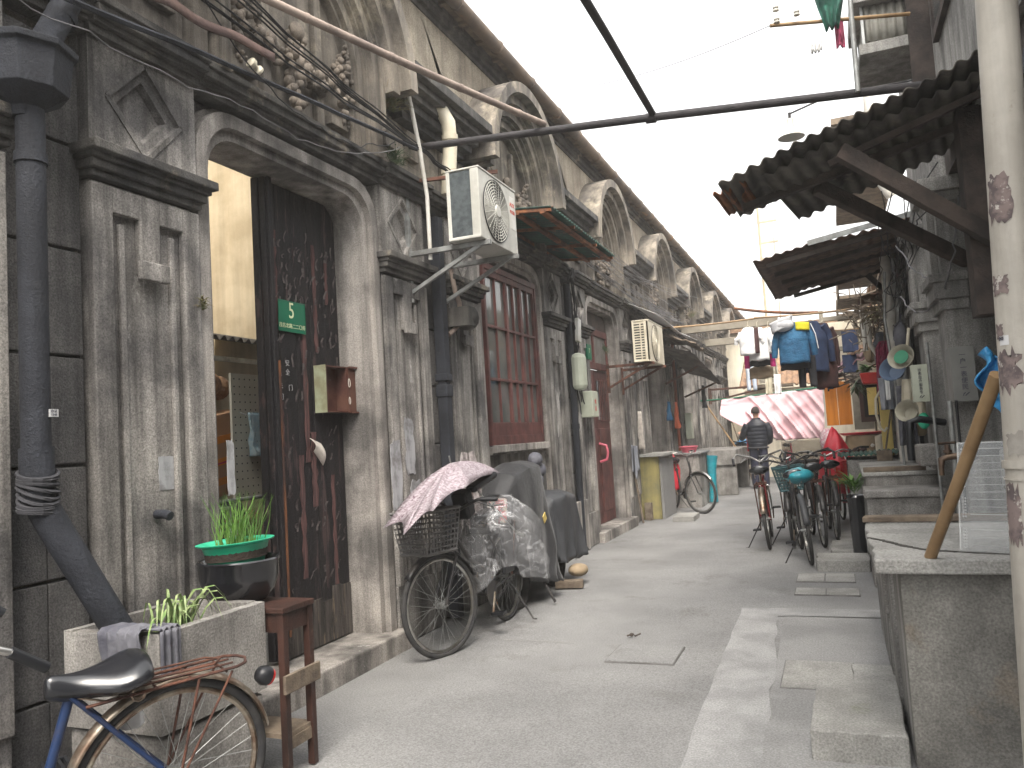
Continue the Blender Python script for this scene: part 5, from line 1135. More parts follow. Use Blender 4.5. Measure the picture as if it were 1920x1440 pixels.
bicycle('pinkish red bicycle seen beyond the standing man', (-1.15, 20.6, 0), -80, frame=mat('pink_red_frame', (.5,.09,.13), bump=.05), stand='side', bars='city', light=False)

# ================================================================== THE MAN
def skin_body(name, verts, edges, m, par, label=None, sub=2, root=0):
    me = bpy.data.meshes.new(name); me.from_pydata([v[0] for v in verts], edges, []); me.update(); o = bpy.data.objects.new(name, me); COL.objects.link(o); o.parent = par
    md = o.modifiers.new('skin', 'SKIN'); me.materials.append(m)
    if not me.skin_vertices: 
        bpy.context.view_layer.objects.active = o
    for i, v in enumerate(verts):
        sv = me.skin_vertices[0].data[i]; r = v[1]; sv.radius = (r, r) if not isinstance(r, tuple) else r; sv.use_root = (i == root)
    q = o.modifiers.new('sub', 'SUBSURF'); q.levels = sub; q.render_levels = sub
    # freeze to a plain mesh
    bpy.context.view_layer.update(); dg = bpy.context.evaluated_depsgraph_get(); nm = bpy.data.meshes.new_from_object(o.evaluated_get(dg))
    o.modifiers.clear(); o.data = nm; nm.polygons.foreach_set('use_smooth', [True]*len(nm.polygons))
    return o
man = thing('person', 'man seen from behind in a black puffer jacket holding the pink sheet', 'person', (-1.62, 18.4, 0))
# local coords: x right, y forward (away from camera), z up
V = [((0, 0, .96), (.15, .11)), ((0, .01, 1.15), (.145, .105)), ((0, 0, 1.38), (.17, .11)), ((0, .0, 1.50), (.07, .07)), ((0, .01, 1.58), (.055, .06)), ((0, .02, 1.66), (.078, .09)), ((0, .015, 1.74), (.078, .092)), ((0, .01, 1.79), (.05, .06)),
     ((-.17, 0, 1.43), .06), ((-.27, .03, 1.22), .048), ((-.36, .22, 1.14), .036), ((-.40, .34, 1.22), .022), ((.17, 0, 1.43), .06), ((.24, -.02, 1.18), .048), ((.20, .14, 1.0), .036), ((.16, .24, .99), .022),
     ((-.09, 0, .88), .088), ((-.10, .02, .50), .060), ((-.10, -.01, .10), .042), ((-.11, .12, .035), .035), ((.09, 0, .88), .088), ((.10, .02, .50), .060), ((.11, -.01, .10), .042), ((.12, .12, .035), .035)]
E_ = [(0, 1), (1, 2), (2, 3), (3, 4), (4, 5), (5, 6), (6, 7), (2, 8), (8, 9), (9, 10), (10, 11), (2, 12), (12, 13), (13, 14), (14, 15), (0, 16), (16, 17), (17, 18), (18, 19), (0, 20), (20, 21), (21, 22), (22, 23)]
for (wr, d0, d1, s) in ((11, Vector((-.10, .5, .35)), Vector((1, 0, 0)), -1), (15, Vector((-.4, .7, -.1)), Vector((0, 0, 1)), 1)):
    base = Vector(V[wr][0]); d0.normalize()
    for f in range(4):
        o_ = (f-1.5)*.018; L = (.075, .085, .08, .062)[f]; i0 = len(V); p = base + d0*.06 + d1*o_; V.append((tuple(p), .011)); V.append((tuple(p+d0*L*.55+Vector((0, .01, -.01))), .0095)); V.append((tuple(p+d0*L*.8+Vector((0, .0, -.035))), .0085)); E_ += [(wr, i0), (i0, i0+1), (i0+1, i0+2)]
    i0 = len(V); p = base + d1*s*.035 + d0*.02; V.append((tuple(p), .012)); V.append((tuple(p+d0*.035+d1*s*.012), .010)); E_ += [(wr, i0), (i0, i0+1)]
body = skin_body('body', V, E_, m_skin, man)
# face and ears, hair
b = MB(); b.blob((0, .115, 1.665), .018, 8, (.8, 1, 1.3)); 
for s in (-1, 1): b.blob((s*.083, .01, 1.665), .026, 8, (.35, .7, 1.2))
b.build('ears_and_nose', m_skin, man, smooth=True)
b = MB()
for s in (-1, 1): b.blob((s*.033, .103, 1.69), .012, 8)
b.build('eyes', m_silver, man, smooth=True)
b = MB(); b.obox((0, .112, 1.615), (.045, .01, .009)); b.build('mouth', mat('lips', (.35,.12,.10), bump=0), man)
def hairf(u, v):
    a = 2*PI*u; th = v*PI*.60*(1.0 if math.sin(a) < .2 else .80); r = 1.0
    return (.088*r*math.sin(th)*math.cos(a), .012+.103*r*math.sin(th)*math.sin(a), 1.705+.112*r*math.cos(th))
b = MB(); b.grid(hairf, 28, 12); b.build('hair', m_hair, man, smooth=True, solid=.012)
def ringloft(rows, n, quilt=0, qn=0):
    b = MB(); vs = []
    for (c, rx, ry, z) in rows:
        for k in range(n): a = 2*PI*k/n; vs.append((c[0]+rx*math.cos(a), c[1]+ry*math.sin(a), z))
    m = len(rows); b.add(vs, [(i*n+k, i*n+(k+1) % n, (i+1)*n+(k+1) % n, (i+1)*n+k) for i in range(m-1) for k in range(n)]); return b
rows = []; NR = 44
for i in range(NR+1):
    u = i/NR; z = .92+.62*u; rx = .205+.03*math.sin(u*PI)*(1) ; ry = .15
    if z > 1.40: f = (z-1.40)/.14; rx = .235*(1-f)+.085*f**1.0*1+.0; rx = .235+(.085-.235)*f**1.5; ry = .15+(.08-.15)*f**1.5
    pf = abs(math.sin((z-.92)/.085*PI))**.5 if .98 < z < 1.45 else .5
    rows.append(((0, 0), rx*(.955+.05*pf), ry*(.93+.08*pf), z))
jb = ringloft(rows, 30)
for (pts, r0) in (([(-.19, 0, 1.42), (-.26, .0, 1.30), (-.31, .05, 1.18), (-.345, .14, 1.13), (-.385, .27, 1.15)], .085), ([(.19, 0, 1.42), (.26, -.02, 1.30), (.275, -.02, 1.17), (.25, .08, 1.04), (.19, .17, 1.0)], .085)):
    P = []; 
    for i in range(len(pts)-1):
        for k in range(7): P.append(Vector(pts[i]).lerp(Vector(pts[i+1]), k/7))
    P.append(Vector(pts[-1])); jb.tube(P, .08, 14, rfn=lambda u: (.088-.030*u)*(.93+.10*abs(math.sin(u*PI*6))**.5))
jb.tube([(.075*math.cos(a), .01+.075*math.sin(a), 1.545) for a in [k*PI/8 for k in range(16)]], .022, 8, True)
for o_ in (jb,): 
    pass
def place_local(mb, name, m, par, **k):
    L = par.location; mb.v = [tuple(Vector(v)+L) for v in mb.v]; return mb.build(name, m, par, **k)
jk = place_local(jb, 'puffer_jacket', m_puffer, man, smooth=True)
tb = MB()
for s in (-1, 1): tb.tube([(s*.075, 0, .97), (s*.09, 0, .85), (s*.10, .025, .52), (s*.11, .0, .30), (s*.11, -.01, .07)], .1, 16, rfn=lambda u: .118-.045*u)
place_local(tb, 'trousers', m_trous, man, smooth=True)
hb_ = MB(); hb_.tube([(.21*math.cos(a), .15*math.sin(a), .90) for a in [k*PI/12 for k in range(24)]], .022, 8, True); place_local(hb_, 'jacket_hem', m_char, man, smooth=True)
for s in (-1, 1):
    b = MB(); b.blob((s*.115, .05, .045), .05, 10, (.95, 2.6, .9)); place_local(b, 'shoe', m_shoe, man, smooth=True)
for o_ in kids(man):      # the face pieces were built around the origin
    if o_.name.split('.')[0] in ('ears_and_nose', 'eyes', 'mouth', 'hair'): 
        for v in o_.data.vertices: v.co += Vector((-1.62, 18.4, 0))
b = MB(); b.grid(lambda u, v: (-1.86+.12*u, 18.45+.03*math.sin(u*6), 1.28-.45*v), 6, 8); tag(b.build('red_bag', m_redcv, None, smooth=True, solid=.01), 'red bag hanging at the left side of the man', 'bag')

# ================================================================== PINK SHEET, LAUNDRY
def pink(u, v):
    xl, xr = -2.47, -.17; x = xl+(xr-xl)*u; zt = 2.06+.12*u+.0; zb = 1.72-.70*min(1, u/.55)**.8 ; zb = max(zb, 1.0)
    ph = (u-.35*v)*34; d = -.11*math.exp(-((ph*.16)%1-.5)**2*90)*(.2+v)*(u > .25)-.07*math.exp(-((ph*.37+.2)%1-.5)**2*60)*v*(u > .5)+.05*fbm((u*4+v*2, v*2, 2))+.05*math.sin(u*9+v*2)*v
    f = .5*v*(1-v)*0
    return (x-.12*v*(u-.5)-.35*v*(1-u)*.3, 19.5+d-.25*v*(1-u)*(1-u), zt+(zb-zt)*v)
b = MB(); b.grid(pink, 90, 26); tag(b.build('pink_sheet', m_pink, None, smooth=True, solid=.004), 'big faded pink sheet hung across the lane on a green pole', 'sheet')
q = text_mb('红', .11, face_y(-1.22, 19.33, 1.93)); tag(q.build('sheet_mark', m_greycl), 'small grey mark printed near the top of the pink sheet', 'mark')
tag(MB().tube([(-3.0, 19.5, 2.07), (-2.3, 19.5, 2.075), (-.10, 19.5, 2.19)], .016, 8).build('green_pole', m_signg, None, smooth=True), 'thin green pole carrying the pink sheet out from the left wall', 'pole')
def garment(par_label, cat, c, w, h, m, sleeves=True, ax=0., name='hanging_shirt', dep=.10, flare=.0, sl=.5, hanger=True, legs=False, m2=None):
    """garment hanging, c = top centre, built facing -Y"""
    t = thing(name, par_label, cat, c); c = Vector(c); A = Matrix.Rotation(R(ax), 3, 'Z'); sd = c.x*3+c.y
    if legs:
        b = MB()
        for s in (-1, 1):
            b.grid(lambda u, v, s=s: tuple(c + A @ Vector((s*w*.25+.25*w*math.cos(2*PI*u)*(1-.25*v)+s*.06*v*w, dep*.5*math.sin(2*PI*u)+.01*fbm((u*4, v*5, sd)), -h*v))), 16, 12)
        b.build('legs', m, t, smooth=True, solid=.003)
    else:
        def body(u, v):
            a = 2*PI*u; sh = min(1, .45+2.4*v) if v < .25 else 1; hw = w/2*sh*(1+flare*v); q = 1+.10*math.sin(a*4+v*4+sd)*v
            return tuple(c + A @ Vector((hw*math.cos(a), dep*(.4+.6*min(1, v*3))*math.sin(a)*q+.012*fbm((u*5, v*6, sd)), -h*v-.02*abs(math.sin(a*2+sd))*(v > .95))))
        b = MB(); b.grid(body, 36, 18); b.build('body', m, t, smooth=True, solid=.003)
        if sleeves:
            for s in (-1, 1):
                b = MB(); P = [c+A @ Vector((s*w*.36, 0, -.08)), c+A @ Vector((s*w*.55, 0, -.20)), c+A @ Vector((s*(w*.58+.02), .0, -sl*h*.9)), c+A @ Vector((s*(w*.60+.03), .02, -sl*h*1.35))]
                Q = []; 
                for i in range(3):
                    for k in range(5): Q.append(P[i].lerp(P[i+1], k/5))
                Q.append(P[3]); b.tube(Q, .07, 12, rfn=lambda u: (.085-.03*u)*(w/.55)*(1+.06*math.sin(u*30))); b.build('sleeve', m, t, smooth=True)
    if hanger:
        b = MB(); b.tube([c+A @ Vector((-w*.3, 0, -.03)), c+Vector((0, 0, .03)), c+A @ Vector((w*.3, 0, -.03))], .006, 5); b.tube([c+Vector((0, 0, .03)), c+Vector((0, 0, .10)), c+Vector((.02, 0, .12))], .004, 5); b.build('hanger', m_foam, t)
    return t
jk = garment('bright blue quilted jacket with grey hood and yellow shoulder on the line', 'jacket', (-.47, 12.5, 2.90), .43, .60, m_denim, dep=.13, sl=.62)
b = MB(); b.grid(lambda u, v: (-.62+.17*math.cos(2*PI*u)*(1-.2*v), 12.42+.12*math.sin(2*PI*u), 2.96-.16*v+.05*math.cos(2*PI*u)*1), 20, 6); b.blob((-.60, 12.40, 2.87), .14, 10, (1.15, .8, .7)); b.build('hood', m_greycl if False else mat('pale_grey_jersey', (.55,.55,.56), (.42,.42,.44), vs=9, bump=.3), jk, smooth=True, solid=.003)
b = MB(); b.grid(lambda u, v: (-.42+.19*u, 12.385+.03*u, 2.90-.12*v-.02*u), 6, 4); b.build('yellow_yoke', m_yellow, jk, smooth=True, solid=.02)
b = MB(); b.tube([(-.21, 12.45, 2.86), (-.155, 12.43, 2.70), (-.13, 12.43, 2.48)], .006, 5); b.build('piping', m_white, jk)
garment('charcoal skirt hanging below the bright blue quilted jacket', 'skirt', (-.48, 12.66, 2.50), .38, .28, m_char, sleeves=False, name='hanging_skirt', flare=.1, hanger=False)
garment('dark grey trousers showing below the charcoal skirt', 'trousers', (-.32, 12.8, 2.42), .26, .48, m_char, name='hanging_trousers', legs=True, hanger=False, dep=.12)
garment('navy jacket close behind the bright blue one', 'jacket', (-.22, 12.95, 2.95), .46, .78, m_navy, dep=.12, ax=25, sl=.6)
garment('long dark brown coat at the right end of the laundry', 'coat', (-.05, 13.2, 2.93), .36, 1.0, m_brownc, dep=.12, ax=40, sl=.5)
garment('navy trousers in front of the pink roof', 'trousers', (-.08, 13.35, 2.5), .24, .6, m_navy, name='hanging_trousers', legs=True, hanger=False, dep=.1, ax=30)
garment('leftmost white shirt of the laundry', 'shirt', (-1.24, 14, 3.08), .32, .46, m_white, dep=.09, sl=.45)
garment('middle white shirt with a brown scarf beside it', 'shirt', (-1.10, 14.1, 3.07), .33, .55, m_white, dep=.09, sl=.5)
garment('right hand white shirt near the blue jacket', 'shirt', (-.93, 14.2, 3.06), .27, .42, mat('print_shirt', (.72,.70,.69), (.45,.42,.42), vs=22, lo=.56, hi=.6, bump=.2), dep=.08, sl=.4)
garment('black top with magenta sleeves behind the white shirts', 'shirt', (-1.12, 14.35, 2.60), .36, .16, mat('black_knit', (.02,.02,.022), bump=.1), dep=.09, sleeves=False, hanger=False)
for (x, lb) in ((-1.33, 'left magenta sleeve end below the white shirts'), (-.90, 'right magenta sleeve end below the white shirts')):
    tag(MB().tube([(x, 14.32, 2.62), (x, 14.32, 2.40)], .045, 8).build('sleeve_end', m_magenta, None, smooth=True), lb, 'sleeve')
garment('khaki skirt lowest below the white shirts', 'skirt', (-1.12, 14.5, 2.45), .40, .22, m_khaki, sleeves=False, hanger=False, name='hanging_skirt')
cloth((-1.14, 13.92, 3.06), .07, .44, m_brownc, 'scarf', 'brown scarf hanging between the white shirts', 'scarf', ax='X', nf=1, fold=.01)
garment('pale jeans hanging low left of the far outdoor unit', 'trousers', (-1.52, 17.0, 2.64), .20, .52, mat('pale_denim', (.42,.48,.58), (.55,.6,.68), vs=4, bump=.2), legs=True, hanger=False, name='hanging_trousers')
for i, (x, lb) in enumerate(((-1.30, 'cream stocking left of the far tiled roof'), (-1.12, 'white cloth next to the cream stocking'))):
    cloth((x, 17.6, 2.45), .14, .42, m_foam if i == 0 else m_white, 'hanging_cloth', lb, 'cloth', ax='X', nf=2, fold=.02, seed=i)
cloth((.22, 14.0, 2.86), .24, .36, m_navy, 'navy_cloth', 'upper navy cloth pegged left of the white bent pipe', 'cloth', ax='X', nf=1, fold=.01)
cloth((.20, 14.05, 2.47), .22, .30, m_navy, 'navy_cloth', 'lower navy cloth right below the upper one', 'cloth', ax='X', nf=1, fold=.01)
for (a, c, r, lb) in (((-3.0, 14.0, 3.25), (-1.0, 14.0, 3.23), .018, 'bamboo laundry pole carrying the white shirts from the left wall'), ((-1.35, 13.2, 3.32), (-.1, 12.6, 3.03), .025, 'rusty curved pole above the blue jacket'), ((-1.0, 12.4, 3.03), (.9, 12.7, 3.06), .016, 'thin laundry pole through the blue jacket hanger'), ((-.1, 14.0, 2.90), (.95, 14.1, 2.92), .012, 'thin rod carrying the navy cloths')):
    tag(MB().tube(sag(a, c, .03, 8), r, 6).build('laundry_pole', m_rusto if 'rust' in lb else m_bamboo, None, smooth=True), lb, 'pole')
# ================================================================== RIGHT SIDE: BUILDINGS
t = thing('side_house', 'dark three storey house on the right behind the pole, with concrete piers', 'house', (1.0, 4, 0))
b = MB(); b.box(.70, .98, -6, 3.0, -.05, 4.6); b.build('granite_wall', m_granr, t)
b = MB(); b.box(1.5, 1.8, 3.0, 7.4, -.05, 3.3); b.box(.98, 1.5, 2.7, 3.0, -.05, 3.3); b.box(1.2, 1.5, 7.0, 7.4, -.05, 3.3); b.build('recess_wall', m_dark, t)  # recess shade is painted into these near-black walls
b = MB(); b.box(.96, 1.25, 7.4, 13.2, -.05, 3.3); b.build('wall', m_rconc, t)
b = MB(); b.box(.98, 1.4, -6, 2.98, 3.3, 4.6); b.box(.96, 4.0, 3.0, 9.6, 3.3, 5.4); b.build('upper_wall', m_rconc, t)
b = MB(); b.box(.90, 4.2, 2.9, 9.7, 5.4, 5.5); b.build('roof', m_tileg, t)
for (x0, y0_, y1_, lb) in ((.80, 7.95, 8.40, 'a'), (.80, 6.45, 6.85, 'b'), (.82, 9.6, 9.95, 'c'), (.82, 11.4, 11.8, 'd')):
    b = MB(); b.box(x0, x0+.17 if lb != 'b' else x0+.42, y0_, y1_, -.02, 3.28); pr = b.build('pier', m_rconc, t, bevel=.008)
    b = MB(); w_ = .35 if lb != 'b' else .45
    for (z0, z1, e) in ((2.16, 2.24, .03), (2.24, 2.36, .06), (2.36, 2.42, .09)): b.box(x0-e, x0+.16, y0_-e, y1_+e, z0, z1)
    b.build('cap', m_rconc, pr, bevel=.006)
    b = MB()
    for (z0, z1, e) in ((2.95, 3.02, .05), (3.02, 3.12, .10)): b.box(x0-e, x0+.16, y0_-e, y1_+e, z0, z1)
    b.build('upper_cap', m_rconc, pr, bevel=.006)
    b = MB(); b.box(x0-.05, x0, y0_+.08, y1_-.08, 2.42, 2.95); b.build('bracket', m_rconc, pr, bevel=.006)
b = MB(); b.box(.86, .98, 5.5, 5.7, 2.0, 3.3); b.box(.98, 1.5, 5.52, 5.68, 2.0, 3.3); b.build('timber_post', m_darkw, t, bevel=.006)
b = MB(); b.box(.90, .98, 5.7, 13.2, 3.12, 3.3); b.box(1.0, 1.1, 3.0, 5.5, 2.9, 3.3); b.build('beam', m_darkw, t)
# narrow windows upstairs
for yy in (4.2, 6.2, 8.4):
    b = MB(); b.box(.92, .965, yy-.4, yy+.4, 4.2, 4.27); b.box(.92, .965, yy-.4, yy+.4, 5.2, 5.27); b.box(.92, .965, yy-.4, yy-.34, 4.27, 5.2); b.box(.92, .965, yy+.34, yy+.4, 4.27, 5.2); w_ = b.build('window', m_darkw, t); b = MB(); b.box(.94, .955, yy-.34, yy+.34, 4.27, 5.2); b.build('pane', m_glass, w_)
# projecting bay with corrugated siding
t = thing('bay_extension', 'small corrugated shed bay jutting out high on the right house', 'extension', (.7, 7.4, 4.4))
corrugated('siding', m_corrp, (.50, 7.0, 4.50), (.95, 7.0, 4.47), (.50, 7.0, 4.80), .012, 7, parent=t); corrugated('siding', m_corrp, (.50, 7.0, 4.5), (.50, 7.6, 4.5), (.50, 7.0, 4.8), .012, 7, parent=t)
b = MB(); b.box(.44, .96, 6.95, 7.7, 4.38, 4.47); b.box(.40, .96, 6.9, 7.75, 4.80, 4.92); b.build('floor_and_lintel', m_rconc, t, bevel=.006)
b = MB(); b.box(.47, .49, 6.98, 7.02, 4.47, 4.8); b.box(.47, .5, 7.6, 7.64, 4.47, 4.8); b.box(.42, .47, 6.95, 7.0, 4.92, 6.0); b.box(.42, .96, 6.95, 7.7, 6.0, 6.08); b.build('frame', m_galv, t)
b = MB(); b.box(.80, .96, 6.9, 6.97, 3.9, 5.4); b.build('dark_board', m_darkw, t)

# farther right houses, paler
t = thing('far_side_house', 'pale sunlit house on the right beyond the dark one with timber balcony', 'house', (1.3, 16, 0))
b = MB(); b.box(1.0, 1.3, 13.2, 24, -.05, 3.4); b.box(1.1, 4.5, 13.2, 24, 3.4, 4.3); b.build('wall', m_farw, t)
b = MB(); b.box(.95, 4.5, 13.2, 24, 4.3, 4.4); b.build('roof', m_clay, t)
b = MB()
for i in range(7): b.box(.30, .33, 11.2+i*.35, 11.24+i*.35, 4.55, 5.3)
for i in range(5): b.box(.32+i*.14, .35+i*.14, 11.18, 11.2, 4.55, 5.3)
b.box(.28, .96, 11.1, 13.4, 4.47, 4.55); b.box(.28, .96, 11.1, 13.4, 5.3, 5.38); b.build('balcony', m_oldw, t)
for i, (yy, zz) in enumerate(((13.8, 3.75), (16.2, 3.7), (19, 3.7))):
    b = MB(); b.box(.25, 1.1, yy, yy+1.6, zz, zz+.06); b.box(.25, .29, yy, yy+1.6, zz+.35, zz+.38)
    for k in range(9): b.box(.25, .28, yy+k*.19, yy+k*.19+.02, zz, zz+.36)
    for k in range(5): b.box(.26+k*.19, .28+k*.19, yy, yy+.02, zz, zz+.36)
    b.build('balcony', m_oldw, t)
b = MB(); b.tube([(.75, 11.0, 5.7), (.72, 11.0, 5.0), (.80, 11.0, 4.4), (.9, 11.0, 4.2)], .06, 10); tag(b.build('drain_pipe', m_pvc, None, smooth=True), 'white curved drain pipe on the upper floor beyond the corrugated bay', 'pipe')
# end of the lane
t = thing('end_house', 'bright cream house closing the far end of the lane', 'house', (-1, 25.5, 0))
b = MB(); b.box(-2.95, 4.5, 25.2, 25.6, -.05, 4.25); b.box(-2.95, -1.9, 25.15, 25.2, 0, 4.0); b.build('wall', m_farw, t)
b = MB(); b.box(-3.2, 4.7, 24.9, 29, 4.25, 4.4); b.build('roof', m_clay, t)
for (x, z) in ((-.6, 3.2), (.9, 3.2), (-1.9, 3.1)):
    b = MB(); b.box(x-.35, x+.35, 25.13, 25.19, z-.5, z+.5); w_ = b.build('window', m_oldw, t); b = MB(); b.box(x-.28, x+.28, 25.11, 25.13, z-.43, z+.43); b.build('pane', m_glass, w_)
t = thing('lean_to_shed', 'low tiled lean to with rows of orange tiles behind the pink sheet', 'shed', (-1.2, 22, 0))
b = MB(); b.box(-2.2, .95, 22.3, 23.6, -.02, 2.35); b.build('wall', m_mustard if False else m_farw, t)
b = MB(); b.grid(lambda u, v: (-2.3+3.3*u, 22.1+1.9*v, 2.42+.85*v+.03*math.sin(2*PI*u*22)+.02*abs(math.sin(v*PI*7))), 160, 28); b.build('tiled_roof', m_clay, t, smooth=True, solid=.03)
b = MB(); b.box(-1.3, 0, 21.2, 22.0, 0, .95); tag(b.build('cement_block_wall', m_beam, None, bevel=.01), 'tan cement block wall showing under the pink sheet', 'wall')
ac_unit('far cream outdoor unit left of the tiled lean to roof', -1.72, -1.25, 21.0, 21.5, 2.42, 2.95, m_acb, coil='slots')
b = MB(); b.box(-1.8, -.9, 20.95, 21.6, 2.34, 2.40); tag(b.build('unit_shelf', m_oldw), 'wooden shelf under the far cream outdoor unit', 'shelf')
# concrete pergola beams
for (yy, zz, x1, lb) in ((16.8, 3.42, -.9, 'nearest cement lattice beam reaching out from the left wall'), (20.2, 3.45, -.5, 'second cement lattice beam from the left wall, behind the white shirts')):
    tag(MB().box(-2.95, x1, yy, yy+.14, zz, zz+.17).build('lattice_beam', m_beam, None, bevel=.01), lb, 'beam')
t = thing('cement_lattice', 'weathered cement lattice screen behind the navy cloths', 'lattice', (.3, 17, 2.3))
b = MB()
for z in (2.45, 2.78, 3.10, 3.40): b.box(-.10, .95, 17.0, 17.10, z, z+.085)
b.box(-.12, -.04, 16.99, 17.11, 2.3, 3.62); b.box(.50, .58, 16.99, 17.11, 2.3, 3.5); b.build('bars', m_beam, t, bevel=.006)
b = MB(); b.box(-.04, .95, 18.2, 18.3, 2.3, 3.5); b.build('backing', m_farw, t)
# mast far off
t = thing('mast', 'thin latticed pole with crossarms over the end of the lane', 'mast', (-2.0, 31, 4))
b = MB(); b.tube([(-2.05, 31, 0), (-2.05, 31, 9.6)], .05, 6); b.tube([(-1.55, 31, 0), (-1.55, 31, 8.4)], .02, 5)
for z in (9.0, 8.2, 7.6, 6.9): b.box(-2.1, -1.4, 30.97, 31.03, z, z+.07)
b.box(-2.1, -1.4, 30.9, 31.1, 7.0, 7.35); b.build('pole', mat('hazy_steel', (.42,.36,.24), bump=0), t)

# ---- orange board, clutter around it
t = thing('orange_door_board', 'upright varnished orange door board right of the pink sheet', 'door board', (.09, 17.6, 1.2))
b = MB(); b.box(-.145, .085, 17.5, 17.53, 1.30, 2.19); b.box(.092, .345, 17.5, 17.53, 1.30, 2.19); b.build('board', m_orange, t, bevel=.004)
b = MB(); b.box(-.18, -.15, 17.5, 17.54, 1.28, 2.2); b.build('white_edge', m_silver, t)
b = MB(); b.box(.35, .7, 16.6, 16.66, 1.2, 2.3); tag(b.build('cement_post', m_beam), 'grey brown cement post right of the orange board', 'post')
t = thing('dark_cupboard', 'dark wooden cupboard with a yellow inside in the shadow right of the orange board', 'cupboard', (.6, 14, 1))
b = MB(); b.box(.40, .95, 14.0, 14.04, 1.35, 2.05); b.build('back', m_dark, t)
b = MB(); 
for (x0, x1, z0, z1) in ((.40, .46, 1.35, 2.05), (.74, .80, 1.35, 2.05), (.46, .74, 1.97, 2.05), (.46, .74, 1.35, 1.43)): b.box(x0, x1, 13.9, 14.0, z0, z1)
b.build('frame', m_brownw, t); b = MB(); b.box(.52, .66, 13.95, 13.99, 1.46, 1.9); b.build('yellow_inside', m_yelw, t)
b = MB(); b.box(.95, 1.0, 11, 18, -.02, 2.4); b.build('side_panel', m_dark, t)  # long near-black sheet, shade along the wall put into its colour
t = thing('tile_canopy', 'mauve sheeted and tiled lean to roof sloping down to the laundry', 'canopy', (.4, 14, 2.2))
b = MB(); b.grid(lambda u, v: (-.12+1.05*u, 14.6-1.2*u+.9*v, 2.14+.40*u+.16*v+.03*math.sin(u*40)+.02*fbm((u*5, v*4, 1))), 70, 8); b.build('sheet', mat('mauve_sheet', (.42,.25,.27), (.24,.14,.15), vs=5, lo=.45, hi=.55, bump=.4), t, smooth=True, solid=.02)
b = MB(); b.grid(lambda u, v: (.30+.62*u, 14.1-.9*u+.5*v, 2.42+.26*u+.1*v+.028*abs(math.sin(u*26))), 60, 4); b.build('tile_edge', m_clay, t, smooth=True, solid=.02)
b = MB(); rr = random.Random(5)
for i in range(40): p = Vector((rr.uniform(-.1, .8), rr.uniform(13.4, 14.6), rr.uniform(2.0, 2.25))); b.bar(p, p+Vector((rr.uniform(-.3, .3), rr.uniform(-.2, .2), rr.uniform(-.12, .12))), .03, .02)
b.build('stored_sticks', m_darkw, t)
t = tag(MB().prism([(.41, 1.885), (.60, 1.875), (.645, 2.03), (.375, 2.035)], 'Y', 11.85, 12.15).build('red_tub', m_redpl, None, bevel=.01), 'bright red plastic tub with a plant on the shelf before the dark cupboard', 'tub')
def leaves(c, n, L, W, m, label, name='potted_plant', seed=1, up=.4, sp=.8):
    b = MB(); rn = random.Random(seed); c = Vector(c)
    for i in range(n):
        a = rn.uniform(0, 2*PI); d = Vector((math.cos(a)*sp, math.sin(a)*sp, up+rn.uniform(-.2, .5))).normalized(); s = d.cross(Vector((0, 0, 1))).normalized(); l = L*rn.uniform(.6, 1); vs = []; o_ = c+Vector((rn.gauss(0, .02), rn.gauss(0, .02), rn.gauss(0, .03)))
        for k in range(6): u = k/5; p = o_+d*l*u-Vector((0, 0, .5))*l*u*u*.8; w_ = W*math.sin(PI*min(.97, u*.9+.08)); vs += [p-s*w_, p+s*w_]
        b.add(vs, [(2*k, 2*k+1, 2*k+3, 2*k+2) for k in range(5)])
    return tag(b.build(name, m, None, smooth=True), label, 'plant')
leaves((.45, 12.0, 2.04), 16, .26, .035, mat('bright_leaf', (.16,.26,.10), (.07,.15,.04), vs=9, bump=0), 'broad leaved green plant rising from the bright red tub', seed=3, up=.5)
leaves((.33, 12.2, 1.9), 40, .2, .012, m_leafd, 'dark trailing plant hanging left of the bright red tub', seed=4, up=-.4)
leaves((.75, 12.8, 1.15), 70, .28, .02, m_leafd, 'dark bushy plant in the shadow above the cluttered shelf', seed=5)
leaves((.12, 8.62, .74), 90, .34, .008, m_grass, 'grassy green plant drooping over the planter beside the sinks', seed=7, up=.7)
b = MB(); b.lathe([(.06, 0), (.07, .3), (.08, .62), (.09, .64), (.08, .66), (.001, .62)], (.13, 8.62, .0), 16); tag(b.build('tall_black_pot', m_blkbowl, None, smooth=True), 'tall black pot holding the grassy plant beside the sinks', 'pot')
# shelf and clutter
t = thing('cluttered_bench', 'pale stone bench piled with shoes, bags and a red tray', 'bench', (.5, 13, 0))
b = MB(); b.box(.0, .95, 12.7, 13.6, .86, .92); b.build('top', m_foam, t, bevel=.006); b = MB(); b.box(.12, .9, 12.8, 13.5, 0, .86); b.build('base', m_sinkc, t)
b = MB(); b.lathe([(.001, 0), (.28, .0), (.33, .035), (.31, .035), (.26, .012), (.001, .012)], (.4, 13.0, 1.17), 24, None, 1.1, .8); tag(b.build('red_tray', m_redcv, None, smooth=True), 'shallow dark red tray on top of the cluttered bench', 'tray')
b = MB(); b.lathe([(.26, 0), (.3, .12), (.28, .24), (.001, .25)], (.42, 13.05, .92), 20); tag(b.build('brown_basket', m_khaki, None, smooth=True), 'brown round basket under the shallow red tray', 'basket')
b = MB()
for (x, y) in ((.26, 12.8), (.36, 12.78)): b.blob((x, y, .955), .05, 8, (1, 2, .7))
tag(b.build('shoes', m_brownc, None, smooth=True), 'pair of brown shoes on the cluttered bench', 'shoes')
b = MB(); b.blob((.48, 12.8, 1.02), .045, 8); b.blob((.56, 12.8, 1.0), .035, 8); tag(b.build('white_cups', m_silver, None, smooth=True), 'two small white cups on the cluttered bench', 'cups')
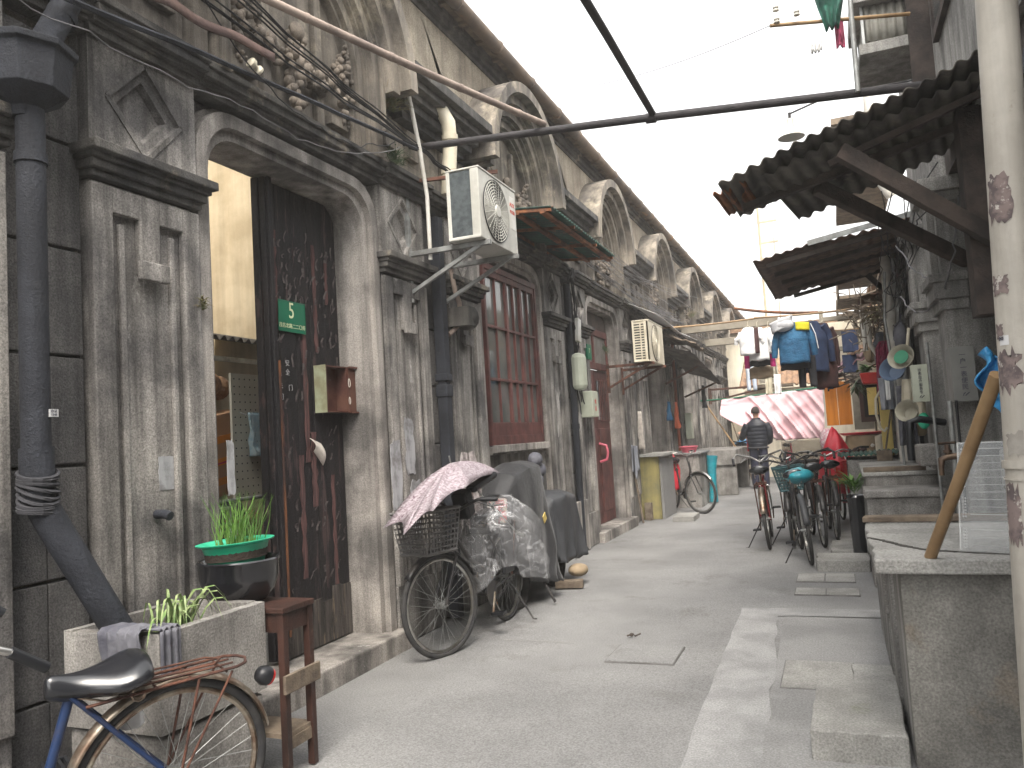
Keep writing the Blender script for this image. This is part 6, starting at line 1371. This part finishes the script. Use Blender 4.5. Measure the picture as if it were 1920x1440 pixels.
b = MB(); b.blob((-.12, 13.2, 1.10), .15, 10, (.8, .8, 1.3)); tag(b.build('pink_net_bag', mat('pink_net', (.50,.25,.30), (.62,.55,.56), vs=30, lo=.45, hi=.55, bump=.5), None, smooth=True), 'pink printed bag standing at the left end of the bench', 'bag')
b = MB(); b.grid(lambda u, v: (.52+.14*math.sin(PI*u), 12.62-.02*math.sin(u*12), 1.14-.46*v+.05*math.sin(PI*u)), 16, 8); tag(b.build('cream_cover', m_foam, None, smooth=True, solid=.01), 'cream padded cover hanging at the right end of the bench', 'cover')
# yellow post and pipes
b = MB(); b.box(.54, .66, 11.0, 11.1, -.01, 1.75); tag(b.build('yellow_post', m_yelw, None, bevel=.004), 'yellow painted post below the bright red tub', 'post')
def vpipe(pts, r, m, label, name='pipe'): return tag(MB().tube(pts, r, 10).build(name, m, None, smooth=True), label, 'pipe')
vpipe([(.66, 9.6, 3.2), (.67, 9.6, 2.3), (.68, 9.6, 0)], .055, m_pvc, 'thick cream plastic pipe running down right of the pink mop yarn')
vpipe([(.72, 9.3, 3.1), (.73, 9.3, 0)], .028, m_galv, 'slim grey iron pipe beside the thick cream pipe')
vpipe([(.60, 8.9, 2.9), (.56, 8.9, 2.4), (.60, 8.9, 1.8), (.62, 8.9, .8)], .014, m_galv, 'thin wavy grey conduit before the thick cream pipe')
vpipe([(.50, 11.2, 2.75), (.51, 11.2, 2.35), (.62, 11.2, 2.15), (.66, 11.2, 1.9), (.67, 11.2, 1.1)], .03, m_pvc, 'bent white pipe above the bright red tub')
vpipe([(.45, 11.4, 2.8), (.46, 11.4, 2.3)], .03, m_pvc, 'short white pipe left of the bent one')
vpipe([(.745, 7.2, 2.0), (.745, 7.2, .6)], .012, m_galv, 'left thin conduit on the pier below the grey meter box'); vpipe([(.745, 6.2, 1.5), (.74, 6.2, .7)], .018, m_galv, 'right conduit running from the grey meter box down to the tap')
vpipe([(.78, 6.15, 1.5), (.775, 6.15, .7)], .009, m_cableb, 'black cable beside the conduit under the grey meter box')
vpipe([(.85, 7.5, 1.34), (.66, 7.4, 1.38), (.58, 7.4, 1.36), (.57, 7.4, 1.2), (.57, 7.4, 1.04)], .030, m_blkpl, 'black foam wrapped elbow pipe over the second sink')
# net bags, bowls on the right wall
t = thing('mop', 'mauve yarn mop hanging on the far right wall before the bent pipe', 'mop', (.60, 9.9, 1.6)); yarn((.60, 9.95, 2.25), 60, .62, m_maroon, t, r=.010, seed=6, up=.03)
b = MB(); b.tube([(.60, 9.95, 2.2), (.62, 9.95, 2.5)], .012, 6); b.build('handle', m_oldw, t)
m_khaki2 = mat('dull_cream_plastic', (.36,.34,.27), (.27,.25,.20), vs=6, bump=.1)
Mb = rotm('Y', -55) @ rotm('X', 55)
for (c, m, lb, r) in (((.66, 8.2, 1.93), m_khaki2, 'round cream basket with a green lid inside, hung on the wall', .115), ((.60, 8.5, 1.84), m_bucket, 'blue grey plastic bowl hung behind the cream basket', .12), ((.66, 8.1, 1.43), m_khaki2, 'lower cream basket with a teal bag tied to it', .10)):
    MM = rotm('X', 70) @ rotm('Y', -25)
    bb_ = tag(MB().lathe([(.001, .0), (r*.6, .0), (r, .10), (r*1.05, .11), (r*.96, .105), (r*.58, .012), (.001, .012)], c, 24, MM).build('hanging_bowl', m, None, smooth=True), lb, 'bowl')
    if 'green' in lb: b = MB(); b.lathe([(.001, .09), (r*.55, .09), (r*.57, .10), (.001, .105)], c, 20, MM); b.build('green_lid', mat('dull_green', (.06,.25,.15), bump=0), bb_, smooth=True); b = MB(); b.tube([(c[0]+.02, c[1], c[2]+.1), (c[0]+.05, c[1]-.02, c[2]+.3)], .014, 8); b.build('handle', m_foam, bb_)
b = MB(); b.blob((.74, 7.95, 1.36), .05, 8, (1, .7, 1.5)); tag(b.build('teal_bag', m_greenb, None, smooth=True), 'small teal bag tied to the lower cream basket', 'bag')
cloth((.62, 8.3, 1.76), .16, .36, m_foam, 'cream_cloth', 'cream cloth hanging between the upper and lower baskets', 'cloth', ax='X', taper=-.4, nf=2, fold=.02, seed=3)
cloth((.46, 9.2, 1.83), .17, .34, m_greycl, 'grey_jacket', 'pale grey jacket hung beside the bright red tub', 'cloth', ax='X', nf=2, fold=.03, seed=4, taper=.1)
cloth((.60, 8.8, 1.72), .14, .60, m_greycl2, 'grey_towel', 'long grey towel hanging below the blue grey bowl', 'cloth', ax='X', nf=2, fold=.03, seed=5, taper=-.2)
cloth((.52, 9.1, 1.85), .04, .26, m_white, 'white_strip', 'white strip of cloth over the pale grey jacket', 'cloth', ax='X', nf=1, fold=.01, seed=5)
b = MB(); b.tube([(.50, 9.6, 1.72), (.44, 9.6, 1.62), (.43, 9.6, 1.45), (.46, 9.6, 1.30), (.5, 9.6, 1.26), (.53, 9.6, 1.3)], .014, 8); tag(b.build('cream_hose', m_foam, None, smooth=True), 'cream hose looped by the yellow post', 'hose')
def meter(x0, x1, y0, y1, z0, z1, m, lb, lines, lm):
    t = thing('meter_box', lb, 'meter box', ((x0+x1)/2, (y0+y1)/2, z0)); b = MB(); b.box(x0, x1, y0, y1, z0, z1); b.build('case', m, t, bevel=.004)
    q = MB(); x = (x0+x1)/2; n = len(lines)
    h = (z1-z0)*.70/n
    for i, s in enumerate(lines): k = text_mb(s, h*.95, face_y(x, y0-.003, z1-(z1-z0)*.10-h*(i+.5))); q.add(k.v, k.f)
    zb = z0+(z1-z0)*.13; 
    for s in (-1, 1): q.tube([(x+s*.006-.010, y0-.003, zb-.01), (x+s*.012, y0-.003, zb+.004), (x+s*.012+.010, y0-.003, zb+.012)], .0028, 4)
    q.build('lettering', lm, t); return t
meter(.665, .795, 7.82, 7.94, 1.53, 1.86, m_meter, 'pale green meter box with dark characters on the pier past the tap', '抄表出户服务专', m_print)
meter(.775, .925, 6.20, 6.42, 1.49, 1.87, m_meterd, 'grey meter box with dark characters on the nearer pier', '一户一表便民', m_print)
b = MB(); b.box(.64, .80, 7.5, 7.9, .98, 1.16); tag(b.build('cement_ledge', m_sinkc, None, bevel=.02), 'rough cement ledge block under the black elbow pipe', 'ledge')
# tap
t = thing('tap', 'old brass tap on a lagged pipe over the first sink', 'tap', (.6, 5.2, 1.05))
b = MB(); b.tube([(.66, 5.2, 1.17), (.585, 5.2, 1.165), (.555, 5.2, 1.15), (.55, 5.2, 1.10), (.55, 5.2, 1.06)], .017, 10, rfn=lambda u: .020 if u < .6 else .014); b.tube([(.59, 5.2, 1.17), (.59, 5.2, 1.235)], .014, 8); b.tube([(.59, 5.2, 1.19), (.59, 5.2, 1.205)], .024, 8); b.build('spout', m_brass, t, smooth=True)
b = MB(); b.tube([(.545, 5.18, 1.245), (.635, 5.22, 1.245)], .008, 6); b.tube([(.59, 5.2, 1.225), (.59, 5.2, 1.25)], .008, 6); b.build('handle', m_brass, t)
b = MB(); b.tube([(.95, 5.2, 1.20), (.74, 5.2, 1.19), (.68, 5.2, 1.17)], .042, 12, rfn=lambda u: .044+.006*math.sin(u*20)); b.build('lagging', m_blkpl, t, smooth=True)

# ---- sinks along the right
t = thing('stained_counter', 'stained cement counter with a cracked slab top in the right foreground', 'counter', (.45, 3.9, 0))
def slab(x0, x1, y0, y1, z0, z1, m, name, par, jit=.010, n=14):
    pts = jag((x0, y0), (x1, y0), n, jit) + jag((x1, y0), (x1, y1), n//2, jit*.4) + jag((x1, y1), (x0, y1), n, jit*.4) + jag((x0, y1), (x0, y0), n, jit)
    b = MB(); b.prism(pts, 'Z', z0, z1); return b.build(name, m, par, bevel=.008)
slab(.10, 1.45, 3.38, 4.52, .815, .872, m_stone, 'slab_top', t)
b = MB(); cr = [(.10, 3.98, 0), (.16, 3.86, 0), (.22, 3.72, 0), (.30, 3.60, 0), (.42, 3.55, 0), (.55, 3.50, 0), (.75, 3.47, 0)]
for i in range(len(cr)-1): 
    a, c = Vector(cr[i]), Vector(cr[i+1])
    for k in range(4): p = a.lerp(c, k/4); q = a.lerp(c, (k+1)/4); b.bar((p.x, p.y+random.uniform(-.008, .008), .872), (q.x+.01, q.y+random.uniform(-.008, .008), .872), random.uniform(.012, .03), .006)
b.build('crack', m_gap, t)
b = MB(); b.box(.10, .34, 3.39, 3.60, .872, .878); b.build('edge_patch', m_stone, t) if False else None
b = MB(); b.box(.185, 1.4, 3.45, 3.52, -.01, .812); b.build('front_panel', m_counter, t, bevel=.004)
b = MB(); b.box(.19, .245, 3.56, 4.10, -.01, .812); b.box(.175, .23, 4.12, 4.40, -.01, .812); b.build('side_panel', m_rconc, t, bevel=.004)
b = MB(); b.box(.6, 1.4, 4.2, 4.4, 0, .81); b.box(.25, .6, 4.3, 4.4, 0, .81); b.build('back_panel', m_rconc, t)
def trough(lb, x0, x1, y0, y1, z1, th=.05, dpt=.3, m=None, wood=False):
    t = thing('cement_sink', lb, 'sink', ((x0+x1)/2, (y0+y1)/2, 0)); m = m or m_sinkc
    b = MB(); b.box(x0, x1, y0, y0+th, z1-dpt, z1, .003); b.box(x0, x1, y1-th, y1, z1-dpt, z1, .003); b.box(x0, x0+th, y0+th, y1-th, z1-dpt, z1+.004, .003); b.box(x1-th, x1, y0+th, y1-th, z1-dpt, z1); b.box(x0+th, x1-th, y0+th, y1-th, z1-dpt, z1-dpt+.05); b.build('basin', m, t, bevel=.006)
    b = MB(); b.box(x0+.008, x1, y0+.01, y1-.01, -.01, z1-dpt-.002, .003); b.build('base', m_rconc, t, bevel=.006); return t
trough('first cement sink behind the counter, half hidden by a plank', .17, .95, 4.75, 6.0, .66)
b = MB(); b.box(.20, .80, 7.35, 7.91, -.01, .74, .006); t_ = thing('cement_block', 'solid cement block with a cracked near face, beyond the plank', 'block', (.5, 7.6, 0)); b.build('body', m_sinkc, t_, bevel=.012); slab(.185, .80, 7.32, 7.92, .742, .80, m_sinkc, 'top', t_, jit=.008)
t_ = trough('third cement sink, taller, covered by a slab', .22, .80, 7.94, 9.8, .88, th=.06, dpt=.3); slab(.20, .80, 7.92, 9.85, .882, .92, m_stone, 'cover_slab', t_, jit=.008)
b = MB(); b.box(.205, .72, 7.93, 7.99, .922, .965); tag(b.build('wooden_rim_board', m_oldw, None, bevel=.003), 'weathered board laid on the rim of the third sink', 'board')
b = MB(); b.bar((.10, 4.62, .885), (.92, 4.48, .90), .10, .028); tag(b.build('plank', m_oldw, None, bevel=.004), 'old split plank lying across the back of the counter', 'plank')
corrugated('corrugated_lid', m_corrg, (.0, 10.1, .98), (.85, 10.1, 1.0), (.0, 11.0, .99), .01, 16, label='greenish corrugated lid on the far sink', cat='lid')
trough('fourth cement sink under the greenish corrugated lid', .10, .85, 10.1, 11.0, .93)
# bamboo and acrylic panel
b = MB(); b.tube([(.295, 3.42, .875), (.39, 3.14, 1.20), (.485, 2.88, 1.53)], .0215, 12); t = tag(b.build('bamboo_pole', m_bamboo, None, smooth=True), 'thick tan bamboo stick leaning on the counter against the painted pole', 'stick')
t = thing('acrylic_panel', 'clear perforated plastic panel standing on the counter behind the bamboo', 'panel', (.5, 3.6, .87))
A0, A1, A2 = Vector((.415, 3.56, .875)), Vector((.62, 3.48, .875)), Vector((.47, 3.80, 1.29))
def pan(u, v, off=0): n = (A1-A0).cross(A2-A0).normalized(); return A0+(A1-A0)*u+(A2-A0)*v+n*off
b = MB(); b.v = [tuple(pan(u, v, o_)) for o_ in (0, .004) for v in (0, 1) for u in (0, 1)]; b.f = [(0,1,3,2), (4,6,7,5), (0,4,5,1), (2,3,7,6), (0,2,6,4), (1,5,7,3)]; b.build('sheet', m_acryl, t)
b = MB()
for i in range(14): v = .06+.88*i/13; b.bar(pan(.18, v, -.003), pan(.96, v, -.003), .003, .003)
for i in range(34):
    if i % 10 < 7: v = .04+.9*i/33; b.tube([pan(.06, v, -.002), pan(.06, v, -.005)], .004, 4); b.tube([pan(.10, v, -.002), pan(.10, v, -.005)], .004, 4)
b.bar(pan(0, 0, -.002), pan(0, 1, -.002), .005, .004); b.bar(pan(0, 0, -.002), pan(1, 0, -.002), .005, .004); b.bar(pan(0, 1, -.002), pan(1, 1, -.002), .006, .005); b.build('scored_lines', m_acrll, t)
b = MB(); b.obox((.80, 4.0, 1.15), (.25, .3, .18)); tag(b.build('metal_box', m_galv, None, bevel=.01), 'grey metal lidded box in the shadow behind the painted pole', 'box')
b = MB(); b.grid(lambda u, v: (.64+.10*u+.03*math.sin(v*9), 4.2-.05*math.sin(u*8+v*4), 1.68-.30*v*(1-.4*abs(u-.5))+.03*math.sin(u*5)), 16, 14); tag(b.build('blue_bag', m_bluebag, None, smooth=True, solid=.008), 'blue plastic bag hanging in the dark recess left of the painted pole', 'bag')

# painted pole
t = thing('painted_pole', 'tall cream painted steel pole with torn posters at the right edge', 'pole', (.44, 2.4, 0))
pa, pbt = Vector((.405, 2.4, 0)), Vector((.565, 2.4, 4.6))
def pp_(z): return pa.lerp(pbt, z/4.6)
b = MB(); b.tube([tuple(pp_(z)) for z in (-.02, 1.0, 2.0, 3.0, 4.6)], .049, 28); b.build('shaft', m_pole, t, smooth=True)
b = MB(); b.tube([tuple(pp_(1.265)), tuple(pp_(1.285))], .055, 28); b.tube([tuple(pp_(1.235)), tuple(pp_(1.24))], .053, 28); b.build('joint_band', m_pole, t, smooth=True)
def sticker(z0, z1, a0, a1, m, name='poster_scrap', lb=None, seed=0, jit=.12):
    rn = random.Random(seed); n = 10; b = MB(); e = [rn.uniform(-jit, jit) for _ in range(60)]
    def fn(u, v):
        a = R(a0+(a1-a0)*u); z = z0+(z1-z0)*v; z += (z1-z0)*(e[int(u*9)] * (v > .99) + e[20+int(u*9)]*(v < .01)); a += R((a1-a0)*(e[40+int(v*9)]*(u < .01)+e[50+int(v*9)]*(u > .99))) ; c = pp_(z); r = .0503+.0004*(seed % 3)
        return (c.x+r*math.cos(a), c.y+r*math.sin(a), z)
    b.grid(fn, n, 8); o_ = b.build(name, m, t, smooth=True, label=lb); return o_
sticker(1.91, 2.03, -165, -95, m_torn, seed=1, jit=.1); sticker(1.72, 1.765, -170, -120, m_torn, seed=2); sticker(1.47, 1.57, -170, -105, m_torn, seed=3, jit=.2); sticker(1.30, 1.36, -150, -100, mat('grey_patch', (.30,.28,.25), (.22,.2,.18), vs=20, bump=0), seed=4); sticker(1.08, 1.22, -170, -120, m_torn, seed=5, jit=.1); sticker(1.60, 1.64, -170, -140, m_torn, seed=6)
st2 = sticker(1.585, 1.61, -155, -125, m_sticker, 'white_sticker', seed=9, jit=0)
for i, s in enumerate('办证'):
    a = R(-152+9*i); c = pp_(1.602); M4 = Matrix.Translation((c.x+.0518*math.cos(a), c.y+.0518*math.sin(a), 1.602)) @ Matrix.Rotation(a+PI/2, 4, 'Z') @ Matrix.Rotation(PI/2, 4, 'X'); text_mb(s, .011, M4, .0005).build('lettering', m_print, st2)
vpipe([(.60, 2.6, 2.35), (.66, 2.7, 2.55), (.68, 2.75, 3.4)], .035, m_pipe, 'black pipe in the top right corner behind the painted pole')

# ================================================================== OVERHEAD
t = thing('awning', 'big mossy corrugated awning on timber struts jutting from the right house', 'awning', (.2, 5.4, 2.9))
corrugated('sheet', m_corr, (-.55, 5.0, 2.93), (.97, 5.0, 3.44), (-.50, 5.75, 2.90), .015, 17, nv=6, parent=t, wob=.02, cut=.02)
corrugated('lower_sheet', m_corr, (-.30, 5.15, 2.97), (.97, 5.15, 3.38), (-.12, 6.2, 2.92), .015, 14, nv=6, parent=t, wob=.02, cut=.02)
corrugated('broken_end', m_rusto, (-.60, 5.12, 2.90), (-.40, 5.12, 2.96), (-.56, 5.62, 2.88), .014, 4, nv=5, parent=t, wob=.03, cut=.04)
b = MB(); b.bar((-.45, 5.45, 2.87), (.97, 5.75, 3.28), .06, .05); b.bar((.1, 5.32, 3.03), (.97, 5.32, 3.30), .04, .04); b.build('batten', m_darkw, t)
for (a, c) in (((.02, 5.68, 3.0), (.98, 6.45, 2.50)), ((.16, 5.15, 3.05), (.98, 5.45, 2.45))):
    b = MB(); b.bar(a, c, .065, .10); b.build('strut', m_darkw, t, bevel=.004)
t = thing('awning', 'second awning further on, dark boards with backlit orange glow painted in', 'awning', (.1, 9.4, 3.0))
corrugated('sheet', m_corrb, (-.62, 8.1, 3.03), (.95, 8.1, 3.27), (-.57, 10.5, 3.0), .008, 16, nv=8, parent=t, wob=.04, cut=.035)
b = MB()
for i in range(5): y = 8.2+i*.55; b.bar((-.5+.04*i, y, 2.985), (.95, y, 3.22), .05, .04)
b.build('batten', m_darkw, t)
b = MB(); b.bar((-.1, 8.07, 3.13), (.96, 8.1, 3.30), .02, .05); b.build('pale_edge', m_galv, t)
b = MB(); b.bar((.5, 10.4, 3.15), (.95, 10.4, 2.6), .05, .06); b.build('strut', m_darkw, t)
b = MB(); b.tube([(-3.0, 5.42, 3.83), (-2.9, 5.45, 3.78), (-1.0, 5.42, 3.61), (.50, 5.42, 3.47), (1.0, 5.42, 3.42)], .028, 10); b.tube([(-1.05, 5.42, 3.61), (-.98, 5.42, 3.605)], .036, 10); tag(b.build('black_bar', m_bpipe, None, smooth=True), 'long black iron bar spanning the lane from the elbow pipe to the right house', 'bar')
b = MB(); b.tube([(-1.0, 5.40, 3.63), (-1.0, 4.2, 3.64), (-1.02, 2.0, 3.66), (-1.02, -1, 3.68)], .024, 10); tag(b.build('black_bar', m_bpipe, None, smooth=True), 'second black bar running back overhead from the middle of the long one', 'bar')
b = MB(); b.tube(sag((-1.82, 5.46, 3.75), (-2.75, 2.6, 3.80), .02, 14), .024, 10); b.tube([(-2.75, 2.6, 3.80), (-2.98, 1.9, 3.82)], .024, 8)
for i in range(5): p = Vector((-1.82, 5.46, 3.75)).lerp(Vector((-2.75, 2.6, 3.80)), .1+.2*i); b.tube([p-Vector((.005, .012, .02*4*(.1+.2*i)*(.9-.2*i))), p+Vector((.005, .012, -.02*4*(.1+.2*i)*(.9-.2*i)))], .027, 10)
tag(b.build('bamboo_laundry_pole', m_bampale, None, smooth=True), 'long grey bamboo pole resting on the black bar and passing before the arches', 'pole')
b = MB(); b.tube([(.31, 5.38, 3.48), (.325, 5.38, 5.6)], .016, 8); tag(b.build('upright_rod', m_galv, None, smooth=True), 'grey upright rod rising from the right end of the black bar', 'rod')
b = MB(); b.tube([(-.20, 6.0, 4.345), (.75, 6.3, 4.33)], .015, 8); tag(b.build('upper_laundry_pole', m_bamboo, None, smooth=True), 'yellow bamboo laundry pole high over the right awning', 'pole')
cloth((.08, 6.05, 4.66), .28, .42, mat('dark_green_cloth', (.02,.12,.08), (.02,.05,.045), vs=4, bump=.2), 'green_cloth', 'dark green cloth hanging over the high yellow pole', 'cloth', ax='X', nf=2, fold=.03, taper=.7, seed=3)
cloth((.24, 6.15, 4.33), .06, .2, m_maroon, 'pink_cloth', 'magenta cloth behind the grey upright rod', 'cloth', ax='X', nf=1, fold=.02, seed=4)
cloth((.05, 6.02, 4.2), .1, .12, m_white, 'white_rag', 'frayed white rag below the dark green cloth', 'cloth', ax='X', nf=3, fold=.02, taper=.3, seed=8)
wires([((-3.0, 8.6, 5.5), (-.20, 6.0, 4.345), .12)], .003, m_cableb, 'single thin wire crossing the white sky to the yellow pole', 'sky_wire', 0)
for i, (x, z, lb) in enumerate(((-.15, 4.46, 'upper'), (-.15, 4.37, 'lower'), (-.01, 4.39, 'right hand'))):
    tag(MB().lathe([(.008, 0), (.022, .004), (.022, .014), (.012, .018), (.012, .024), (.022, .028), (.022, .038), (.004, .04)], (x, 6.0, z-.02), 12).build('insulator', m_silver, None, smooth=True), lb+' small white insulator at the end of the high yellow pole', 'insulator')
t = thing('street_lamp', 'small enamel shade street lamp hanging above the big mossy awning', 'lamp', (-.14, 7, 3.8))
c = (-.14, 7.0, 3.86); b = MB(); b.lathe([(.012, .13), (.028, .125), (.032, .04), (.045, .02), (.105, -.03), (.11, -.036), (.10, -.034), (.04, .0), (.001, .01)], c, 20); b.build('shade', m_silver, t, smooth=True)
b = MB(); b.tube([(-.14, 7.0, 3.98), (-.14, 7.0, 4.04)], .012, 8); b.tube([(-.14, 7.0, 4.03), (.2, 7.0, 4.12), (.9, 7.0, 4.1)], .008, 6); b.build('arm', m_bkblk, t)
wires([((.6+rn.uniform(-.1, .3), rn.uniform(6, 9), 3.0+rn.uniform(-.2, .3)), (.7+rn.uniform(-.2, .2), rn.uniform(8, 13), 2.6+rn.uniform(-.4, .6)), rn.uniform(0, .25)) for i in range(18)], .005, m_cableb, 'tangle of dark wires under the second awning', wob=.1)
b = MB(); rr = random.Random(9)
for i in range(160):
    p = Vector((.55+rr.gauss(0, .14), 11.2+rr.uniform(-.6, 1.2), 2.75+rr.gauss(0, .16))); b.tube([p, p+Vector((rr.gauss(0, .12), rr.gauss(0, .12), rr.gauss(0, .12)))], .007, 4)
tag(b.build('twig_pile', m_oldw), 'pile of dry twigs and sticks heaped above the white bent pipes', 'twigs')
leaves((.62, 11.0, 2.75), 90, .3, .009, m_weed, 'grey green trailing weeds beside the pile of twigs', name='trailing_weeds', seed=12, up=.0)
wires([((.88, 5.9, 2.85), (.82, 6.4, 2.3), .05), ((.82, 6.4, 2.3), (.62, 7.6, 2.45), .15), ((.62, 7.6, 2.9), (.80, 6.6, 2.35), .05)], .006, m_cable, 'pale wire looping off the nearer pier cap', wob=.03)

# ================================================================== BIKES ON THE RIGHT
bicycle('red bicycle with silver mudguards, leftmost of the parked cluster', (-.80, 9.54, 0), 93, lean=-4, frame=m_bkred, step=False, bars='sweep', guardm=m_chromr, rack=m_rust, rim=m_chrome, group=None)
bicycle('black bicycle with a red reflector band, between the red bicycle and the teal bag', (-.55, 9.72, 0), 92, lean=-3, frame=m_bkblk, step=True, bars='city', guardm=m_bkblk)
bC = bicycle('black bicycle with a teal plastic bag over its saddle, nearest of the parked cluster', (-.33, 8.50, 0), 97, lean=-5, barm=m_bkblk, frame=m_bkblk, step=True, bars='city', guardm=m_tarpg, rack=False, basket=(.96, 1.26, .12, .17, .66, .92, 8, 9, .0045), basketm=mat('teal_grey_mesh', (.06,.13,.14), bump=0))
b = MB(); b.blob((-.40, 8.80, .86), .16, 12, (.95, 1.15, .5)); 
for i, v in enumerate(b.v): b.v[i] = tuple(Vector(v)+Vector((1, 1, .6))*.022*fbm(Vector(v)*11))
tag(b.build('saddle_bag', m_teal, None, smooth=True), 'teal plastic bag tied over the saddle of the nearest parked bicycle', 'bag')
bicycle('dark bicycle with a raised curved handlebar right of the teal bag', (-.22, 9.66, 0), 98, lean=-2, barm=m_bkblk, frame=m_bkblk, step=True, bars='sweep', guardm=m_bkblk, basket=(.96, 1.26, .12, .17, .66, .92, 8, 9, .0045), basketm=m_blkpl)
bicycle('black bicycle furthest right in the cluster, squeezed against the stones', (-.08, 10.2, 0), 95, lean=0, frame=m_bkblk, step='low', bars='city', guardm=m_bkblk, stand=None)
bR = bicycle('bicycle facing the camera under a red rain cover with a red wire basket', (.0, 12.30, 0), -82, lean=2, frame=m_bkred, step=True, bars='flat', guardm=m_chromr, stand='side', basket=(.98, 1.26, .14, .19, .64, .88, 6, 7, .004), basketm=m_redpl)
b = MB()
def rcv(u, v):
    a = 2*PI*u; r = .05+.28*min(1, v*1.6)**.8; q = 1+.10*math.sin(a*5+v*5)
    return (-.02+r*.72*math.cos(a)*q, 11.75+r*1.5*math.sin(a)*q, 1.22-.74*v+.04*math.sin(a*2+1)-.12*math.sin(a)*(1-v))
b.grid(rcv, 48, 16); tag(b.build('rain_cover', m_redcv, None, smooth=True, solid=.003), 'big red rain cover spread over the bicycle facing the camera', 'cover')

# more clutter along the right wall
def hangbag(c, r, m, lb, sz=1.5, seed=0):
    b = MB(); b.blob(c, r, 12, (.8, .8, sz)); 
    for i, v in enumerate(b.v): b.v[i] = tuple(Vector(v)+Vector((1, 1, .8))*r*.22*fbm(Vector(v)*8+Vector((seed, 0, 0))))
    b.tube([(c[0], c[1], c[2]+r*sz*.9), (c[0]+.02, c[1], c[2]+r*sz*1.6)], .008, 5)
    return tag(b.build('hanging_bag', m, None, smooth=True), lb, 'bag')
hangbag((.70, 9.0, 2.25), .09, m_greycl2, 'dark grey bundle hung high between the thick cream pipe and the pier', seed=1)
hangbag((.64, 10.4, 1.75), .08, m_white, 'small white plastic bag hung low by the mauve mop', seed=2)
hangbag((.80, 8.9, 1.35), .10, m_khaki, 'brown sack hanging low behind the black foam elbow', seed=3)
hangbag((.78, 10.6, 2.35), .10, m_char, 'black bag tied near the top of the bent white pipe', seed=4)
hangbag((.55, 12.5, 2.35), .10, m_khaki, 'brown cloth bag hanging above the red tub', seed=5)
for (x, y, z0, z1, r, m, lb) in ((.86, 8.75, .4, 3.2, .035, m_pipe, 'dark iron pipe in the corner behind the long grey towel'), (.88, 10.1, .4, 3.2, .03, m_darkw, 'dark timber stud behind the mauve mop'), (.70, 10.75, .9, 3.0, .018, m_galv, 'thin grey pipe just before the yellow post'), (.60, 12.0, 2.2, 3.1, .014, m_rust, 'rusty rod standing above the red tub'), (.84, 9.45, .6, 2.9, .02, m_cableb, 'black hose hanging beside the thick cream pipe')):
    tag(MB().tube([(x, y, z0), (x+.01, y, (z0+z1)/2), (x-.01, y, z1)], r, 8).build('pipe', m, None, smooth=True), lb, 'pipe')
tag(MB().tube([(.50, 9.9, 1.0), (.72, 10.0, 2.05)], .012, 6).obox((.49, 9.89, .98), (.16, .05, .12)).build('broom', m_oldw, None), 'short broom leaning by the far sink', 'broom')
b = MB(); rr = random.Random(21)
for i in range(22): p = Vector((.45+rr.uniform(0, .5), rr.uniform(10.5, 13), 2.85+rr.uniform(-.1, .25))); b.bar(p, p+Vector((rr.uniform(-.5, .2), rr.uniform(-.3, .3), rr.uniform(-.12, .08))), rr.uniform(.02, .06), .02)
tag(b.build('timber_scraps', m_oldw), 'loose grey boards and laths stacked below the second awning', 'timber')
b = MB(); b.grid(lambda u, v: (.42+.5*u, 11.0+.9*v, 2.98+.05*u+.03*fbm((u*4, v*4, 8))), 12, 6); tag(b.build('tin_sheet', m_corrb, None, solid=.01), 'small bent tin sheet over the twig pile', 'sheet')
tag(MB().tube([(.95, 12.2, 3.55), (-.10, 12.4, 3.50)], .02, 6).build('pole', m_rusto), 'rusty pole poking out beyond the second awning', 'pole')
garment('grey shirt drying under the second awning by the right wall', 'shirt', (.66, 11.6, 2.55), .26, .4, m_greycl, dep=.07, ax=60)
# ------------------------------------------------------------------ haze
HZ = 0.0055
b = MB(); b.box(-60, 60, -30, 130, -2.5, 40)
hm = bpy.data.materials.new('thin_haze'); hm.use_nodes = True; n_ = hm.node_tree; n_.nodes.clear()
ho = n_.nodes.new('ShaderNodeOutputMaterial'); hv = n_.nodes.new('ShaderNodeVolumePrincipled'); hv.inputs['Color'].default_value = (1, .97, .92, 1); hv.inputs['Density'].default_value = HZ; hv.inputs['Anisotropy'].default_value = .3
n_.links.new(hv.outputs[0], ho.inputs['Volume'])
tag(b.build('haze', hm), kind='stuff')

# clear crinkled plastic: crease glints painted in as whiter, more opaque noise lines
nt_ = m_bagcl.node_tree; N_ = nt_.nodes; x1 = N_.new('ShaderNodeTexNoise'); x1.inputs['Scale'].default_value = 4; x1.inputs['Detail'].default_value = 6; x1.inputs['Distortion'].default_value = 1.5
x2 = N_.new('ShaderNodeMath'); x2.operation = 'SUBTRACT'; x2.inputs[1].default_value = .5; x3 = N_.new('ShaderNodeMath'); x3.operation = 'ABSOLUTE'
x4 = N_.new('ShaderNodeMapRange'); x4.inputs['From Min'].default_value = .0; x4.inputs['From Max'].default_value = .035; x4.inputs['To Min'].default_value = .38; x4.inputs['To Max'].default_value = .09
nt_.links.new(x1.outputs['Fac'], x2.inputs[0]); nt_.links.new(x2.outputs[0], x3.inputs[0]); nt_.links.new(x3.outputs[0], x4.inputs['Value']); nt_.links.new(x4.outputs[0], N_['Principled BSDF'].inputs['Alpha'])
